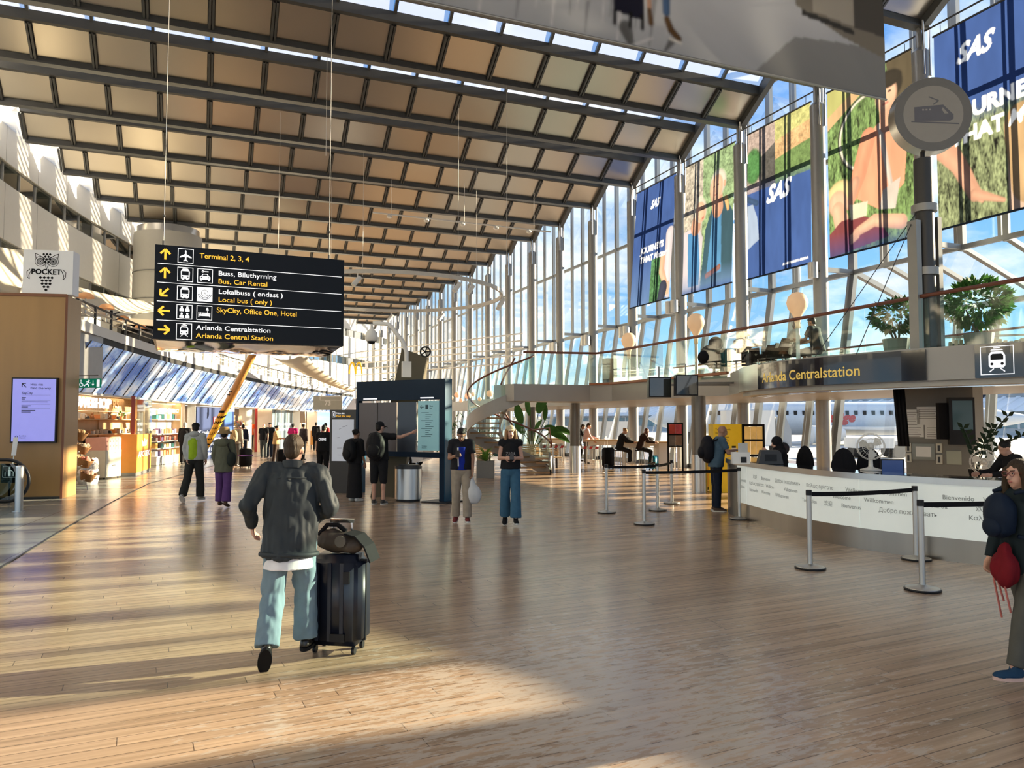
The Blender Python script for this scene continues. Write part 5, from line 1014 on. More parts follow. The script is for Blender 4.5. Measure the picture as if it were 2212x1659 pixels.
for t_, y, z in (('欢迎', 11.25, .80), ('Bienvenus', 10.85, .80), ('Добро пожаловать', 10.35, .80), ('Kαλώς ορίσατε', 9.45, .80), ('Welkom', 8.62, .80), ('Välkommen', 8.05, .80), ('Bienvenido', 7.25, .80), ('Welkom', 6.75, .80),
                 ('Kαλώς ορίσατε', 11.3, .68), ('Welkom', 10.62, .68), ('Välkommen', 10.1, .68), ('Bienvenido', 9.45, .68), ('Welcome', 8.82, .68), ('Willkommen', 8.28, .68), ('Tervetuloa', 7.5, .68), ('欢迎', 6.85, .68),
                 ('Bienvenido', 11.3, .56), ('Welcome', 10.8, .56), ('Willkommen', 10.3, .56), ('Tervetuloa', 9.55, .56), ('欢迎', 9.02, .56), ('Bienvenus', 8.68, .56), ('Добро пожаловать', 8.05, .56), ('Kαλώς', 6.95, .56), ('Bienvenido', 11.9, .7), ('Welkom', 11.9, .58)): word(t_, y, z)
wm.build('welcome_lettering', mat('grey_lettering', (.22, .24, .23), .6), g)
# lower staff desk and rear shelf
RR_ = Run([(a + 1.1, b_) for a, b_ in cpts[2:]])
g = thing('staff_desk', 'low dark staff desk behind the curved counter', 'desk', tuple(RR_.p(3, 0, 0))); mb = MB(); RR_.slab(mb, .2, RR_.L[-1], .70, .76, -.75, 0, 40); mb.build('desktop', mat('desk_grey', (.16, .155, .145), .35), g); mb = MB(); RR_.slab(mb, .2, RR_.L[-1], 0, .7, -.72, -.68, 40); mb.build('modesty_panel', M['dark_metal'], g)
for s_ in (1.5, 3.5, 5.5): mb = MB(); RR_.slab(mb, s_, s_ + .05, 0, .70, -.7, -.05, 2); mb.build('leg', M['dark_metal'], g)
# pillar with pinned notices
c = V((13.588, 11.338, 1.451)); c.z = 0
F = Fr(V((13.279, 11.463, 0.982)) * 1, V((13.518, 10.935, 1.003)) - V((13.279, 11.463, 0.982))); F = Fr((F.o.x, F.o.y, 0), (F.u.x, F.u.y, 0)); wq = .74
g = thing('notice_pillar', 'square grey pillar pinned with paper notices behind the counter', 'pillar', tuple(F.p(.4, 0, -.4)))
mb = MB(); mb.fbox(F, 0, 1.22, 0, ZB, -.8, 0); mb.build('shaft', mat('warm_grey_pillar', (.21, .20, .18), .6, 0, .06), g)
z_ = lambda y: 1.8 + (913 - y) / 1650 * 15.5
for x0, x1_, y0, y1 in ((.0, .28, 917, 885), (.22, .66, 918, 879), (.02, .34, 944, 918), (.36, .66, 947, 918)): mb = MB(); mb.fbox(F, x0, x1_, z_(y0), z_(y1), 0, .006); o = mb.build('paper_sheet', M['paper'], g); l_ = MB(); [rect(l_, F, x0 + .04, x1_ - .05 - .03 * (i % 3), z_(y1) - .06 - i * .045, z_(y1) - .05 - i * .045, .008) for i in range(5)]; l_.build('printed_lines', mat('print_grey', (.25, .22, .2), .8), o)
mb = MB(); mb.fbox(F, .12, .54, z_(992), z_(958), 0, .03); mb.build('frame', mat('pewter_frame', (.26, .26, .23), .4, .4), g); mb = MB(); mb.fbox(F, .19, .47, z_(986), z_(964), .03, .035); mb.build('paper_sheet', M['paper'], g)
for x, y in ((.0, 976), (.56, 976), (.0, 998), (.56, 1000)): mb = MB(); mb.fbox(F, x, x + .11, z_(y), z_(y - 19), 0, .05); mb.build('card_holder', mat('cream_plastic', (.60, .58, .50), .5), g); mb = MB(); mb.fbox(F, x + .035, x + .075, z_(y - 3), z_(y - 15), .05, .055); mb.build('card', M['dark_metal'], g)
mb = MB(); mb.fbox(F, .74, 1.0, z_(1000), z_(972), 0, .02); mb.build('notice_board', mat('pale_green_sheet', (.42, .44, .36), .7), g)
F2 = Fr(V((13.205, 10.414, 1.368)), (.86, -.5, 0)); F2 = Fr((F2.o.x, F2.o.y, 1.38), F2.u)
g = thing('departure_screen', 'black upright departure screen mounted beside the notice pillar', 'screen', tuple(F2.o)); mb = MB(); mb.fbox(F2, 0, .46, 0, .90, -.1, 0); mb.build('housing', M['black'], g); mb = MB(); mb.fbox(F2, .06, .42, .28, .84, 0, .004); mb.build('display', mat('dark_green_display', (.012, .03, .03), .2, emit=.3), g); mb = MB(); mb.fbox(F2, -.15, .05, .1, .8, -.22, -.08); mb.build('bracket', M['matblack'], g)
# fans
def fan(c, rz, s, lab):
    g = thing('desk_fan', lab, 'fan', c, rz, 'white desk fans at the station counter'); pl = mat('white_plastic', (.72, .70, .64), .4)
    def ad_(mb, nm, m_=pl, sm=40): o = mb.build(nm, m_, smooth=sm); o.parent = g; return o
    ad_(MB().lathe([(.15 * s, 0), (.15 * s, .015), (.05 * s, .045), (.03 * s, .06)], (0, 0, 0), 20), 'base'); ad_(MB().lathe([(.035 * s, .04), (.025 * s, .26 * s)], (0, 0, 0), 12), 'stand'); ad_(MB().lathe([(.03 * s, -.1 * s), (.055 * s, -.06 * s), (.055 * s, .05 * s), (.03 * s, .07 * s)], (0, .03 * s, .36 * s), 14, (0, -1, 0)), 'motor')
    Ff = Fr((0, -.06 * s, .36 * s), (1, 0, 0), (0, 0, 1)); mb = MB(); 
    for i in range(3):
        a = i * 2.094 + .5; mb.add([Ff.p(.03 * s * math.cos(a), .03 * s * math.sin(a), .0)] + [Ff.p(r_ * s * math.cos(a + t), r_ * s * math.sin(a + t), dz * s) for r_, t, dz in ((.09, -.35, .015), (.155, -.25, .02), (.175, .2, .0), (.155, .65, -.02), (.09, .55, -.015))], [(0, 1, 2), (0, 2, 3), (0, 3, 4), (0, 4, 5)])
    mb.ball(Ff.p(0, 0, 0), .035 * s, 10, 6); ad_(mb, 'blades', pl, False)
    mb = MB(); pts = lambda r_, dz: [Ff.p(r_ * s * math.cos(2 * math.pi * i / 28), r_ * s * math.sin(2 * math.pi * i / 28), dz * s) for i in range(28)]
    for r_, dz in ((.20, 0), (.185, .045), (.185, -.045), (.06, .055), (.12, .054)): mb.tube(pts(r_, dz), .004 * s, 5, True)
    for i in range(24): a = 2 * math.pi * i / 24; mb.tube([Ff.p(.05 * s * math.cos(a), .05 * s * math.sin(a), .055 * s), Ff.p(.185 * s * math.cos(a), .185 * s * math.sin(a), .045 * s), Ff.p(.2 * s * math.cos(a), .2 * s * math.sin(a), 0), Ff.p(.185 * s * math.cos(a), .185 * s * math.sin(a), -.045 * s)], .0018 * s, 4)
    ad_(mb, 'guard', pl, False)
c = (9.29, 8.76, 1.08); fan((c[0] + .12, c[1], 1.078), -.72, 1.0, 'white desk fan on the curved counter top')
c = (12.281, 9.062, 1.095); fan((c[0], c[1], .76), -.9, 1.05, 'white desk fan at the far end behind the notice pillar')
def monitor(c, rz, w, h, lab, col, name='computer_monitor'):
    g = thing(name, lab, 'monitor', c, rz); F = Fr((0, 0, .1), (1, 0, 0))
    for mb, nm, m_ in ((MB().fbox(F, -w / 2, w / 2, .06, .06 + h, -.03, 0), 'housing', M['black']), (MB().fbox(F, -w / 2 + .02, w / 2 - .02, .08, .04 + h, 0, .003), 'display', col), (MB().fbox(F, -.03, .03, -.1, .1, -.05, -.02), 'stand', M['steel']), (MB().fbox(F, -.1, .1, -.1, -.085, -.12, .08), 'foot', M['steel'])): o = mb.build(nm, m_); o.parent = g
c = (10.18, 9.047, 1.138); monitor((c[0], c[1], .76), -.5, .36, .30, 'computer monitor with a dark blue display left of the notice pillar', mat('navy_display', (.02, .04, .12), .25, emit=.4))
def office_chair(c, rz, lab):
    g = thing('office_chair', lab, 'chair', c, rz, 'black office chairs behind the counter'); P_ = []
    P_ += [(MB().lathe([(.02, .40), (.25, .42), (.26, .48), (.2, .50)], (0, 0, 0), 16), 'seat', M['matblack']), (MB().ball((0, -.24, .80), (.23, .06, .30), 16, 10), 'backrest', M['matblack']), (MB().cyl((0, 0, .08), (0, 0, .42), .03, n=8), 'column', M['dark_metal'])]
    mb = MB()
    for i in range(5): a = i * 1.257; mb.bar((0, 0, .08), (.28 * math.cos(a), .28 * math.sin(a), .05), .04)
    P_.append((mb, 'star_base', M['dark_metal'])); P_.append((MB().bar((0, -.1, .42), (0, -.24, .6), .05), 'back_support', M['dark_metal']))
    for mb, nm, m_ in P_: o = mb.build(nm, m_); o.parent = g
    for i in range(5): a = i * 1.257; o = MB().ball((.28 * math.cos(a), .28 * math.sin(a), .03), .03, 8, 6).build('castor', M['black']); o.parent = g
    g.scale = (.9, .9, 1.25)
for px, rz, lab in (((9.891, 9.811, 1.052), 2.2, 'black office chair empty behind the counter, left of the white fan'), ((10.21, 11.192, 0.97), 1.7, 'black office chair of the seated woman in a black headscarf'), ((10.498, 9.782, 1.079), 2.4, 'black office chair half hidden behind the white fan')): office_chair((px[0], px[1], 0), rz, lab)
c = (12.734, 9.526, 1.087); g = thing('zz_plant', 'dark leafy pot plant behind the notice pillar at the right', 'plant', (c[0], c[1], .76)); mb = MB(); st = MB(); rg = random.Random(5)
for dx, h, bend in ((.25, 1.05, .35), (.3, .75, .55), (.1, .8, .2), (-.05, .7, -.2)):
    pts = [V((c[0] + (dx + bend * t * .6) * t * .9, c[1] - (dx + bend * t) * t * .5, .95 + h * t - bend * .25 * t * t)) for t in [i / 8 for i in range(9)]]; st.tube(pts, .012, 5)
    for i in range(3, 9):
        for s_ in (-1, 1):
            d = V((.55 * s_ + .2, -.3 * s_, .55)).normalized(); p_ = pts[i]; n_ = d.cross(V((.3, .9, 0))).normalized(); mb.add([p_, p_ + d * .07 + n_ * .04, p_ + d * .15, p_ + d * .07 - n_ * .04], [(0, 1, 2, 3)])
mb.build('foliage', M['darkleaf'], g); st.build('stems', M['darkleaf'], g); MB().lathe([(.1, 0), (.14, .22), (.12, .22)], (c[0], c[1], .76), 14).build('pot', M['matblack'], g)
c = V((12.397, 10.741, 1.774)); F = Fr((c.x, c.y, 0), (.83, -.55, 0)); mb = MB(); rows = [[F.p(-.16 + .2 * i / 12 + (2.3 - z) * .06, z, .03 * math.sin(i * 1.6)) for i in range(13)] for z in (1.35, 1.7, 2.05, 2.5)]; mb.sheet(rows); o = mb.build('curtain', M['matblack'], smooth=True); tag(o, 'narrow black curtain hanging beside the notice pillar', 'curtain'); md = o.modifiers.new('t', 'SOLIDIFY'); md.thickness = .01
# things on the counter's left end
c = V((8.7, 10.8, 1.08)); Fq = Fr((c.x + .1, c.y + .1, 1.08), (.85, -.5, 0)); g = thing('ticket_printer', 'small white ticket printer on the left end of the counter', 'printer', tuple(Fq.o)); mb = MB(); mb.fbox(Fq, -.22, .08, 0, .2, -.2, 0); mb.build('body', M['white'], g); mb = MB(); mb.fbox(Fq, -.08, .02, .02, .12, 0, .006); mb.build('front_label', M['black'], g); mb = MB(); mb.fbox(Fq, -.1, .06, .2, .36, -.16, -.13); mb.build('card_reader', mat('pale_grey_plastic', (.5, .5, .48), .5), g)
Fq = Fr((c.x + .42, c.y - .1, 1.08), (.85, -.5, 0)); g = thing('till_unit', 'dark grey till unit on the counter next to the white ticket printer', 'till', tuple(Fq.o)); mb = MB(); mb.prism(Fr(Fq.o, Fq.u), [(-.16, 0), (.26, 0), (.22, .2), (.18, .24), (-.1, .24)], -.25, 0); mb.build('housing', M['dark_metal'], g); mb = MB(); mb.fbox(Fq, -.05, .15, .05, .17, 0, .004); mb.build('display', M['black'], g)
# ================================================================ barrier posts with belts
posts = []
M['satin'] = mat('satin_steel_post', (.52, .51, .48), .35, .9, .06)
for xy, lab in (((7.5, 13.54, 0), 'barrier post with a black belt, leftmost of the group in the open floor'), ((7.27, 11.76, 0), 'barrier post nearest to camera in the left group, belt running right to the counter'), ((8.67, 13.5, 0), 'barrier post second from right in the left group'), ((9.7, 14.53, 0), 'barrier post farthest back in the left group'), ((9.3, 11.71, 0), 'barrier post standing against the left end of the curved counter'), ((6.99, 7.47, 0), 'barrier post left of the woman in glasses with belt to the right'), ((8.73, 7.42, 0), 'barrier post close to the counter, joined to the post on its left'), ((7.21, 6.06, 0), 'barrier post nearest to camera, its belt ending behind the woman in glasses')):
    o = V(xy); g = thing('barrier_post', lab, 'barrier post', tuple(o), 0, 'steel belt barrier posts'); MB().lathe([(.175, 0), (.18, .012), (.17, .03), (.06, .045), (.04, .06)], o, 28).build('base', M['satin'], g, smooth=40); MB().lathe([(.182, .001), (.186, .012), (.18, .024)], o, 28).build('rubber_rim', M['black'], g, smooth=True); MB().cyl(o + V((0, 0, .05)), o + V((0, 0, .93)), .032, n=18).build('post', M['satin'], g, smooth=40); MB().cyl(o + V((0, 0, .90)), o + V((0, 0, .965)), .036, n=18).build('cassette', M['black'], g, smooth=40); posts.append(o)
def belt(a, b_, lab, sag=.0):
    d = (b_ - a).normalized(); a = a + d * .04; b_ = b_ - d * .04; mb = MB(); rows = []
    for j, z in enumerate((.885, .94)): rows.append([V((a.x + (b_.x - a.x) * i / 10, a.y + (b_.y - a.y) * i / 10, z - sag * 4 * (i / 10) * (1 - i / 10))) for i in range(11)])
    mb.sheet(rows); o = mb.build('barrier_belt', M['matblack']); md = o.modifiers.new('t', 'SOLIDIFY'); md.thickness = .004; tag(o, lab, 'belt', 'black barrier belts')
belt(posts[0], posts[2], 'black belt between the two left barrier posts of the far group', .01); belt(posts[2], posts[3], 'black belt of the far group reaching the rearmost post', .01); belt(posts[1], posts[4], 'long black belt reaching the post at the left end of the counter', .01); belt(posts[5], posts[6], 'black belt in front of the white welcome lettering', .015); belt(posts[7], V((10.4, 5.6, 0)), 'black belt running behind the woman in glasses at the right', .015)
# ================================================================ spiral stair
c = V((9.793, 24.517, 1.21)); c.z = 0
hd = V((.374, .927, 0)); rt = V((.927, -.374, 0))
def hp(th, r, z): a = R(th); return c + rt * (r * math.cos(a)) - hd * (r * math.sin(a)) + V((0, 0, z))
T0, T1, RO, RI = 55, 352, 1.42, .32
zt = lambda th: (ZM - .12) * (1 - ((th - T0) / (T1 - T0)))
g = thing('spiral_staircase', 'spiral staircase curling down from the mezzanine with glass sides', 'staircase', tuple(c))
def strip(r, dz0, dz1, th, n=48, a0=T0, a1=T1):
    mb = MB(); rows = [[hp(a0 + (a1 - a0) * i / n, rr, zt(a0 + (a1 - a0) * i / n) + dz) for rr, dz in ((r, dz0), (r + th, dz0), (r + th, dz1), (r, dz1), (r, dz0))] for i in range(n + 1)]; mb.sheet(rows); return mb
strip(RO, -.32, .16, .05).build('outer_stringer', mat('grey_painted_stringer', (.36, .355, .34), .45, .2), g, smooth=40); strip(RI, -.25, .12, .04).build('inner_stringer', MATS['grey_painted_stringer'], g, smooth=40)
mb = MB(); n = 36; mb.sheet([[hp(T0 + (T1 - T0) * i / n, RO + .02, zt(T0 + (T1 - T0) * i / n) + dz) for dz in (.1, 1.08)] for i in range(n + 1)]); mb.build('glass_side', M['rail_glass'], g, smooth=True)
for r in (RO + .02, RI + .02): MB().tube([hp(T0 + (T1 - T0) * i / 48, r, zt(T0 + (T1 - T0) * i / 48) + 1.08) for i in range(49)], .032, 7).build('handrail', M['darkwood'], g, smooth=True)
tw = mat('oak_tread', (.40, .25, .12), .45, 0, .15, 5)
for i in range(17):
    a = T0 + (T1 - T0) * (i + .5) / 17; z = zt(a); mb = MB(); q = [hp(a - 8, RI, z), hp(a - 8, RO, z), hp(a + 10, RO, z), hp(a + 10, RI, z)]; mb.add(q + [p_ - V((0, 0, .05)) for p_ in q], [(0, 1, 2, 3), (7, 6, 5, 4), (0, 4, 5, 1), (1, 5, 6, 2), (2, 6, 7, 3), (3, 7, 4, 0)]); mb.build('tread', tw, g)
# lower flight towards the right
a, b_ = hp(350, 1.42, .62), V((11.62, 24.87, 0)); b_.z = 0; dd = (b_ - a); mb = MB(); mb.bar(a, b_ + V((0, 0, .04)), .06, .34); mb.build('lower_stringer', MATS['grey_painted_stringer'], g)
MB().tube([hp(300, RO, zt(300) + 1.0), a + V((0, 0, 1.0)), b_ + V((-.05, 0, .95))], .03, 7).build('handrail', M['darkwood'], g); MB().cyl(b_, b_ + V((0, 0, .95)), .025, n=8).build('newel_post', M['steel'], g)
for t in (.2, .45, .7): p_ = a + dd * t; mb = MB(); mb.box(p_ + V((-.15, .35, .05)), (.5, .9, .05), M4.Rotation(-.4, 3, 'Z')); mb.build('tread', tw, g)
# ================================================================ red and white tape, high tables, stools
tp = [V((11.94, 26.76, 0)), V((13.18, 27.21, 0)), V((13.45, 24.68, 0))]
for p_, lab in ((tp[0], 'thin steel post holding striped tape beside the spiral stair'), (tp[2], 'thin steel post holding the right end of the striped tape')): o = MB().cyl(p_, p_ + V((0, 0, .98)), .028, n=8).build('tape_post', M['steel']); MB().cyl(p_, p_ + V((0, 0, .015)), .16, n=16).build('base', M['steel'], o); tag(o, lab, 'post')
for i, (a, b_, lab) in enumerate(((tp[0], V((12.74, 26.13, 0)), 'red and white striped tape left of the round column'), (V((12.8, 25.51, 0)), tp[2], 'red and white striped tape right of the round column'))):
    L_ = (b_ - a).length; u = (b_ - a).normalized(); n_ = int(L_ / .11); r_, w_ = MB(), MB()
    for j in range(n_): p_, q = a + u * (L_ * j / n_), a + u * (L_ * (j + 1) / n_); s_ = u * .05; (r_ if j % 2 else w_).add([p_ + V((0, 0, .84)), q + V((0, 0, .84)), q + s_ + V((0, 0, .93)), p_ + s_ + V((0, 0, .93))], [(0, 1, 2, 3)])
    o = r_.build('striped_tape', mat('tape_red', (.60, .03, .03), .5)); tag(o, lab, 'tape'); w_.build('white_stripes', M['white'], o)
def high_table(c, u, L_, d, lab):
    g = thing('high_table', lab, 'table', c); F = Fr(c, u); F.n = V((-F.u.y, F.u.x, 0)); mb = MB(); mb.fbox(F, 0, L_, 1.02, 1.07, 0, d); mb.build('tabletop', M['wood'], g)
    for x in (.05, L_ - .1):
        for z in (.05, d - .08): mb = MB(); mb.fbox(F, x, x + .05, 0, 1.02, z, z + .05); mb.build('leg', M['white'], g)
    mb = MB(); mb.fbox(F, .02, L_ - .02, .82, 1.02, d - .05, d - .02); mb.build('apron', M['white'], g)
c0 = V((14.85, 25.28, 0)); high_table(tuple(c0 + V((.1, .35, 0))), (.93, -.36, 0), 2.2, .7, 'long pale wooden high table where two people sit at the window')
c1 = V((14.82, 28.64, 0)); high_table(tuple(c1 + V((.35, .6, 0))), (.93, -.36, 0), 1.8, .7, 'pale wooden high table where a person in a pink shirt stands'); c2 = V((14.46, 31.17, 0)); high_table((c2.x, c2.y + 1.2, 0), (.93, -.36, 0), 1.2, .6, 'pale wooden high table behind the spiral stair end')
def stool(c, lab):
    g = thing('bar_stool', lab, 'stool', c, 0, 'bar stools at the window tables'); o = MB().cyl((0, 0, .74), (0, 0, .78), .19, n=16).build('seat', M['dark_metal']); o.parent = g
    for a in (45, 135, 225, 315): o = MB().cyl((.2 * math.cos(R(a)), .2 * math.sin(R(a)), 0), (.14 * math.cos(R(a)), .14 * math.sin(R(a)), .74), .014, n=6).build('leg', M['steel']); o.parent = g
    o = MB().tube([(.18 * math.cos(i * .5236), .18 * math.sin(i * .5236), .25) for i in range(12)], .01, 5, True).build('foot_ring', M['steel']); o.parent = g
for p_, lab in (((14.48, 25.13, 0), 'bar stool under the left seated woman in black'), ((15.2, 24.84, 0), 'bar stool under the right seated woman in black'), ((15.29, 28.45, 0), 'bar stool right of the person in a pink shirt'), ((14.84, 31.02, 0), 'bar stool behind the round column at the striped tape')): stool((p_[0], p_[1], 0), lab)
c = V((16.43, 25.58, 0)); MB().bx(c.x + .02, c.x + .5, c.y - .1, c.y + .3, 0, 1.08).build('white_cabinet', M['white']); tag(bpy.data.objects['white_cabinet'], 'white box cabinet right of the window high table', 'cabinet')
c = (15.9, 25.47, 0); case((c[0], c[1] - .45, 0), .4, .4, .25, .55, mat('turquoise_case', (.0, .22, .34), .4), 'suitcase', 'turquoise suitcase on the floor by the seated women')
c = (14.8, 26.56, 0); case((c[0], c[1], 0), .4, .5, .3, .82, M['matblack'], 'suitcase', 'black suitcase left of the seated women at the window table')
# poster stands, yellow booth
def poster(c, u, w, z0, z1, lab, cols, rows_, th=.06, legs=True, cn=4):
    g = thing('poster_stand', lab, 'poster stand', c); F = Fr(c, u); mb = MB()
    for x in (0, w - .05): mb.fbox(F, x, x + .05, 0 if legs else z0, z1, -th, 0)
    for z in (z0, z1 - .05, (z0 + z1) / 2 - .02): mb.fbox(F, 0, w, z, z + .05, -th, 0)
    mb.build('frame', M['matblack'], g); k = 0
    for r_ in range(rows_):
        for q in range(cn):
            z = z0 + .05 + (z1 - z0 - .1) * r_ / rows_; x = .05 + (w - .1) * q / cn; mb = MB(); mb.fbox(F, x + .005, x + (w - .1) / cn - .005, z + .01, z + (z1 - z0 - .1) / rows_ - .01, -.03, -.01); mb.build('poster_sheet', cols[k % len(cols)], g); k += 1
pr = [mat('poster_%s' % n_, c_, .5, 0, .5, 5) for n_, c_ in (('grey', (.14, .13, .13)), ('brown', (.24, .16, .12)), ('red', (.50, .06, .05)), ('pink', (.55, .08, .12)), ('orange', (.55, .18, .12)), ('dusk', (.25, .20, .20)))]
c = (15.71, 23.77, 0); poster(c, (.93, -.37, 0), .58, .92, 1.80, 'black poster stand with reddish advertising sheets left of the round column', [pr[0], pr[1], pr[2], pr[3], pr[5], pr[4]], 2, cn=2)
c = (14.8, 18.45, 0); c = V((12.548, 15.64, 0.677)); am = [mat('amber_window_%d' % i, (.60, .36, .10), .4, 0, .35, 6, emit=.25) for i in range(1)]; poster((c.x, c.y, 0), (.93, -.37, 0), .56, .95, 1.76, 'black framed stand with glowing amber window panes beside the yellow booth', am, 2, cn=3)
g = thing('yellow_booth', 'bright yellow information booth panel behind the man at the counter', 'booth', (12.476, 16.101, 0.301)); c = V((12.244, 16.41, 0.761)); F = Fr((c.x, c.y, 0), (.93, -.37, 0)); yl = mat('signal_yellow', (.80, .52, .02), .5, emit=.08); mb = MB(); mb.fbox(F, 0, .74, 0, 1.76, -.5, 0); mb.build('panel', yl, g); mb = MB(); text(mb, F, 'Traveling with', .05, 1.60, .05, bold=.01); text(mb, F, 'Hassle free?', .05, 1.51, .05, bold=.01)
for i in range(4): rect(mb, F, .05, .4 - .05 * (i % 2), 1.42 - i * .05, 1.435 - i * .05)
mb.build('lettering', mat('brown_ink', (.18, .10, .0), .6), g); mb = MB(); mb.fbox(F, .47, .57, .9, 1.2, 0, .02); mb.build('card_terminal', M['black'], g); mb = MB(); mb.fbox(F, .46, .58, 1.0, 1.15, .02, .03); mb.build('label', M['white'], g)
c = V((12.296, 17.252, 0.348)); F = Fr((c.x, c.y, 0), (.93, -.37, 0)); g = thing('side_cabinet', 'brown slatted wooden cabinet right of the round column', 'cabinet', tuple(F.o)); mb = MB(); mb.fbox(F, 0, .42, .08, .9, -.4, 0); mb.build('body', mat('slatted_brown', (.20, .13, .08), .5, 0, .4, 30, stretch=(20, 20, .1)), g); mb = MB(); mb.fbox(F, -.02, .44, .9, .93, -.42, .02); mb.build('top', M['dark_metal'], g); mb = MB(); mb.fbox(F, .02, .40, 0, .08, -.36, -.04); mb.build('plinth', M['black'], g)
# ================================================================ plants and benches by the stair
c = V((8.4, 23.47, 0)); g = thing('planter', 'square grey concrete planter with spiky green plant behind the man in blue', 'planter', tuple(c)); F = Fr(c, (.93, -.37, 0)); mb = MB(); mb.fbox(F, -.16, .42, 0, .55, -.55, 0); mb.build('box', mat('grey_fibre_planter', (.24, .235, .22), .7, 0, .15, 3), g); mb = MB(); rg = random.Random(2)
for i in range(70):
    a, e_ = rg.uniform(0, 6.28), rg.uniform(.35, 1.3); L_ = rg.uniform(.4, .7); o = F.p(.13, .54, -.27); d = V((math.cos(a) * math.cos(e_), math.sin(a) * math.cos(e_), math.sin(e_))); n_ = V((-math.sin(a), math.cos(a), 0)) * .022; q = o + d * L_ * .6; t = o + d * L_ + V((math.cos(a), math.sin(a), -.9)) * .12; mb.add([o - n_, o + n_, q + n_, t, q - n_], [(0, 1, 2, 4), (4, 2, 3)])
mb.build('foliage', mat('bright_leaf', (.16, .33, .04), .45, 0, .35, 9, trans=.25), g)
def paddle(c, stems, lab, name='strelitzia', m_=None):
    g = thing(name, lab, 'plant', tuple(c)); mb, st = MB(), MB()
    for dx, dy, h, L_, tilt, face in stems:
        b_ = V(c) + V((0, 0, .5)); t = V(c) + rt * dx + hd * dy + V((0, 0, h)); st.tube([b_, (b_ + t) / 2 + V((0, 0, .15)), t], .016, 5); d = (rt * tilt + V((0, 0, 1 if tilt < 1 else .2 - tilt * .2))).normalized(); s_ = d.cross(hd).normalized() * math.cos(face) + hd * math.sin(face); n_ = 10; rows = []
        for i in range(n_ + 1):
            k = i / n_; w = L_ * .20 * math.sin(math.pi * min(1, k * .92 + .08)) ** .7; q = t + d * L_ * k - V((0, 0, .25 * L_ * k * k * abs(tilt))); f = d.cross(s_) * .25 * w; rows.append([q - s_ * w + f, q, q + s_ * w + f])
        mb.sheet(rows)
    mb.build('foliage', m_ or M['leaf'], g, smooth=True); st.build('stems', M['leaf'], g); MB().lathe([(.22, 0), (.30, .5), (.27, .5), (.24, .42)], c, 18).build('pot', mat('terracotta_grey_pot', (.28, .24, .2), .7), g, smooth=40)
c = V((13.09, 30.1, 0)); paddle(c, [(-.45, 0, 1.75, 1.0, -.25, .4), (-.1, .1, 2.1, .9, -.15, .9), (.25, -.1, 2.2, 1.1, .35, .3), (.55, .2, 1.9, .7, .1, .7), (.5, -.2, 1.6, .8, 1.4, .2), (.75, .1, 1.35, .9, 1.6, .4), (-.35, -.2, 1.3, .8, -.6, .2), (.1, -.25, 1.4, .7, .5, .9), (.95, 0, 1.55, .8, 1.3, .5)], 'large paddle-leaved potted plant right of the spiral staircase')
def palm(c, n_, h, r, lab):
    g = thing('palm', lab, 'plant', tuple(c)); mb, st = MB(), MB(); rg = random.Random(int(c[0] * 10))
    for i in range(n_):
        a = 6.28 * i / n_ + rg.random() * .4; L_ = r * rg.uniform(.8, 1.2); hh = h * rg.uniform(.75, 1.05); pts = [V(c) + V((math.cos(a) * L_ * t, math.sin(a) * L_ * t, .45 + (hh - .45) * math.sin(t * 2.0) / math.sin(1.57) if False else .45 + (hh - .45) * (1 - (1 - t) ** 2) - .25 * t ** 4)) for t in [j / 10 for j in range(11)]]; st.tube(pts, .01, 4)
        for j in range(3, 11):
            for s_ in (-1, 1): d = ((pts[min(j + 1, 10)] - pts[j - 1]).normalized() * .8 + V((-math.sin(a), math.cos(a), 0)) * s_ + V((0, 0, -.25))).normalized(); n__ = V((0, 0, 1)).cross(d).normalized() * .016; p_ = pts[j]; mb.add([p_, p_ + d * .13 + n__, p_ + d * .32, p_ + d * .13 - n__], [(0, 1, 2, 3)])
    mb.build('foliage', M['leaf'], g); st.build('stems', M['leaf'], g); MB().lathe([(.18, 0), (.25, .45), (.22, .45)], c, 16).build('pot', MATS['terracotta_grey_pot'], g)
c = V((11.58, 32.33, 0)); palm(c, 13, 1.75, .85, 'feathery palm behind the spiral staircase'); c = V((10.26, 31.63, 0)) + V((-.3, .6, 0)); palm(c, 12, 2.3, .6, 'tall palm just right of the information board'); c = V((9.27, 29.46, 0)); palm(c, 10, 1.3, .5, 'low dark palm close to the information board leg')
def slat_bench(c, u, w, lab, back=True):
    g = thing('slatted_bench', lab, 'bench', tuple(c)); F = Fr(c, u); F.n = V((-F.u.y, F.u.x, 0))
    for i in range(5): mb = MB(); mb.fbox(F, 0, w, .40, .44, .1 * i, .1 * i + .075); mb.build('seat_slat', M['wood'], g)
    if back:
        for i in range(5): mb = MB(); mb.fbox(F, .1, w - .1, .5 + i * .09, .57 + i * .09, .50 + i * .02, .53 + i * .02); mb.build('back_slat', M['wood'], g)
    for x in (.15, w - .2): mb = MB(); mb.bar(F.p(x, 0, .05), F.p(x, .42, .2), .05); mb.bar(F.p(x, 0, .5), F.p(x, .95, .58), .05); mb.build('leg', M['dark_metal'], g)
c = V((11.36, 27.95, 0)); slat_bench(c, (.93, -.37, 0), 1.9, 'slatted wooden bench behind the lower flight of the spiral stair'); c = V((10.4, 30.8, 0)); slat_bench(c + V((-.2, .5, 0)), (.93, -.37, 0), 1.5, 'slatted wooden bench seen through the spiral stair')
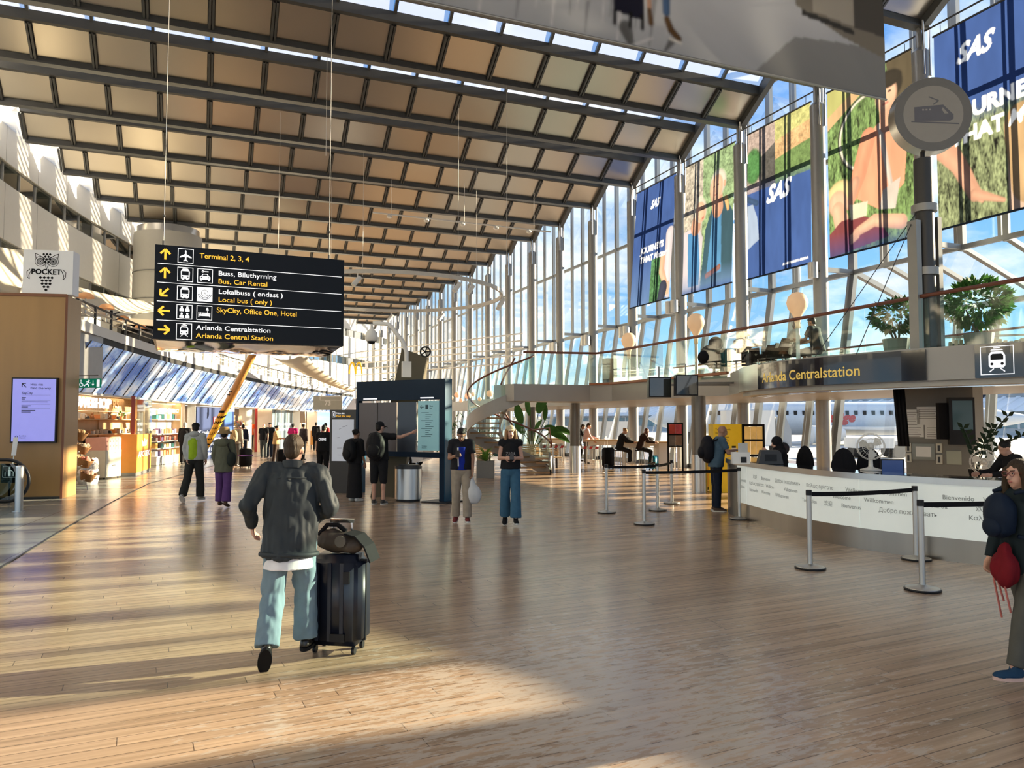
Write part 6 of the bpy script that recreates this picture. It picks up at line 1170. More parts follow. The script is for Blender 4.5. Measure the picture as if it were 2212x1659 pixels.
for i, (px, r) in enumerate((((9.529, 29.584, 2.926), .11), ((9.626, 28.466, 2.854), .13), ((10.311, 31.425, 2.759), .09), ((10.072, 27.208, 2.907), .13), ((11.053, 31.125, 2.819), .09), ((11.12, 32.177, 3.056), .10), ((8.719, 27.754, 2.748), .08))):
    c = V(px); g = thing('pendant_globe', 'small peach pendant globe near the stair, %s from the left' % ('second', 'fourth', 'third', 'rightmost', 'sixth', 'fifth', 'leftmost')[i], 'lamp', tuple(c), 0, 'pendant globes behind the stair'); MB().ball(c, r, 14, 10).build('globe', mat('peach_globe', (.85, .60, .40), .5, trans=.3, emit=.25), g, smooth=True); MB().cyl((c.x, c.y, c.z + r), (c.x, c.y, c.z + 1.4), .006, n=5).build('cord', M['dark_metal'], g)
# ================================================================ ring of spotlights, track lights, arches, hoses
c = V((6.489, 28.978, 6.676)); zr = (6.013, 24.533, 6.699)[2]; Rr = 4.45
g = thing('ring_light', 'huge suspended ring track with white spotlights in mid-air', 'lamp', (c.x, c.y, zr)); mb = MB(); rows = [[V((c.x + rr * math.cos(2 * math.pi * i / 72), c.y + rr * math.sin(2 * math.pi * i / 72), zr + dz)) for rr, dz in ((Rr - .04, 0), (Rr + .04, 0), (Rr + .04, .13), (Rr - .04, .13), (Rr - .04, 0))] for i in range(73)]; mb.sheet(rows); mb.build('track', mat('pale_track', (.62, .60, .56), .4), g, smooth=40)
for i, a in enumerate((-22, -12, -62, -70, 45, 75, 150, 200, 245)):
    p_ = V((c.x + Rr * math.cos(R(a)), c.y + Rr * math.sin(R(a)), zr)); s_ = MB(); s_.cyl(p_, p_ - V((0, 0, .18)), .02, n=6); s_.cyl(p_ + V((.08, .02, -.12)), p_ + V((-.16, -.06, -.42)), .075, .085, 12); s_.build('spotlight', M['white'], g, smooth=40)
for a in (20, 110, 200, 290): p_ = V((c.x + Rr * math.cos(R(a)), c.y + Rr * math.sin(R(a)), zr)); MB().cyl(p_, (p_.x, p_.y, ZR + .1), .006, n=5).build('suspension_wire', M['white'], g)
a, b_ = V((6.698, 32.883, 10.984)), V((14.772, 31.781, 10.628)); g = thing('track_light', 'straight white lighting track with small lamps below the ceiling', 'lamp', tuple(a)); MB().bar(a, b_, .06, .06).build('track', M['white'], g)
for t in (.09, .29, .49, .68, .87): p_ = a.lerp(b_, t); MB().ball(p_ - V((0, 0, .1)), (.13, .13, .08), 10, 6).build('lamp_head', M['white'], g)
for t in (.1, .5, .9): p_ = a.lerp(b_, t); MB().cyl(p_, (p_.x, p_.y, ZR), .006, n=5).build('suspension_wire', M['white'], g)
for i, (p_, zz_, lab) in enumerate((((5.743, 30.034, 12.565), 7.6, 'left of the straight lighting track'), ((8.832, 22.316, 10.412), 7.0, 'right of the straight lighting track'), ((3.182, 22.44, 12.888), 9.6, 'upper left of the big grey banner'))): o = MB().cyl((p_[0], p_[1], zz_), (p_[0], p_[1], ZR), .008, n=5).build('suspension_wire', M['white']); tag(o, 'thin pale wire hanging from the roof %s' % lab, 'wire')
c = V((8.83, 48.199, 4.915)); g = thing('arches_sign', 'golden double-arch restaurant sign on a thin pole in the distance', 'sign', (c.x, c.y, c.z)); mb = MB(); F = Fr(c, (.927, -.374, 0)); 
for s_ in (-1, 1): mb.tube([F.p(s_ * .21 + .19 * math.cos(R(a)) * 1.0, -.05 + .72 * math.sin(R(a)), 0) for a in range(0, 181, 12)], .055, 6)
mb.build('arches', mat('golden_yellow', (.80, .48, .02), .4, emit=.3), g); MB().cyl(F.p(0, -1.9), F.p(0, -.05), .025, n=6).build('pole', M['grey_metal'], g)
c = V((13.228, 18.385, 2.239)); ob = MB().tube([(c.x + .11 * math.cos(a * .3), c.y - .04 * math.cos(a * .3), c.z + .13 * math.sin(a * .3)) for a in range(21)], .022, 6, True).build('coiled_hose', M['dark_metal']); MB().cyl((c.x, c.y, c.z + .1), (c.x, c.y, ZB), .012, n=6).build('hook', M['dark_metal'], ob); tag(ob, 'dark coiled hose hanging by the window right of the round column', 'hose')
# slim rails crossing the far facade
for i, y in enumerate((738, 752, 766, 780, 795)):
    a, b_ = V((11.08, 60.231, 8.292)), V((18.229, 43.327, 6.885)); z = 1.8 + (913 - y) / 1650 * 52; ob = MB().cyl((a.x, a.y, z), (b_.x, b_.y, z), .045, n=6).build('cross_rail', M['white']); tag(ob, 'slim white rail crossing the far window wall, %s from the top' % ('first', 'second', 'third', 'fourth', 'fifth')[i], 'rail', 'rails across the far window wall')
# aircraft outside
c = V((56.418, 58.107, 0.351)); g = thing('airliner', 'white and blue airliner parked outside with red lettering on its side', 'airplane', (c.x, c.y, -.3)); u = V((.88, -.47, 0)); F = Fr((c.x, c.y, 2.2), u)
prof = [(.05, -17), (.7, -16), (1.25, -14), (1.6, -10), (1.6, 9), (1.2, 14), (.5, 18), (.1, 19.5)]; MB().lathe(prof, F.p(0, 0), 22, u).build('fuselage', mat('airliner_white', (.62, .66, .70), .35), g, smooth=40)
mb = MB(); [mb.fbox(F, -12 + i * .8, -11.7 + i * .8, .35, .75, 1.40, 1.58) for i in range(28)]; mb.build('windows', M['black'], g)
mb = MB(); mb.prism(F, [(13, .8), (19.5, 5.2), (17, 5.2), (11, 1.2)], -.15, .15); mb.build('tail_fin', M['kblue'], g); mb = MB(); mb.prism(Fr(F.p(0, -.9), u, F.n), [(-2, 0), (3, 0), (8, 15), (6.5, 15)], -.12, .12); mb.prism(Fr(F.p(0, -.9), u, F.n), [(-2, 0), (3, 0), (8, -15), (6.5, -15)], -.12, .12); mb.build('wings', MATS['airliner_white'], g)
mb = MB(); mb.lathe([(.5, -1.6), (.85, -1.4), (.85, .6), (.5, 1.5)], F.p(-1.0, -1.5, 4.6), 18, u); mb.build('engine', M['white'], g, smooth=40); mb = MB(); text(mb, F, 'Sverige', -1.2, -.3, .9, 1.62, .05, .3); mb.build('red_lettering', mat('red_letters', (.55, .05, .04), .5), g); mb = MB()
for x in (-13, 1): mb.cyl(F.p(x, -2.5, 0), F.p(x, -1.2, 0), .12, n=8); mb.cyl(F.p(x, -2.1, -.2), F.p(x, -2.1, .2), .42, n=14)
mb.build('landing_gear', M['dark_metal'], g)
for p_, w_, h_, lab in (((33.684, 40.323, 0.683), 4.2, 2.9, 'white catering truck on the apron left of the airliner'), ((29.653, 52.734, -0.083), 5.5, 2.2, 'white service van on the apron seen behind the seated women'), ((36.98, 33.601, -0.154), 3.0, 1.2, 'low service vehicle on the apron behind the computer monitor')):
    F = Fr((p_[0], p_[1], -.3), (.9, -.43, 0)); g = thing('service_vehicle', lab, 'truck', tuple(F.o), 0); mb = MB(); mb.fbox(F, -w_ / 2, w_ * .25, .6, h_, -1.8, 0); mb.build('box_body', M['white'], g); mb = MB(); mb.prism(F, [(w_ * .27, .5), (w_ / 2, .5), (w_ / 2, h_ * .55), (w_ * .42, h_ * .85), (w_ * .27, h_ * .85)], -1.7, -.1); mb.build('cab', mat('cab_grey', (.35, .37, .4), .4), g)
    for x in (-w_ * .3, w_ * .36): MB().cyl(F.p(x, .42, -1.8), F.p(x, .42, .02), .42, n=14).build('wheel', M['matblack'], g)
# ================================================================ shops on the left
ORD = ['leftmost', 'second', 'third', 'fourth', 'fifth', 'sixth', 'seventh', 'eighth', 'ninth', 'tenth', 'eleventh', 'twelfth', 'thirteenth', 'fourteenth']
F = Fr((-4.0, 27.6, 0), (1.38, 5.8, 0)); LS = 5.95
g = thing('shop_shelving', 'warm lit wooden shelving of the souvenir shop with perforated header', 'shelving', tuple(F.p(3, 0)))
wl = mat('warm_shop_wood', (.62, .42, .22), .5, 0, .12, 4)
mb = MB(); mb.fbox(F, -.2, LS, 0, 2.7, -.08, 0); mb.build('back_panel', wl, g)
mb = MB(); mb.fbox(F, -.2, LS, 2.22, 2.7, .0, .05); mb.build('header_board', mat('peg_board', (.42, .28, .14), .5), g)
mb = MB(); [mb.poly(F, circ(.1 + i * .19, 2.26 + j * .095, .022, 6), .053) for i in range(31) for j in range(5)]; mb.build('perforations', mat('hole_brown', (.22, .14, .07), .8), g)
for x0, x1_, z in ((-.2, LS, 1.90), (-.2, LS, 1.38), (2.6, LS, .84)): mb = MB(); mb.fbox(F, x0, x1_, z, z + .035, 0, .36); mb.build('shelf', wl, g)
mb = MB(); mb.fbox(F, 2.55, 2.62, 0, 2.2, 0, .05); mb.build('upright', M['wood'], g); mb = MB(); mb.fbox(F, LS - .06, LS, 0, 2.7, 0, .5); mb.build('upright', M['wood'], g)
mb = MB(); mb.fbox(F, -.2, LS, 2.185, 2.2, .05, .12); mb.build('light_strip', mat('warm_light_strip', (1, .72, .42), .5, emit=1.0), g)
mb = MB(); text(mb, F, 'SWESHOP', .1, 2.31, .34, .16, .02, fit=3.1); o = mb.build('shop_lettering', mat('lit_white_letters', (.95, .95, .95), .5, emit=.9)); tag(o, 'white letters SWESHOP over the souvenir shelves', 'lettering'); md = o.modifiers.new('t', 'SOLIDIFY'); md.thickness = .05
mb = MB(); text(mb, F, 'RS', 3.7, 2.33, .3, .08, .02, sx=1.5); o = mb.build('raised_lettering', M['wood']); tag(o, 'wooden letters RS on the perforated header right of SWESHOP', 'lettering')
kinds = [('mug', 'cream mug', (.70, .60, .42)), ('gift_box', 'orange gift box', (.65, .25, .08)), ('plush_toy', 'brown plush toy', (.30, .14, .06)), ('cap', 'black cap', (.03, .03, .03)), ('tin', 'pale yellow tin', (.75, .62, .25)), ('potted_herb', 'small potted plant', (.08, .16, .04)), ('gift_box', 'white gift box', (.75, .72, .66)), ('mug', 'white mug', (.78, .76, .70)), ('tin', 'dark brown tin', (.12, .07, .04))]
def goods(k, p, sc, lab, grp):
    nm, d, c = kinds[k]; m_ = mat('goods_%d' % k, c, .5); g = thing(nm, d + ' ' + lab, nm.replace('_', ' '), tuple(p), random.uniform(-.3, .3), grp); L_ = lambda mb, n_, mm=m_, s=40: setattr(mb.build(n_, mm, smooth=s), 'parent', g)
    s = sc
    if nm == 'mug': L_(MB().lathe([(.8 * s, 0), (.9 * s, 2 * s), (.75 * s, 2 * s), (.7 * s, .3 * s)], n=12), 'cup'); L_(MB().tube([(.85 * s, 0, 1.6 * s), (1.4 * s, 0, 1.4 * s), (1.4 * s, 0, .7 * s), (.85 * s, 0, .5 * s)], .14 * s, 5), 'handle')
    elif nm == 'gift_box': L_(MB().box((0, 0, .8 * s), (2.2 * s, 1.8 * s, 1.6 * s)), 'box'); L_(MB().box((0, 0, 1.75 * s), (2.3 * s, 1.9 * s, .4 * s)), 'lid', wl)
    elif nm == 'plush_toy': L_(MB().ball((0, 0, .9 * s), (.8 * s, .7 * s, .9 * s)).ball((0, .2 * s, 2.1 * s), .6 * s).ball((.45 * s, 0, 2.6 * s), .22 * s).ball((-.45 * s, 0, 2.6 * s), .22 * s).ball((.6 * s, .5 * s, .3 * s), .35 * s).ball((-.6 * s, .5 * s, .3 * s), .35 * s), 'body')
    elif nm == 'cap': L_(MB().lathe([(.01, 1.2 * s), (.7 * s, 1.0 * s), (1.0 * s, .3 * s), (1.0 * s, 0)][::-1], n=14), 'crown'); L_(MB().box((0, 1.3 * s, .1 * s), (1.3 * s, 1.2 * s, .12 * s)), 'peak')
    elif nm == 'tin': L_(MB().lathe([(.8 * s, 0), (.8 * s, 1.7 * s)], n=14), 'can'); L_(MB().lathe([(.85 * s, 1.7 * s), (.85 * s, 2.0 * s), (.3 * s, 2.05 * s)], n=14), 'lid', M['dark_metal'])
    else: L_(MB().lathe([(.6 * s, 0), (.8 * s, 1.2 * s)], n=12), 'pot', mat('clay', (.45, .2, .1), .8)); L_(foliage((0, 0, 2.0 * s), (.9 * s, .9 * s, .8 * s), 40, 1.0 * s, k), 'foliage', M['leaf'], False)
random.seed(11)
for z, nm, n_, x0, sc in ((1.936, 'top', 14, .15, .088), (1.416, 'middle', 14, .2, .085), (.876, 'lower', 9, 2.75, .08)):
    for i in range(n_):
        x = x0 + (LS - .25 - x0) * (i + .4) / n_; goods(random.randrange(len(kinds)), F.p(x, z, .2), sc * random.uniform(.8, 1.15), '%s from the left on the %s souvenir shelf' % (ORD[i] if i else 'leftmost', nm) if i else 'leftmost on the %s souvenir shelf' % nm, 'goods on the souvenir shelves')
# furniture in front of the shelves
def cabinet(p, w, d, h, lab):
    g = thing('drawer_cabinet', lab, 'cabinet', tuple(p)); Fc = Fr(p, (.45, .89, 0)); Fc.n = V((.89, -.45, 0)); mb = MB(); mb.fbox(Fc, 0, w, .06, h, -d, 0); mb.build('body', mat('cream_cabinet', (.66, .60, .48), .5), g)
    for i in range(2): mb = MB(); mb.fbox(Fc, .03, w - .03, .1 + (h - .12) / 2 * i, .08 + (h - .12) / 2 * (i + 1), 0, .015); dr = mb.build('drawer', mat('pale_drawer', (.72, .68, .58), .5), g); MB().fbox(Fc, w * .4, w * .6, .1 + (h - .12) / 2 * (i + .8), .12 + (h - .12) / 2 * (i + .8), .015, .03).build('handle', M['dark_metal'], dr)
    for x in (.06, w - .06): MB().ball(Fc.p(x, .03, -.06), .03, 8, 6).build('castor', M['black'], g)
    return Fc
Fc = cabinet(V((-2.86, 27.36, 0)), .85, 1.0, .92, 'cream drawer cabinet carrying pink boxes before the souvenir shelves'); 
for i in range(5): p_ = Fc.p(-.0 + .03 + i * .17, .92, -.15); g = thing('pink_box', 'pink gift carton %s in the row on the cream cabinet' % ('leftmost', 'second', 'third', 'fourth', 'rightmost')[i], 'box', tuple(p_), 0, 'pink cartons on the cream cabinet'); mb = MB(); mb.fbox(Fc, .03 + i * .17, .03 + i * .17 + .155, .92, 1.32, -.7, -.02); mb.build('carton', mat('salmon_pink', (.75, .38, .30), .5), g); mb = MB(); mb.poly(Fc, circ(.107 + i * .17, 1.2, .03, 10), -.016); mb.poly(Fc, circ(.107 + i * .17, 1.05, .025, 10), -.016); mb.build('printed_dots', mat('brown_print', (.30, .10, .08), .6), g)
cabinet(V((-2.46, 28.77, 0)), .55, .8, .72, 'lower cream drawer cabinet at the right end of the souvenir shop')
p_ = V((-3.22, 27.08, 0)); g = thing('display_table', 'small round display table in the souvenir shop left of the cream cabinet', 'table', tuple(p_)); MB().cyl(p_ + V((-.45, .1, .78)), p_ + V((-.45, .1, .82)), .3, n=18).build('tabletop', M['wood'], g); MB().cyl(p_ + V((-.45, .1, 0)), p_ + V((-.45, .1, .78)), .04, n=8).build('leg', M['dark_metal'], g); MB().cyl(p_ + V((-.45, .1, 0)), p_ + V((-.45, .1, .02)), .2, n=14).build('foot', M['dark_metal'], g)
g = thing('coat_rail', 'rail with dark jackets hanging in the souvenir shop', 'clothes rail', tuple(F.p(1.6, 0, .5))); mb = MB(); mb.cyl(F.p(.9, 1.3, .3), F.p(2.4, 1.3, .3), .015, n=6); mb.cyl(F.p(.9, 0, .3), F.p(.9, 1.3, .3), .02, n=6); mb.cyl(F.p(2.4, 0, .3), F.p(2.4, 1.3, .3), .02, n=6); mb.build('rail', M['dark_metal'], g)
for i in range(6):
    x = 1.05 + i * .24; q = F.p(x, 1.27, .3); g = thing('jacket', 'dark jacket on the shop rail, %s' % (ORD[i] + ' from the left' if i else 'leftmost'), 'jacket', tuple(q), 0, 'jackets on the souvenir shop rail'); mb = MB(); mb.sheet([[F.p(x + w * math.sin(R(a)) * .5, z, .3 + w * math.cos(R(a))) for a in range(0, 361, 45)] for w, z in ((.03, 1.26), (.16, 1.2), (.20, .9), (.22, .45))]); mb.build('body', mat('jacket_black', (.03, .025, .022), .8, 0, .3, 10), g, smooth=True); mb = MB(); mb.tube([F.p(x, 1.2, .44), F.p(x + .03, .7, .56)], .05, 6); mb.tube([F.p(x, 1.2, .16), F.p(x + .03, .7, .06)], .05, 6); mb.build('sleeve', MATS['jacket_black'], g)
# wire stand with wicker baskets
p_ = V((-3.3, 22.9, 0)); g = thing('wire_stand', 'white wire stand leaning back with four shelves for baskets', 'stand', tuple(p_)); mb = MB(); ub = V((.35, .94, 0)); nb = V((.94, -.35, 0))
for s_ in (0, .62): mb.cyl(p_ + ub * s_ + nb * .25, p_ + ub * s_ - nb * .15 + V((0, 0, 1.75)), .014, n=6); mb.cyl(p_ + ub * s_ + nb * .25, p_ + ub * s_ - nb * .4, .012, n=6)
for z in (.25, .62, .98, 1.34): q = p_ + nb * (.25 - .4 * z / 1.75) + V((0, 0, z)); mb.cyl(q, q + ub * .62, .012, n=6); mb.cyl(q, q + nb * .3 + V((0, 0, .06)), .01, n=6); mb.cyl(q + ub * .62, q + ub * .62 + nb * .3 + V((0, 0, .06)), .01, n=6)
mb.build('frame', M['white'], g)
for i, z in enumerate((.27, .64, 1.0, 1.36)):
    q = p_ + nb * (.42 - .4 * z / 1.75) + ub * .31 + V((0, 0, z)); g = thing('wicker_basket', 'wicker basket on the wire stand, %s' % ('lowest', 'second from the bottom', 'third from the bottom', 'topmost')[i], 'basket', tuple(q), 0, 'wicker baskets on the wire stand'); ax = (nb * -.35 + V((0, 0, 1))).normalized() * -1; ax = (nb * .35 + V((0, 0, 1))).normalized(); MB().lathe([(.14, 0), (.2, .2), (.215, .22), (.19, .21), (.12, .03)], q, 18, ax).build('body', mat('wicker', (.33, .17, .07), .7, 0, .5, 40, bump=.6), g, smooth=True); mb = MB(); rg = random.Random(i); [mb.ball(q + ax * .2 + V((rg.uniform(-.1, .1), rg.uniform(-.1, .1), rg.uniform(-.03, .03))), .06, 7, 5) for j in range(9)]; mb.build('contents', mat('basket_goods_%d' % i, ((.6, .4, .3), (.5, .2, .15), (.6, .5, .35), (.4, .25, .12))[i], .7, 0, .4, 12), g)['kind'] = 'stuff'
p_ = V((-3.1, 25.49, 0)); g = thing('plush_bin', 'bin heaped with small white plush toys on the shop floor', 'bin', tuple(p_)); MB().cyl(p_, p_ + V((0, 0, .25)), .25, .3, 16).build('bin', mat('grey_bin', (.4, .4, .4), .6), g); mb = MB(); rg = random.Random(4); [mb.ball(p_ + V((rg.uniform(-.2, .2), rg.uniform(-.2, .2), .25 + rg.uniform(0, .45))), rg.uniform(.07, .1), 7, 5) for i in range(40)]; mb.build('plush_heap', mat('white_plush', (.72, .68, .68), .9, 0, .3, 10), g, smooth=True)['kind'] = 'stuff'
# pharmacy
a, b_ = V((-2.24, 29.17, 0)), V((-2.05, 28.37, 0)); o = MB().bx(a.x - .06, a.x + .06, a.y - .05, a.y + .12, 0, 2.72).build('red_post', mat('salmon_red', (.45, .10, .07), .5)); tag(o, 'red edged post between the souvenir shop and the pharmacy', 'post')
a, b_ = V((-2.06, 28.61, 0)), V((-1.78, 31.4, 0)); F = Fr(a, b_ - a); wq = (b_ - a).length; g = thing('pharmacy_counter', 'orange pharmacy window counter with white crown and lettering', 'counter', tuple(a)); mb = MB(); mb.fbox(F, 0, wq, .12, 1.40, -.5, 0); mb.build('orange_front', mat('pharmacy_orange', (.80, .33, .05), .45, emit=.06), g); mb = MB(); mb.fbox(F, 0, wq, 0, .12, -.48, -.02); mb.build('plinth', M['grey_metal'], g); mb = MB(); mb.fbox(F, 0, wq, 1.4, 2.68, -.02, 0); mb.build('glass', glass('shop_glass', (.85, .92, .9), .08), g)
mb = MB(); text(mb, F, 'APOTEK', wq / 2, .62, .20, .006, .02, 0, 'c', fit=wq * .8); cx = wq * .5; mb.poly(F, [(cx - .35, .98), (cx + .35, .98), (cx + .5, 1.22), (cx + .2, 1.1), (cx, 1.26), (cx - .2, 1.1), (cx - .5, 1.22)], .006); mb.build('white_lettering', M['sigwhite'], g)
a, b_ = V((-2.03, 36.2, 0)), V((-1.21, 36.27, 0)); F = Fr(a + V((-.6, .4, 0)), b_ - a); F = Fr((-2.05, 35.3, 0), (.78, 2.8, 0)); wq = 2.9; g = thing('pharmacy_shelf', 'pale pharmacy shelf unit lit from above with stacked goods', 'shelving', tuple(F.p(1, 0))); mb = MB(); mb.fbox(F, 0, wq, 0, 2.65, -.1, -.04); mb.build('back_panel', mat('pale_back', (.66, .60, .52), .6), g)
zsh = (.38, .72, 1.02, 1.33, 1.95)
for z in zsh: mb = MB(); mb.fbox(F, 0, wq, z - .04, z, -.04, .3); mb.build('shelf', M['white'], g)
mb = MB(); mb.fbox(F, 0, wq, .02, .34, -.04, .28); mb.build('base_drawer', M['white'], g); mb = MB(); mb.fbox(F, wq - .05, wq, 0, 2.65, -.04, .35); mb.build('upright', M['wood'], g); mb = MB(); text(mb, F, 'APOTEK   PHARMACY', .1, 2.25, .17, .3, .02, fit=2.6); mb.build('lit_lettering', MATS['lit_white_letters'], g)
mb = MB(); mb.fbox(F, .05, wq - .05, 2.6, 2.63, .0, .1); mb.build('light_strip', MATS['warm_light_strip'], g)
pcs = [mat('pack_%d' % i, c, .5) for i, c in enumerate(((.7, .68, .62), (.55, .12, .08), (.04, .22, .2), (.6, .35, .1), (.3, .2, .4), (.08, .06, .06)))]
for j, z in enumerate(zsh):
    for i in range(8):
        x = .1 + i * .34; h = random.uniform(.14, .24); nm = ('lowest', 'second lowest', 'middle', 'second highest', 'highest')[j]; q = F.p(x + .12, z, .12); g = thing('medicine_pack', '%s %s pharmacy shelf' % (('pack %s from the left on the' % ORD[i]) if i else 'leftmost pack on the', nm), 'pack', tuple(q), 0, 'packs on the pharmacy shelves'); mb = MB(); mb.fbox(F, x, x + .25, z, z + h, .03, .2); mb.build('carton', pcs[(i * 3 + j * 2 + random.randrange(2)) % 6], g)
# columns and partitions along the shop line
for (x, y), w, lab in (((-1.03, 38.3), .75, 'white square pillar right of the pharmacy'), ((-.45, 38.9), .35, 'slim white pillar beside the blue kiosk panel'), ((3.9, 52.2), .9, 'white pillar left of the grey glass partition'), ((6.3, 57.5), .8, 'white pillar right of the grey glass partition'), ((8.1, 61.5), .7, 'far white pillar near the orange board')): o = MB().bx(x - w * .7, x + w * .3, y, y + w, 0, 2.75).build('pillar', M['wall']); tag(o, lab, 'pillar')
o = MB().cyl((2.35, 48.6, 0), (2.35, 48.6, 2.8), .38, n=20).build('round_pillar', M['wall'], smooth=40); tag(o, 'round white pillar behind the man in orange', 'pillar')
o = MB().bx(2.95, 3.1, 49.6, 49.8, 0, 2.75).build('red_door_edge', mat('deep_red', (.35, .03, .03), .5)); tag(o, 'narrow dark red door edge right of the round white pillar', 'door')
F = Fr((-.3, 39.4, 0), (2.1, 4.9, 0)); wq = 4.6; g = thing('kiosk_wall', 'dark blue convenience kiosk wall panel with white lettering', 'panel', tuple(F.p(2, 0))); mb = MB(); mb.fbox(F, 0, 3.3, .0, 2.55, -.1, 0); mb.build('blue_panel', mat('kiosk_navy', (.02, .04, .13), .5), g); mb = MB(); mb.fbox(F, 3.3, wq, 0, 2.55, -.1, .0); mb.build('bright_panel', mat('kiosk_blue', (.04, .12, .42), .5), g); mb = MB()
for t_, z, h, w in (('iKiosk by WHSmith', 1.26, .17, 4.3), ('DRINKS | SNACKS | ICE', .92, .13, 3.9), ('TRAVEL ESSENTIALS', .68, .13, 3.6), ('CANDIES | HOT DOGS', .44, .13, 3.7), ('MAGAZINES', .2, .13, 2.0)): text(mb, F, t_, .1, z, h, .01, .02, fit=w)
mb.build('white_lettering', M['sigwhite'], g); mb = MB(); mb.fbox(F, 1.9, 2.5, 1.75, 2.1, 0, .02); mb.build('red_badge', mat('badge_red', (.55, .03, .04), .5), g); mb = MB(); rect(mb, F, 1.96, 2.44, 1.79, 1.81, .024); frame2d(mb, F, 2.0, 2.4, 1.82, 2.05, .025, .024); stroke(mb, F, [(2.1, 1.88), (2.2, 1.98), (2.3, 1.9)], .03, .024); mb.build('badge_drawing', M['sigwhite'], g)
c = V((1.218, 40.487, 2.72)); F = Fr(c, (.93, -.37, 0)); g = thing('kiosk_sign', 'small red sign over a white one hung above the snack kiosk', 'sign', tuple(c)); mb = MB(); mb.fbox(F, -.22, .1, -.05, .2, -.06, 0); mb.build('red_panel', MATS['badge_red'], g); mb = MB(); mb.fbox(F, -.3, .2, -.38, -.08, -.06, 0); mb.build('white_panel', mat('lit_sign_white', (.8, .8, .8), .5, emit=.4), g); mb = MB(); text(mb, F, 'Kiosk', -.26, -.26, .1, .01, .02); mb.build('lettering', M['matblack'], g); MB().cyl(c + V((0, 0, .2)), c + V((0, 0, .8)), .02, n=6).build('hanger', M['dark_metal'], g)
F = Fr((1.2, 44.4, 0), (1.0, 2.9, 0)); g = thing('snack_shelf', 'snack shelf with rows of red and orange bags behind the man in orange', 'shelving', tuple(F.p(1, 0))); mb = MB(); mb.fbox(F, 0, 2.6, 0, 2.2, -.1, 0); mb.build('back_panel', mat('snack_brown', (.28, .20, .13), .6), g)
for z in (.9, 1.25, 1.6): mb = MB(); mb.fbox(F, 0, 2.6, z - .04, z, 0, .3); mb.build('shelf', M['white'], g)
for j, z in enumerate((.9, 1.25, 1.6)):
    for i in range(9): q = F.p(.12 + i * .28, z, .15); g = thing('snack_bag', '%s snack bag on the %s snack shelf' % (ORD[i] if i else 'leftmost', ('lower', 'middle', 'upper')[j]), 'snack bag', tuple(q), 0, 'snack bags on the kiosk shelf'); MB().ball(F.p(.12 + i * .28, z + .14, .15), (.11, .1, .14), 8, 6).build('bag', pcs[(1, 3, 1, 0, 3, 5)[(i + j) % 6]], g)
F = Fr((4.0, 53.2, 0), (2.3, 4.9, 0)); wq = 4.9; g = thing('glass_partition', 'grey-blue glass shopfront with white lettering behind the far crowd', 'partition', tuple(F.p(2, 0))); mb = MB(); mb.fbox(F, 0, wq, 0, 2.68, -.1, 0); mb.build('grey_glass', mat('grey_blue_glass', (.16, .22, .26), .15, 0, .1), g); mb = MB(); [mb.fbox(F, x, x + .05, 0, 2.68, 0, .03) for x in (0, 1.2, 2.4, 3.6, 4.85)]; mb.build('mullion', M['grey_metal'], g); mb = MB(); text(mb, F, 'Mat & drycker', 1.8, 1.62, .22, .02, .02, fit=2.6); text(mb, F, 'serveras här', 1.8, 1.25, .22, .02, .02, fit=2.4); text(mb, F, 'Fresh', .3, 1.62, .16, .02, .02); mb.build('white_lettering', M['sigwhite'], g); mb = MB(); rect(mb, F, .12, .24, 1.5, 1.85, .02); mb.build('green_badge', mat('badge_green', (.05, .4, .1), .5), g)
c = V((7.044, 53.233, 0.638)); F = Fr((c.x, c.y, 0), (.93, -.37, 0)); g = thing('orange_board', 'plain orange wooden board standing among the far crowd', 'board', tuple(F.o)); mb = MB(); mb.fbox(F, -.3, .32, .3, 1.25, -.05, 0); mb.build('panel', mat('orange_board', (.65, .32, .08), .5), g); mb = MB(); mb.fbox(F, -.28, -.23, 0, .3, -.05, 0); mb.fbox(F, .25, .3, 0, .3, -.05, 0); mb.build('feet', M['dark_metal'], g)
c = V((7.228, 48.845, 3.195)); F = Fr(c, (.93, -.37, 0)); g = thing('gate_sign', 'pale hanging number board at the far end beyond the map pylon', 'sign', tuple(c)); mb = MB(); mb.fbox(F, -.9, .9, -.6, .3, -.1, 0); mb.build('panel', mat('grey_green_board', (.40, .40, .34), .5), g); mb = MB(); text(mb, F, '73', 0, -.3, .3, .01, .02, 0, 'c'); frame2d(mb, F, -.5, .85, .0, .25, .03, .01); mb.build('lettering', M['white'], g)
# ceiling spots inside the shops
for i, (x, y) in enumerate(curve(xs, 25.5, 62, 12, -1.2)):
    ld = bpy.data.lights.new('shop_spot', 'AREA'); ld.energy = 24; ld.size = 1.6; ld.color = (1, .70, .42); lo = bpy.data.objects.new('shop_ceiling_light', ld); COL.objects.link(lo); lo.location = (x, y, 2.68)
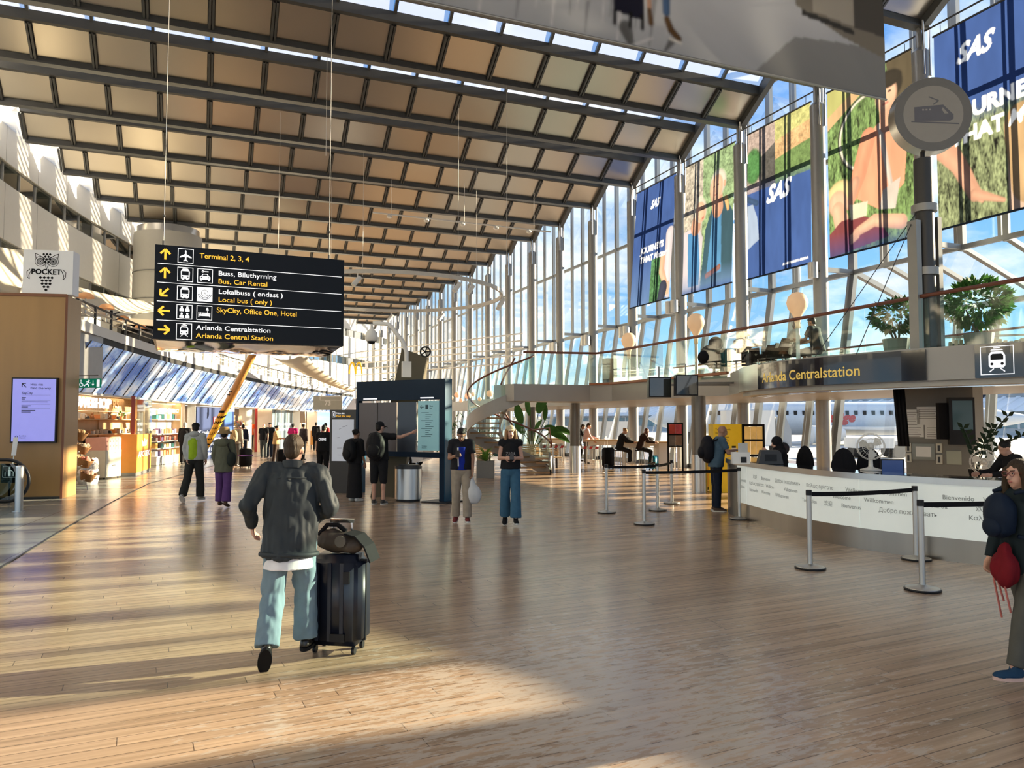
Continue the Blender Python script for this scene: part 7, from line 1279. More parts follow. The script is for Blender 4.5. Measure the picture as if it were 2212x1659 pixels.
# ================================================================ people
def cap(mb, a, b, r0, r1=None, f0=False, f1=False, n=14, sx=1.):
    """tapered limb, round ended unless cut flat"""
    a, b = V(a), V(b); r1 = r0 if r1 is None else r1; d = b - a; L_ = d.length
    if L_ < 1e-5: return mb.ball(a, max(r0, r1), 10, 8)
    pr = []
    if f0: pr.append((r0, 0))
    else: pr += [(max(r0 * math.sin(R(t)), .0005), -r0 * math.cos(R(t))) for t in (8, 30, 60, 90)]
    if f1: pr.append((r1, L_))
    else: pr += [(max(r1 * math.cos(R(t)), .0005), L_ + r1 * math.sin(R(t))) for t in (0, 30, 60, 82)]
    return mb.lathe(pr, a, n, d)
def frust(mb, c0, rx0, ry0, c1, rx1, ry1, n=24):
    vs = [V(c0) + V((rx0 * math.cos(2 * math.pi * i / n), ry0 * math.sin(2 * math.pi * i / n), 0)) for i in range(n)] + [V(c1) + V((rx1 * math.cos(2 * math.pi * i / n), ry1 * math.sin(2 * math.pi * i / n), 0)) for i in range(n)]
    return mb.add(vs, [(i, (i + 1) % n, n + (i + 1) % n, n + i) for i in range(n)] + [tuple(range(n))[::-1], tuple(range(n, 2 * n))])
def skinned(mb, name, m, parent, vox=.012, it=4, wr=0., fr=9., dirn=None):
    """fuse the overlapping volumes into one continuous surface"""
    me = bpy.data.meshes.new('x'); me.from_pydata([tuple(v) for v in mb.v], [], mb.f); bm = bmesh.new(); bm.from_mesh(me); bmesh.ops.recalc_face_normals(bm, faces=bm.faces); bm.to_mesh(me); bm.free()
    o = bpy.data.objects.new('x', me); COL.objects.link(o); md = o.modifiers.new('r', 'REMESH'); md.mode = 'VOXEL'; md.voxel_size = vox; sm = o.modifiers.new('s', 'SMOOTH'); sm.iterations = it; sm.factor = .5
    n = bpy.data.meshes.new_from_object(o.evaluated_get(bpy.context.evaluated_depsgraph_get())); bpy.data.objects.remove(o); bpy.data.meshes.remove(me)
    if wr:
        dirn = dirn or (1, 1, .45); sd_ = V((parent.location.x * 3.1, parent.location.y * 1.7, 0)); mv = []
        for v in n.vertices:
            p = v.co; q = V((p.x * dirn[0], p.y * dirn[1], p.z * dirn[2])) * fr + sd_; a = mnoise.noise(q) ; a = max(abs(a) * 2 - .4, -.15); mv.append(v.co + v.normal * (a * wr + mnoise.noise(q * 2.3) * wr * .4))
        for v, c in zip(n.vertices, mv): v.co = c
    n.name = name; n.materials.clear(); n.materials.append(m); n.polygons.foreach_set('use_smooth', [True] * len(n.polygons)); o = bpy.data.objects.new(name, n); COL.objects.link(o); o.parent = parent; return o
def hand(mb, w, d, pn, k=1., curl=.5, side=1):
    """palm, four unequal fingers and a thumb; pn is the way the palm faces"""
    d = V(d).normalized(); pn = V(pn); pn = (pn - d * pn.dot(d)).normalized(); l = d.cross(pn).normalized() * side; w = V(w)
    Mx = M4((l, d, pn)).transposed(); mb.ball(w + d * .045 * k, (.040 * k, .052 * k, .018 * k), 12, 8, Mx)
    for i, ln in enumerate((.072, .080, .074, .058)):
        b_ = w + d * .082 * k + l * (.027 - .018 * i) * k; a = curl * .55; d1 = d * math.cos(a) + pn * math.sin(a); m_ = b_ + d1 * ln * .5 * k; a = curl * 1.7; d2 = d * math.cos(a) + pn * math.sin(a); cap(mb, b_ - d * .02 * k, m_, .0105 * k, .0095 * k, n=8); cap(mb, m_, m_ + d2 * ln * .5 * k, .0095 * k, .008 * k, n=8)
    t0 = w + d * .025 * k + l * .03 * k; t1 = t0 + (l * .65 + d * .7 + pn * .3).normalized() * .042 * k; t2 = t1 + (l * .1 + d * .9 + pn * (.2 + curl * .6)).normalized() * .034 * k; cap(mb, t0, t1, .014 * k, .011 * k, n=8); cap(mb, t1, t2, .011 * k, .009 * k, n=8)
MC = lambda n, c, r=.8, **k: mat('cloth_' + n, c, r, 0, k.pop('var', .18), k.pop('scale', 14), spec=.15, **k)
HD = dict(back=(.374, .927), front=(-.374, -.927), right=(.927, -.374), left=(-.927, .374))
PEOPLE = {}
def person(key, label, loc, head, h=1.75, bulk=1., sw=1., lean=3., side=0., hy=0., hp_=0., aL=None, aR=None, lL=None, lR=None, top=None, sleeve='long', hem=-.02, bot=None, blen=1., flare=0., skirt=0., shoes=None, hair=None, hs='short', seat=None, vox=.012, curl=(.5, .5), pn=(None, None), skin='skin', open_=None, wr=.006, face=False, sole=None, extra=None, shirt=None):
    hx, hy_ = HD[head] if isinstance(head, str) else head; g = thing('person', label, 'person', (loc[0], loc[1], 0), math.atan2(-hx, hy_)); s = h / 1.75; sk = M[skin]
    aL = aL or ((-.16, -.02, -1), (-.06, .18, -1)); aR = aR or ((.16, -.02, -1), (.06, .18, -1)); lL = lL or ((-.03, .0, -1), (0, -.03, -1), 0); lR = lR or ((.03, 0, -1), (0, -.03, -1), 0); N_ = lambda v: V(v).normalized()
    J = {}
    def legs(P):
        r_ = []
        for sg, l_ in ((-1, lL), (1, lR)):
            hpj = P + V((sg * .088 * s * (bulk + 1) / 2, 0, -.03 * s)); kn = hpj + N_(l_[0]) * .43 * s; an = kn + N_(l_[1]) * .41 * s; pt = R(l_[2]); yw = R(l_[3]) if len(l_) > 3 else 0; f = V((math.sin(yw + sg * .1) * math.cos(pt), math.cos(yw + sg * .1) * math.cos(pt), -math.sin(pt))); u = V((0, math.sin(pt), math.cos(pt))); r_.append((hpj, kn, an, f, u))
        return r_
    P = V((0, 0, .95 * s)); lg = legs(P); low = min(min((an - u * .085 * s - f * .05 * s).z, (an - u * .085 * s + f * .17 * s).z) for _, _, an, f, u in lg)
    P.z = seat + .10 * s if seat is not None else P.z - low; lg = legs(P)
    T = M4.Rotation(R(-lean), 3, 'X') @ M4.Rotation(R(side), 3, 'Y'); up = lambda x, y, z: P + T @ V((x * s, y * s, z * s)); b = bulk
    sh = [up(-.165 * sw * (b + 1) / 2, 0, .485), up(.165 * sw * (b + 1) / 2, 0, .485)]; HT = T @ M4.Rotation(R(-hy), 3, 'Z') @ M4.Rotation(R(-hp_), 3, 'X'); nk = up(0, -.01, .545); hc = nk + HT @ V((0, .015 * s, .125 * s)); hq = lambda x, y, z: hc + HT @ V((x * s, y * s, z * s))
    arms = []
    for sg, a_, sj in ((-1, aL, sh[0]), (1, aR, sh[1])): e_ = sj + N_(a_[0]) * .285 * s; w_ = e_ + N_(a_[1]) * .25 * s; arms.append((sj, e_, w_, N_(a_[1])))
    # body, one continuous surface
    mb = MB(); mb.ball(P, (.155 * s * b, .11 * s * b, .12 * s), 14, 10); mb.ball(up(0, 0, .17), (.13 * s * b, .098 * s * b, .15 * s), 14, 10); mb.ball(up(0, 0, .36), (.155 * s * sw * b, .11 * s * b, .16 * s), 14, 10); cap(mb, sh[0], sh[1], .058 * s); cap(mb, up(0, -.01, .46), hq(0, -.012, -.03), .056 * s, .054 * s)
    mb.ball(hq(0, -.012, .025), (.073 * s, .092 * s, .092 * s), 16, 12, HT); mb.ball(hq(0, .018, -.045), (.056 * s, .068 * s, .068 * s), 14, 10, HT); mb.ball(hq(0, .055, -.09), (.026 * s, .026 * s, .02 * s), 10, 8, HT); cap(mb, hq(0, .080, .012), hq(0, .104, -.026), .010 * s, .015 * s, n=10); cap(mb, hq(-.03, .074, .03), hq(.03, .074, .03), .014 * s, n=8); cap(mb, hq(-.02, .078, -.056), hq(.02, .078, -.056), .010 * s, n=8)
    for sg in (-1, 1): mb.ball(hq(sg * .074, -.008, -.005), (.011 * s, .020 * s, .031 * s), 10, 8, HT)
    for sg, (sj, e_, w_, d_), cu, p_ in ((-1, arms[0], curl[0], pn[0]), (1, arms[1], curl[1], pn[1])): cap(mb, sj, e_, .047 * s, .038 * s); cap(mb, e_, w_, .038 * s, .026 * s); hand(mb, w_, d_, p_ or (-sg, .15, -.05), s * 1.02, cu, -sg)
    for hpj, kn, an, f, u in lg: cap(mb, hpj, kn, .075 * s * b, .05 * s); cap(mb, kn, an, .05 * s, .036 * s); mb.ball(kn.lerp(an, .28) - V((0, .012 * s, 0)), (.05 * s, .055 * s, .10 * s), 10, 8); cap(mb, an - u * .04 * s, an + f * .12 * s - u * .055 * s, .034 * s, .026 * s)
    body = skinned(mb, 'body', sk, g, vox if vox < .011 else vox * .95, 3)
    pa = lambda mb_, nm, m_: setattr(mb_.build(nm, m_, smooth=True), 'parent', g)
    if face:
        for sg in (-1, 1): o = MB().ball(hq(sg * .029, .081, .012), (.013 * s, .008 * s, .0065 * s), 10, 8, HT).build('eye', mat('eye_white', (.55, .53, .5), .3), None, smooth=True); o.parent = g; i_ = MB().ball(hq(sg * .029, .0875, .0125), (.0062 * s, .004 * s, .0062 * s), 8, 6, HT).build('iris', mat('dark_iris', (.03, .02, .015), .2), None, smooth=True); i_.parent = o
        o = MB().ball(hq(0, .086, -.055), (.022 * s, .008 * s, .0085 * s), 10, 8, HT).build('mouth', mat('lips', (.42, .14, .12), .5), None, smooth=True); o.parent = g; mb = MB(); [cap(mb, hq(sg * .014, .090, .032), hq(sg * .044, .081, .035), .004 * s, .003 * s, n=6) for sg in (-1, 1)]; pa(mb, 'eyebrows', hair or M['black'])
    # clothes
    if top:
        mb = MB(); e = .022; mb.ball(up(0, 0, .36), ((.155 * sw * b + e) * s, (.11 * b + e) * s, (.165 + e) * s), 18, 12); cap(mb, sh[0], sh[1], (.058 + e) * s); cap(mb, up(0, -.012, .48), up(0, -.012, .555), .075 * s, .066 * s, f1=True); frust(mb, up(0, 0, hem), (.158 * b + e + .024 + max(0, b - 1.1) * .2) * s, (.118 * b + e + .012 + max(0, b - 1.1) * .1) * s, up(0, 0, .38), (.150 * sw * b + e + max(0, b - 1.1) * .1) * s, (.108 * b + e) * s)
        for sj, e_, w_, d_ in arms:
            if sleeve == 'long': cap(mb, sj, e_, (.052 + e) * s, (.042 + e) * s); cap(mb, e_, w_ - d_ * .005, (.042 + e) * s, (.030 + e * .6) * s, f1=True)
            elif sleeve == 'short': cap(mb, sj, sj.lerp(e_, .68), (.052 + e) * s, (.052 + e * .9) * s, f1=True)
            elif sleeve == 'roll': cap(mb, sj, e_, (.050 + e) * s, (.042 + e * .9) * s); cap(mb, e_, e_.lerp(w_, .25), (.042 + e * .9) * s, (.04 + e) * s, f1=True)
            elif sleeve == 'cap': cap(mb, sj, sj.lerp(e_, .22), (.052 + e) * s, (.05 + e) * s, f1=True)
        PEOPLE[key + '_top'] = skinned(mb, 'jacket' if sleeve == 'long' else 'shirt', top, g, vox, 3, wr * s, 11)
    if shirt: mb = MB(); frust(mb, up(0, -.012, hem - .085), (.163 * b + .02) * s, (.125 * b + .02) * s, up(0, 0, hem + .05), (.150 * b + .004) * s, (.112 * b + .002) * s); skinned(mb, 'shirt_tail', shirt, g, vox, 2, .004, 8)
    if bot:
        mb = MB(); e = .016; mb.ball(P + V((0, 0, -.01)), ((.155 * b + e) * s, (.112 * b + e) * s, (.125 + e) * s), 18, 12); frust(mb, P + V((0, 0, -.02)), (.150 * b + e) * s, (.108 * b + e) * s, up(0, 0, .10), (.138 * b + e) * s, (.10 * b + e) * s)
        if skirt: frust(mb, V((lg[0][2].lerp(lg[1][2], .5).x, lg[0][2].lerp(lg[1][2], .5).y, P.z * (1 - skirt) + .03)), .21 * s, .18 * s, P + V((0, 0, .0)), (.150 * b + e) * s, (.115 * b + e) * s)
        else:
            for hpj, kn, an, f, u in lg:
                cap(mb, hpj, kn, (.088 * b + e) * s, (.056 * (b + 1) / 2 + e + flare * .4) * s, f1=blen <= .5)
                if blen > .5: q = kn.lerp(an, min(1, (blen - .5) * 2) * 1.02); cap(mb, kn, q, (.056 * (b + 1) / 2 + e + flare * .4) * s, (.045 + e + flare) * s, f1=True)
        skinned(mb, 'skirt' if skirt else 'trousers', bot, g, vox, 3, wr * .8 * s, 10, (1, 1, .6))
    for hpj, kn, an, f, u in lg:
        if not shoes: break
        r_ = f.cross(u).normalized(); Mx = M4((r_, f, u)).transposed(); mb = MB(); c = an - u * .085 * s; mb.ball(c + f * .045 * s + u * .035 * s, (.047 * s, .135 * s, .038 * s), 14, 10, Mx); mb.ball(c + f * .115 * s + u * .03 * s, (.049 * s, .075 * s, .032 * s), 12, 8, Mx); mb.ball(c - f * .03 * s + u * .05 * s, (.042 * s, .055 * s, .05 * s), 12, 8, Mx); cap(mb, c + u * .05 * s - f * .005 * s, c + u * .105 * s - f * .01 * s, .042 * s, .044 * s, f1=True); o = skinned(mb, 'shoe', shoes, g, min(vox, .012), 2)
        if sole: mb = MB(); Fs = Fr(c + f * .045 * s, r_, f); mb.prism(Fs, [(x * s, y * s) for x, y in circ(0, 0, .052, 16, ry=.145)], -.004, .022 * s); q = mb.build('sole', sole); q.parent = o
    # hair and headgear
    if hair:
        mb = MB()
        if hs in ('short', 'thin'): mb.ball(hq(0, -.024, .042), (.079 * s, .092 * s, .088 * s), 16, 12, HT); mb.ball(hq(0, -.052, -.01), (.066 * s, .058 * s, .075 * s), 14, 10, HT); hs == 'short' and mb.ball(hq(0, .03, .088), (.055 * s, .05 * s, .030 * s), 12, 8, HT)
        elif hs == 'long':
            mb.ball(hq(0, -.022, .036), (.084 * s, .096 * s, .092 * s), 16, 12, HT)
            for x, y, L_ in ((-.075, -.03, .36), (.075, -.03, .36), (-.05, -.08, .40), (.05, -.08, .40), (0, -.09, .42), (-.08, .02, .30), (.08, .02, .30)): cap(mb, hq(x, y, .03), hq(x * 1.25, y, .03) - V((0, 0, L_ * s)), .030 * s, .034 * s, n=8)
        elif hs == 'bun': mb.ball(hq(0, -.024, .040), (.080 * s, .094 * s, .088 * s), 16, 12, HT); mb.ball(hq(0, -.10, .06), .045 * s)
        elif hs == 'hijab': mb.ball(hq(0, -.02, .03), (.098 * s, .108 * s, .108 * s), 16, 12, HT); cap(mb, hq(0, -.035, -.02), hq(0, -.03, -.16), .085 * s, .12 * s); cap(mb, hq(0, -.01, -.13), up(0, .0, .40), .11 * s, .17 * s)
        skinned(mb, 'headscarf' if hs == 'hijab' else 'hair', hair, g, min(vox, .011), 2, .004 if hs == 'long' else .002, 18, (1.5, 1.5, .25))
    PEOPLE[key] = dict(g=g, up=up, hq=hq, HT=HT, arms=arms, P=P, s=s, lg=lg, sh=sh, vox=vox); return PEOPLE[key]
def own(pk, name, label, cat, grp=None):
    g0 = PEOPLE[pk]['g']; g = bpy.data.objects.new(name, None); COL.objects.link(g); g.location = g0.location; g.rotation_euler = g0.rotation_euler; return tag(g, label, cat, grp)
def backpack(pk, m_, label, w=.30, h=.46, d=.17, y0=-.20, z0=.26, front=False):
    q = PEOPLE[pk]; g = own(pk, 'backpack', label, 'backpack'); up = q['up']; s = q['s']; sg = 1 if front else -1; Tm = M4.Rotation(0, 3, 'X'); mb = MB(); mb.ball(up(0, y0 * 1.0, z0), (w * .62 * s, d * .75 * s, h * .60 * s), 16, 12); mb.box(up(0, y0, z0 - .03), (w * .9 * s, d * .9 * s, h * .72 * s)); skinned(mb, 'pack', m_, g, .014, 5, .006, 9); mb = MB(); mb.ball(up(0, y0 + sg * d * .55, z0 - .08), (w * .42 * s, d * .38 * s, h * .28 * s), 14, 10); skinned(mb, 'front_pocket', m_, g, .014, 4)
    for x in (-.105, .105): MB().tube([up(x, y0 - sg * .06, z0 + .18), up(x * 1.1, -sg * .02, .555), up(x * 1.15, -sg * .125, .44), up(x * 1.25, -sg * .135, .30), up(x * 1.5, -sg * .02, .14), up(x, y0 - sg * .05, z0 - .16)], .017 * s, 6).build('strap', m_, None, smooth=True).parent = g
    return g
def cap_hat(pk, m_, peak=True):
    q = PEOPLE[pk]; hq, s, HT = q['hq'], q['s'], q['HT']; mb = MB(); mb.ball(hq(0, -.012, .062), (.088 * s, .102 * s, .074 * s), 16, 12, HT); o = skinned(mb, 'cap', m_, q['g'], .011, 2)
    if peak: mb = MB(); mb.sheet([[hq(x * (1 if r < .12 else .9), r, .055 - (r - .08) * .35 - x * x * 3) for x in (-.065, -.04, 0, .04, .065)] for r in (.07, .11, .15, .165)]); p_ = mb.build('peak', m_); p_.parent = o; md = p_.modifiers.new('t', 'SOLIDIFY'); md.thickness = .006
def phone(pk, hand_i, off=(0, .03, .02)):
    q = PEOPLE[pk]; w_, d_ = q['arms'][hand_i][2], q['arms'][hand_i][3]; c = w_ + d_ * .085 + V(off); g = own(pk, 'phone', 'black phone held by the ' + {'cargo': 'man in the royal blue shirt', 'jeans': 'woman in a pale cap and jeans', 'right': 'woman in glasses at the right edge'}[pk], 'phone'); mb = MB(); Rm = M4.Rotation(R(-50), 3, 'X'); mb.box(c, (.075, .15, .010), Rm); mb.build('case', M['black']).parent = g; mb = MB(); mb.box(c + Rm @ V((0, 0, .0065)), (.068, .14, .002), Rm); mb.build('screen', mat('phone_glass', (.02, .02, .025), .1)).parent = g
k_ = dict
BLK = MC('black', (.012, .012, .014)); DNM = MC('denim', (.15, .22, .27)); NAVY = MC('navy', (.012, .018, .035)); GRY = MC('grey', (.10, .10, .10)); HBR = mat('brown_hair', (.040, .025, .013), .6, 0, .5, 40, bump=.6, spec=.25, stretch=(3, 3, .5)); HBK = mat('black_hair', (.010, .008, .007), .55, 0, .3, 40, bump=.4, spec=.25); HGR = mat('grey_hair', (.28, .26, .24), .6, 0, .3, 40); HBL = mat('blond_hair', (.30, .15, .045), .5, 0, .45, 30, stretch=(4, 4, .3)); SHW = MC('white_shoe', (.65, .64, .6)); SHB = mat('black_leather', (.02, .016, .013), .3, 0, .2); RED = MC('red', (.45, .03, .03))
# --- the man in the foreground
person('man', 'man in dark jacket and light jeans walking away in the foreground', (.62, 6.0), (.22, .97), 1.66, 1.07, 1.17, 4, 1, 12, 4, ((-.42, -.30, -.85), (.02, .62, -.72)), ((.36, -.12, -.92), (-.42, .62, -.42)), ((-.06, -.02, -1), (-.05, -.50, -1), 52, -10), ((.05, .30, -1), (.02, .08, -1), 0), MC('jacket', (.030, .037, .043), .6), 'long', -.17, DNM, .98, .035, 0, SHB, HBR, 'short', vox=.0085, curl=(.6, 1.3), wr=.019, shirt=MC('shirt', (.70, .70, .72)), sole=M['matblack'])
q = PEOPLE['man']; g = q['g']; up = q['up']
mb = MB(); mb.tube([up(.215 * math.cos(R(a)), .0 + .160 * math.sin(R(a)), -.148) for a in range(0, 360, 10)], .019, 8, True); mb.build('waistband', MC('jacket', (0, 0, 0)), None, smooth=True).parent = g
mb = MB(); mb.tube([up(x, -.142 + .10 * (x / .17) ** 2, .445) for x in [i * .02 - .15 for i in range(16)]], .0045, 6); mb.build('yoke_seam', MC('jacket', (0, 0, 0)), None).parent = g
mb = MB(); cap(mb, up(0, -.016, .515), up(0, -.01, .585), .083, .076, f0=True, f1=True); skinned(mb, 'collar', MC('jacket', (0, 0, 0)), g, .009, 2)
c = V((1.03, 6.22, 0)); sg_ = case(tuple(c), -.55, .44, .30, .76, mat('navy_case', (.008, .011, .022), .35, 0, .1), 'suitcase', 'tall dark navy suitcase rolled by the man in the foreground', False)
Mx = M4.Translation(c) @ M4.Rotation(-.55, 4, 'Z')
def sub(mb, nm, m_, par): mb.v = [V(v) for v in mb.v]; o = mb.build(nm, m_, None, smooth=40); o.parent = par
mb = MB(); [mb.cyl((x, .10, .72), (x, .10, 1.0), .011, n=8) for x in (-.1, .06)]; mb.box((-.02, .10, 1.005), (.2, .03, .03)); sub(mb, 'pull_handle', M['chrome'], sg_)
for x in (-.12, -.02, .08): sub(MB().box((x, -.155, .41), (.03, .012, .60)), 'ridge', MATS['navy_case'], sg_)
sub(MB().box((.12, -.158, .60), (.05, .02, .09)), 'side_grip', M['black'], sg_); sub(MB().box((.05, -.158, .14), (.12, .02, .06)), 'corner_guard', M['black'], sg_)
g = thing('duffel_bag', 'small brown and black bag resting on top of the navy suitcase', 'bag', (c.x, c.y, .765), -.55); mb = MB(); mb.ball((.0, .0, .085), (.19, .13, .085)); mb.ball((-.08, .0, .10), (.10, .11, .09)); mb.ball((.12, -.03, .07), (.09, .1, .07)); skinned(mb, 'body', mat('bag_brown', (.045, .032, .022), .7, 0, .4, 10, bump=.4), g, .012, 3, .012, 9); mb = MB(); mb.sheet([[(x, y, z) for y in (-.12, 0, .1)] for x, z in ((.08, .17), (.17, .15), (.25, .07), (.30, -.05))]); o = mb.build('flap', M['matblack']); o.parent = g; md = o.modifiers.new('t', 'SOLIDIFY'); md.thickness = .012; sub(MB().cyl((.06, -.13, .11), (.06, -.15, .11), .045, n=16), 'round_badge', mat('bag_badge', (.09, .075, .06), .5), g); sub(MB().tube([(-.16, -.05, .14), (-.1, -.02, .22), (-.02, 0, .22), (.05, 0, .17)], .02, 6), 'grab_handle', M['matblack'], g)
# --- the pair walking towards the camera
person('cargo', 'man in a royal blue shirt walking towards the camera, looking at a phone', (4.33, 13.15, 0), (-.36, -.93), 1.71, 1.05, 1, 6, 0, 0, 32, ((-.14, .05, -1), (.02, .12, -1)), ((.18, .02, -1), (-.45, .78, .20)), ((-.03, .20, -1), (-.02, -.02, -1), 0), ((.03, -.05, -1), (.02, -.28, -1), 18), MC('blackjkt', (.014, .014, .018), .7), 'short', .0, MC('khaki', (.33, .28, .22)), 1, .02, 0, MC('maroon', (.16, .03, .03)), HBK, 'short', vox=.010, curl=(1.2, .9), skin='skin2', face=True, sole=SHW)
q = PEOPLE['cargo']; mb = MB(); frust(mb, q['up'](0, .035, -.01), .125, .125, q['up'](0, .03, .42), .105, .12); mb.ball(q['up'](0, .05, .30), (.10, .105, .14)); skinned(mb, 'blue_shirt', MC('royal_blue', (.012, .03, .30)), q['g'], .010, 3, .005); phone('cargo', 1); o = MB().tube([q['up'](.06, .165, .42), q['up'](.055, .172, .25), q['up'](.05, .178, .08)], .012, 6).build('lanyard', SHW); o.parent = q['g']
g = own('cargo', 'carrier_bag', 'thin white plastic carrier bag hanging from the hand of the man in royal blue', 'bag'); w_ = q['arms'][0][2] + V((0, 0, -.10)); mb = MB(); mb.ball(w_ + V((-.02, .0, -.30)), (.15, .09, .17)); cap(mb, w_ + V((0, 0, -.02)), w_ + V((-.01, 0, -.22)), .022, .085); skinned(mb, 'bag', mat('thin_white_plastic', (.72, .74, .76), .4, 0, .08, 8, trans=.3), g, .012, 3, .012, 7)
person('jeans', 'woman with long blond hair, pale cap, black top and wide jeans walking towards the camera', (5.01, 12.48, 0), (-.36, -.93), 1.70, .92, .92, 1, 0, -8, -6, ((-.20, .05, -1), (.42, .82, .05)), ((.20, .05, -1), (-.42, .82, .05)), ((-.02, .16, -1), (0, .04, -1), 0), ((.03, -.10, -1), (0, -.34, -1), 30), MC('blacktop', (.012, .012, .014), .7), 'cap', .02, MC('midjeans', (.045, .12, .20)), .97, .045, 0, BLK, HBL, 'long', vox=.010, curl=(.9, .9), face=True, sole=SHW)
cap_hat('jeans', MC('cream_cap', (.55, .44, .30))); phone('jeans', 0, (.03, .03, .03)); q = PEOPLE['jeans']; F = Fr(q['up'](.085, .155, .27), (-1, 0, 0), (0, 0, 1)); F.n = V((0, 1, 0)); mb = MB(); text(mb, F, 'ZARA', .0, .0, .055, .004, .02, fit=.17); mb.build('chest_lettering', MC('print', (.35, .35, .36)), None).parent = q['g']
# --- people at the information board
person('capman', 'man in black cap, black shorts and backpack tapping the information board', (3.63, 16.88, 0), (.55, .83), 1.82, 1.08, 1, 3, 0, 30, 0, ((-.2, .05, -1), (-.05, .35, -1)), ((.92, .38, -.05), (.85, .42, .36)), None, None, BLK, 'short', -.02, MC('blackshort', (.013, .013, .015)), .52, .02, 0, SHB, HBK, 'short', vox=.011, curl=(.5, .7), sole=SHW); cap_hat('capman', BLK); backpack('capman', MC('pack_black', (.010, .010, .012), .6), 'black backpack worn by the man in a black cap at the information board', .34, .52, .2, -.22)
person('skirt', 'woman in a long black skirt and black top waiting left of the capped man', (3.25, 17.68, 0), (.80, .60), 1.66, 1., .95, 3, 0, 0, 0, ((-.14, .05, -1), (0, .35, -1)), ((.14, .05, -1), (0, .35, -1)), None, None, BLK, 'roll', -.04, BLK, 1, 0, .93, SHW, HBK, 'bun', vox=.011, skin='skin2'); backpack('skirt', MC('pack_black2', (.010, .010, .012), .6), 'black backpack worn by the woman in a long black skirt', .30, .48, .18, -.21)
person('tee', 'person in a black T-shirt with white back lettering, half hidden by the foreground man', (3.43, 24, 0), (.5, .86), 1.74, 1.1, 1, 3, 0, 0, 12, None, ((.12, .3, -.9), (.1, .9, .1)), None, None, BLK, 'short', -.02, BLK, 1, .01, 0, SHB, HBK, 'short', vox=.012); q = PEOPLE['tee']; F = Fr(q['up'](-.10, -.142, .30), (1, 0, 0), (0, 0, 1)); mb = MB(); text(mb, F, 'CREWS', .0, .0, .08, .006, .02, fit=.24); mb.build('back_lettering', M['sigwhite'], None).parent = q['g']
# --- the couple walking away on the left
person('hoodie', 'man in a lime green and pale grey hooded top walking away on the left', (-0.17, 18.95, 0), (.40, .92), 1.76, 1.05, 1, 3, 0, -25, 0, ((-.20, -.12, -1), (.30, -.25, -.9)), ((.22, -.05, -1), (-.05, .35, -1)), ((-.05, -.22, -1), (-.05, -.50, -1), 40), ((.05, .14, -1), (.02, .02, -1), 0), MC('pale_grey', (.36, .38, .37)), 'long', -.04, MC('charcoal', (.025, .026, .024)), 1, .03, 0, MC('greyshoe', (.25, .24, .2)), HBK, 'short', vox=.011, sole=SHW); q = PEOPLE['hoodie']; mb = MB(); frust(mb, q['up'](0, -.035, -.035), .155, .128, q['up'](0, -.035, .40), .14, .12); mb.ball(q['up'](0, -.035, .36), (.125, .122, .13)); skinned(mb, 'lime_panel', MC('lime', (.26, .40, .02)), q['g'], .011, 3, .005); mb = MB(); mb.ball(q['up'](0, -.06, .54), (.12, .10, .075)); skinned(mb, 'hood', MC('pale_grey', (0, 0, 0)), q['g'], .012, 3); cap_hat('hoodie', MC('black_beanie', (.01, .01, .011)), False)
person('bucket', 'person in an olive raincoat, bucket hat and purple trousers walking away', (0.42, 17.48, 0), (.36, .93), 1.64, 1.05, .95, 3, 0, 0, 0, ((-.24, -.05, -1), (.10, .2, -1)), ((.24, -.05, -1), (-.1, .25, -1)), ((-.02, .12, -1), (0, .05, -1), 0), ((.03, -.08, -1), (0, -.18, -1), 15), MC('olive', (.10, .105, .075)), 'long', -.19, MC('purple', (.10, .045, .16)), .97, .045, 0, MC('brownshoe', (.10, .06, .04)), HBK, 'short', vox=.011); q = PEOPLE['bucket']; hq = q['hq']; mb = MB(); mb.lathe([(.155, -.02), (.16, -.01), (.105, .045), (.098, .10), (.075, .125), (.01, .13)], hq(0, -.01, .03), 22); mb.build('bucket_hat', MC('hat_tan', (.22, .15, .07)), None, smooth=40).parent = q['g']; mb = MB(); mb.ball(q['up'](0, -.09, .47), (.14, .09, .10)); skinned(mb, 'hood', MC('olive', (0, 0, 0)), q['g'], .012, 3, .006)
g = own('bucket', 'shoulder_bag', 'dark shoulder bag on the right side of the person in an olive raincoat', 'bag'); mb = MB(); mb.ball(q['up'](.21, -.10, .10), (.10, .09, .16)); skinned(mb, 'bag', MC('dark_green_bag', (.02, .025, .022)), g, .014, 3, .006); MB().tube([q['up'](.2, -.1, .22), q['up'](.13, -.14, .4), q['up'](.10, -.08, .56), q['up'](.12, .1, .45), q['up'](.2, .05, .2)], .014, 6).build('strap', BLK, None).parent = g
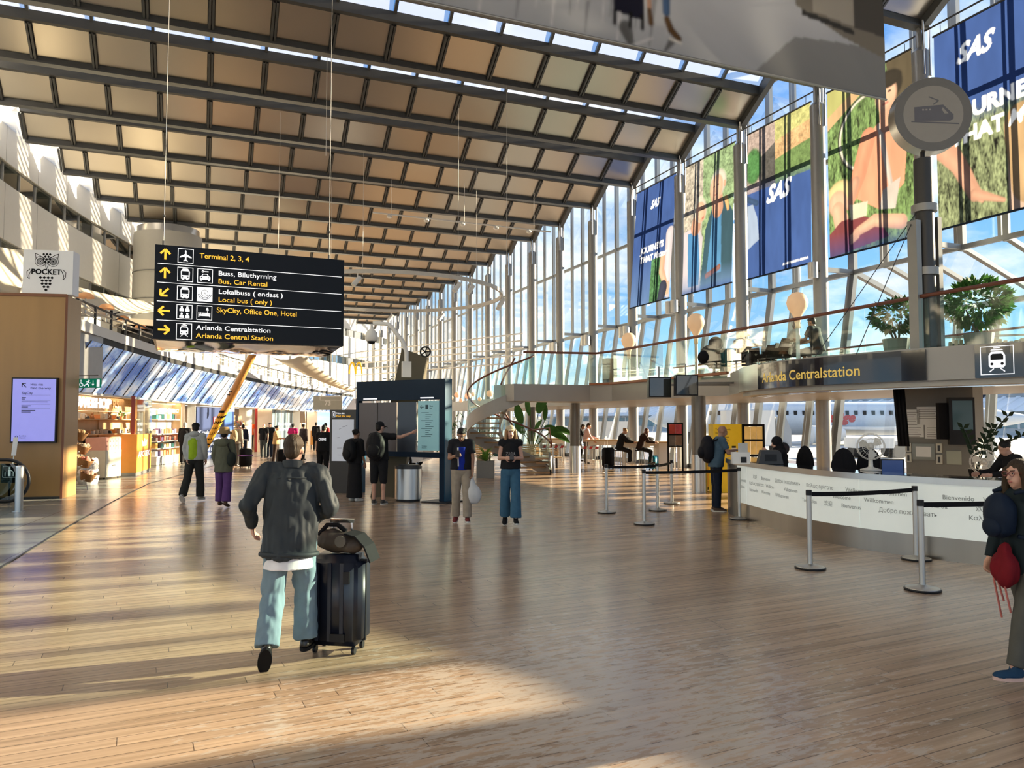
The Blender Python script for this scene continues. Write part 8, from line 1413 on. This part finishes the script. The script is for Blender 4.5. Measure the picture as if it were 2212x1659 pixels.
# --- at the counter
person('deskman', 'bald man in a blue T-shirt leaning at the left end of the counter', (9.74, 12.98, 0), 'right', 1.76, 1., 1, 10, 0, 0, 8, ((-.1, .5, -.85), (.1, .95, .15)), ((.1, .4, -.9), (.05, 1, -.02)), ((-.05, .02, -1), (0, -.02, -1), 0), None, MC('dusty_blue', (.07, .12, .17)), 'short', -.06, NAVY, 1, .01, 0, MC('brown_trainer', (.10, .07, .055)), None, vox=.011, curl=(.6, .4), pn=((0, 0, -1), (0, 0, -1)), skin='skin2', face=True, sole=SHW); backpack('deskman', MC('pack_black3', (.010, .010, .014), .6), 'black backpack worn by the bald man at the counter', .30, .48, .2, -.22)
person('clerk', 'seated person in black robe and headscarf behind the counter, hand on chin', (9.956, 11.295, 0.97), 'left', 1.66, 1.1, 1, 8, 0, 0, 5, ((-.1, .6, -.8), (.2, .45, .9)), ((.15, .3, -.9), (-.3, .9, .1)), ((-.1, 1, -.05), (0, .1, -1), 0), ((.1, 1, -.05), (0, .1, -1), 0), BLK, 'long', -.1, BLK, 1, .03, 0, SHB, BLK, 'hijab', seat=.70, vox=.012, curl=(1, .5))
person('clerk2', 'dark silhouetted person seated behind the counter at the right edge', (11.872, 8.149, 1.098), 'left', 1.70, 1.05, 1, 20, 0, 0, 10, ((-.1, .6, -.8), (.1, .9, -.1)), ((.1, .6, -.8), (-.1, .9, -.1)), ((-.1, 1, -.05), (0, .1, -1), 0), ((.1, 1, -.05), (0, .1, -1), 0), BLK, 'long', -.06, BLK, 1, .02, 0, SHB, HBK, 'bun', seat=.70, vox=.013)
# --- the woman at the right edge
person('right', 'woman in glasses with dark coat and blue trainers striding left at the right edge', (5.39, 3.68), (-.98, .22), 1.53, 1.02, .95, 5, 0, -8, -2, ((-.16, -.22, -1), (.02, .30, -.95)), ((.12, .12, -1), (-.05, .42, -.95)), ((-.03, .36, -1), (.0, .22, -1), -4, 5), ((.05, -.22, -1), (.0, -.55, -1), 35), MC('dark_teal_coat', (.012, .020, .024), .7), 'long', -.14, MC('grey_jeans', (.085, .085, .075)), .97, .0, 0, MC('blue_trainer', (.018, .05, .10)), HBR, 'long', vox=.009, curl=(.8, .9), face=True, sole=MC('pink_sole', (.60, .42, .36)), wr=.009)
q = PEOPLE['right']; hq = q['hq']; mb = MB(); HT = q['HT']
for sg in (-1, 1): mb.tube([hq(sg * .031 + .024 * math.cos(R(a)), .099, .010 + .019 * math.sin(R(a))) for a in range(0, 360, 24)], .0022, 5, True); mb.tube([hq(sg * .055, .098, .016), hq(sg * .078, .07, .016), hq(sg * .080, -.01, .01)], .002, 5)
mb.tube([hq(-.008, .101, .012), hq(.008, .101, .012)], .002, 5); mb.build('glasses', mat('red_brown_frame', (.20, .03, .03), .3), None).parent = q['g']
backpack('right', MC('navy_pack', (.007, .014, .030), .6), 'bulky navy backpack worn on the chest of the woman in glasses', .21, .31, .15, .20, .36, True)
g = own('right', 'waist_pouch', 'red pouch with dangling straps at the hip of the woman in glasses', 'bag'); mb = MB(); mb.ball(q['up'](-.02, .22, -.06), (.10, .08, .13)); mb.ball(q['up'](-.02, .21, .04), (.05, .05, .10)); skinned(mb, 'pouch', MC('crimson', (.15, .008, .014)), g, .010, 3, .018, 10); mb = MB()
for x, L_ in ((-.06, .34), (-.0, .26), (.04, .40)): mb.tube([q['up'](x, .27, -.02), q['up'](x - .01, .29, -.15), q['up'](x + .01, .24, -.06 - L_)], .007, 5)
mb.build('dangling_strap', MC('salmon_strap', (.45, .14, .12)), None).parent = g; phone('right', 0, (0, .02, .01))
# --- by the windows
person('pink', 'man in a pink shirt and grey trousers standing at the window table', (15.56, 29.9, 0), (.85, -.5), 1.80, 1, 1, 8, 0, 10, 15, ((-.1, .4, -.9), (.1, .8, -.3)), ((.1, .35, -.9), (0, .6, -.6)), None, None, MC('pink', (.62, .42, .42)), 'long', -.02, GRY, 1, .01, 0, SHB, HBR, 'short', vox=.014)
person('darkcoat', 'person in black leaning over the window table left of the man in pink', (15.61, 30.71, 0), (.8, -.6), 1.74, 1, 1, 14, 0, 0, 20, ((-.1, .5, -.8), (0, .9, -.2)), ((.1, .5, -.8), (0, .9, -.2)), ((-.03, .3, -1), (0, -.2, -1), 0), ((.03, -.1, -1), (0, -.3, -1), 20), BLK, 'long', -.08, BLK, 1, 0, 0, SHB, HBR, 'short', vox=.014)
SL = dict(lL=((-.08, .95, -.25), (0, .1, -1), 0), lR=((.08, .95, -.30), (0, -.1, -1), 10))
person('sit1', 'blond woman in black seated on a bar stool at the window table, left one', ((14.48, 25.13, 0)[0], (14.48, 25.13, 0)[1]), 'right', 1.68, 1, .95, 16, 0, 10, 22, ((-.1, .55, -.8), (.1, .85, -.1)), ((.1, .55, -.8), (-.1, .85, -.1)), top=BLK, sleeve='long', hem=-.06, bot=BLK, shoes=SHW, hair=HBL, hs='bun', seat=.78, vox=.014, **SL)
person('sit2', 'woman with long reddish hair seated on a bar stool at the window table, right one', ((15.2, 24.84, 0)[0], (15.2, 24.84, 0)[1]), 'right', 1.70, 1, .95, 18, 0, 10, 25, ((-.1, .55, -.8), (.1, .85, -.1)), ((.1, .55, -.8), (-.1, .85, -.1)), top=MC('dark_brown', (.03, .016, .014)), sleeve='long', hem=-.06, bot=BLK, shoes=SHB, hair=mat('reddish_hair', (.14, .05, .03), .5), hs='long', seat=.78, vox=.014, **SL)
for i, (p_, lab) in enumerate((((14.85, 25.28, 0), 'black handbag on the window table between the two seated women'), ((15.71, 24.93, 0), 'black bag and cables heaped on the window table at the right'))): c = V((p_[0] + (.35, .25)[i], p_[1] + (.55, .5)[i], 1.07)); o = MB().ball(c + V((0, 0, .09)), (.22, .14, .09), 12, 8).build('table_bag', BLK, smooth=True); tag(o, lab, 'bag')
person('redshirt', 'person in a red top with bare legs resting on the bench behind the planter', (11.17, 29.39, 0), (.5, -.86), 1.70, 1, 1, 40, 0, 0, 30, ((-.2, .6, -.7), (0, .8, .2)), ((.2, .6, -.7), (0, .8, .2)), ((-.1, .9, -.2), (0, .4, -1), 0), ((.1, .9, -.1), (0, .6, -.8), -10), RED, 'short', -.02, MC('teal_short', (.02, .08, .12)), .5, .02, 0, MC('brown_boot', (.06, .03, .02)), HBR, 'short', seat=.46, vox=.014)
# --- on the mezzanine
for key, lab, px, hd_, tp, hr, hs_, skn in (('mz1', 'person in a white shirt seated on the mezzanine left of the dark one', (13.558, 15.017, 3.334), (.8, -.6), MC('white_shirt', (.50, .46, .42)), HBK, 'short', 'skin2'), ('mz2', 'person in dark clothes seated on the mezzanine behind the glass', (13.603, 14.136, 3.325), (-.3, .95), MC('bluish_black', (.015, .022, .024)), HBK, 'short', 'skin2'), ('mz3', 'person in a beige cap seated on the mezzanine near the table lamps', (13.73, 17.104, 3.431), (.8, .6), MC('grey_knit', (.05, .055, .06)), HBR, 'short', 'skin')):
    q = person(key, lab, px, hd_, 1.74, 1.05, 1, 12, 0, 0, 8, ((-.15, .4, -.9), (.1, .85, .1)), ((.15, .4, -.9), (-.1, .85, .1)), top=tp, sleeve='short', hem=-.06, bot=GRY, blen=.6, shoes=SHB, hair=hr, hs=hs_, seat=.42, vox=.014, lL=((-.1, 1, -.1), (0, .1, -1), 0), lR=((.1, 1, -.1), (0, .1, -1), 0), skin=skn); q['g'].location.z = ZM
cap_hat('mz3', MC('beige_cap', (.18, .14, .10)))
# --- the far crowd on the left
far = [('suit', 'man in a dark suit walking away beside the lime green hoodie', (-0.74, 35.68, 0), (.3, .95), 1.80, BLK, 'long', BLK, HGR, 'thin', {}), ('elder', 'grey-haired man in a beige jacket pulling a black suitcase', (1.3, 33.37, 0), (.7, .7), 1.76, MC('stone', (.30, .27, .23)), 'long', GRY, HGR, 'thin', {}), ('navyj', 'person in a navy jacket standing beside the man in orange', (1.76, 38.55, 0), (.2, .98), 1.70, NAVY, 'long', NAVY, HBK, 'short', {}), ('orange', 'man in a bright orange shirt standing tall in the far crowd', (2.71, 49.97, 0), (.6, .8), 1.95, MC('orange', (.70, .11, .02)), 'short', BLK, HBK, 'short', {}), ('bald', 'bald man in a black shirt walking towards the camera in the far crowd', (2.82, 40.13, 0), 'front', 1.74, BLK, 'short', MC('grn_grey', (.07, .08, .08)), None, 'short', {}), ('blk3', 'man in a black shirt right behind the bald one in the far crowd', (3.18, 41.07, 0), 'front', 1.78, BLK, 'short', NAVY, HBK, 'short', {}), ('stripe', 'woman in a yellow striped blouse and grey skirt reading in the far crowd', (2.88, 33.84, 0), 'right', 1.66, mat('striped_blouse', (.55, .36, .16), .8, 0, .6, 26, stretch=(.2, .2, 1)), 'roll', MC('dark_leg', (.05, .035, .03)), HBK, 'bun', dict(aL=((-.1, .3, -.9), (.1, 1, .0)), aR=((.1, .3, -.9), (0, 1, .0)))), ('pinky', 'man in a magenta shirt standing with his back to the camera', (4.11, 39.08, 0), 'back', 1.74, MC('magenta', (.48, .02, .13)), 'short', BLK, HBK, 'short', {}), ('dk1', 'person with dark hair in patterned black clothes right of the magenta shirt', (4.47, 37.94, 0), (.8, .6), 1.72, MC('pattern_black', (.04, .03, .03), .8, var=.8), 'long', BLK, HBK, 'bun', {}), ('dk2', 'person in black beyond the orange board, back to the camera', (6.58, 49.23, 0), 'back', 1.80, BLK, 'long', BLK, HBK, 'short', {}), ('redj', 'person in a dark red jacket near the map pylon', (6.16, 42.21, 0), (-.5, .86), 1.76, MC('dark_red', (.28, .02, .025)), 'long', BLK, HBK, 'short', {})]
for key, lab, xy, hd_, h, tp, sl, bt, hr, hs_, kw in far: person(key, lab, xy, hd_, h, 1.06, 1, 3, top=tp, sleeve=sl, hem=-.04, bot=bt, flare=.015, shoes=SHB, hair=hr, hs=hs_, vox=.017, lL=((-.04, .12, -1), (0, .02, -1), 0), lR=((.04, -.08, -1), (0, -.15, -1), 10), **kw)
backpack('elder', MC('beige_pack', (.42, .34, .20)), 'beige backpack worn by the grey-haired man in the far crowd')
c = (1.58, 32.22, 0); o = case((c[0], c[1], 0), .3, .46, .32, .78, M['matblack'], 'suitcase', 'black suitcase with a purple strap behind the person in the bucket hat'); mb = MB(); mb.box((0, 0, .5), (.475, .335, .05)); mb.build('strap', MC('purple', (0, 0, 0))).parent = o
c = V((3.22, 31.23, 0)); g = thing('luggage_trolley', 'steel airport luggage trolley behind the foreground man', 'trolley', tuple(c)); F = Fr(c, (.93, -.37, 0)); mb = MB(); [mb.cyl(F.p(x, .12, 0), F.p(x, 1.25, .1), .022, n=8) for x in (-.02, .16, .34)]; mb.cyl(F.p(-.05, 1.05, .1), F.p(.38, 1.05, .1), .022, n=8); mb.fbox(F, -.05, .38, .12, .16, -.8, 0); mb.build('frame', M['chrome'], g)
for x, z in ((0, -.05), (.3, -.05), (.15, -.75)): MB().cyl(F.p(x, .08, z), F.p(x + .04, .08, z), .08, n=12).build('wheel', M['black'], g)
case(tuple(F.p(-.32, 0, -.1)), .2, .45, .3, .75, M['matblack'], 'suitcase', 'black suitcase standing left of the steel luggage trolley', False); o = MB().ball(F.p(.16, .55, -.4), (.26, .3, .36), 12, 8).build('trolley_bag', MC('black_check', (.03, .03, .03), .8, var=.8, scale=30), smooth=True); tag(o, 'black checked bag lying on the steel luggage trolley', 'bag')
o = MB().lathe([(.28, 0), (.28, .02), (.13, .05), (.12, .14), (.02, .17)], F.p(.12, .92, -.38), 18).build('straw_hat', mat('straw', (.62, .48, .16), .8, 0, .4, 20), smooth=40); tag(o, 'straw hat lying on top of the luggage on the trolley', 'hat')
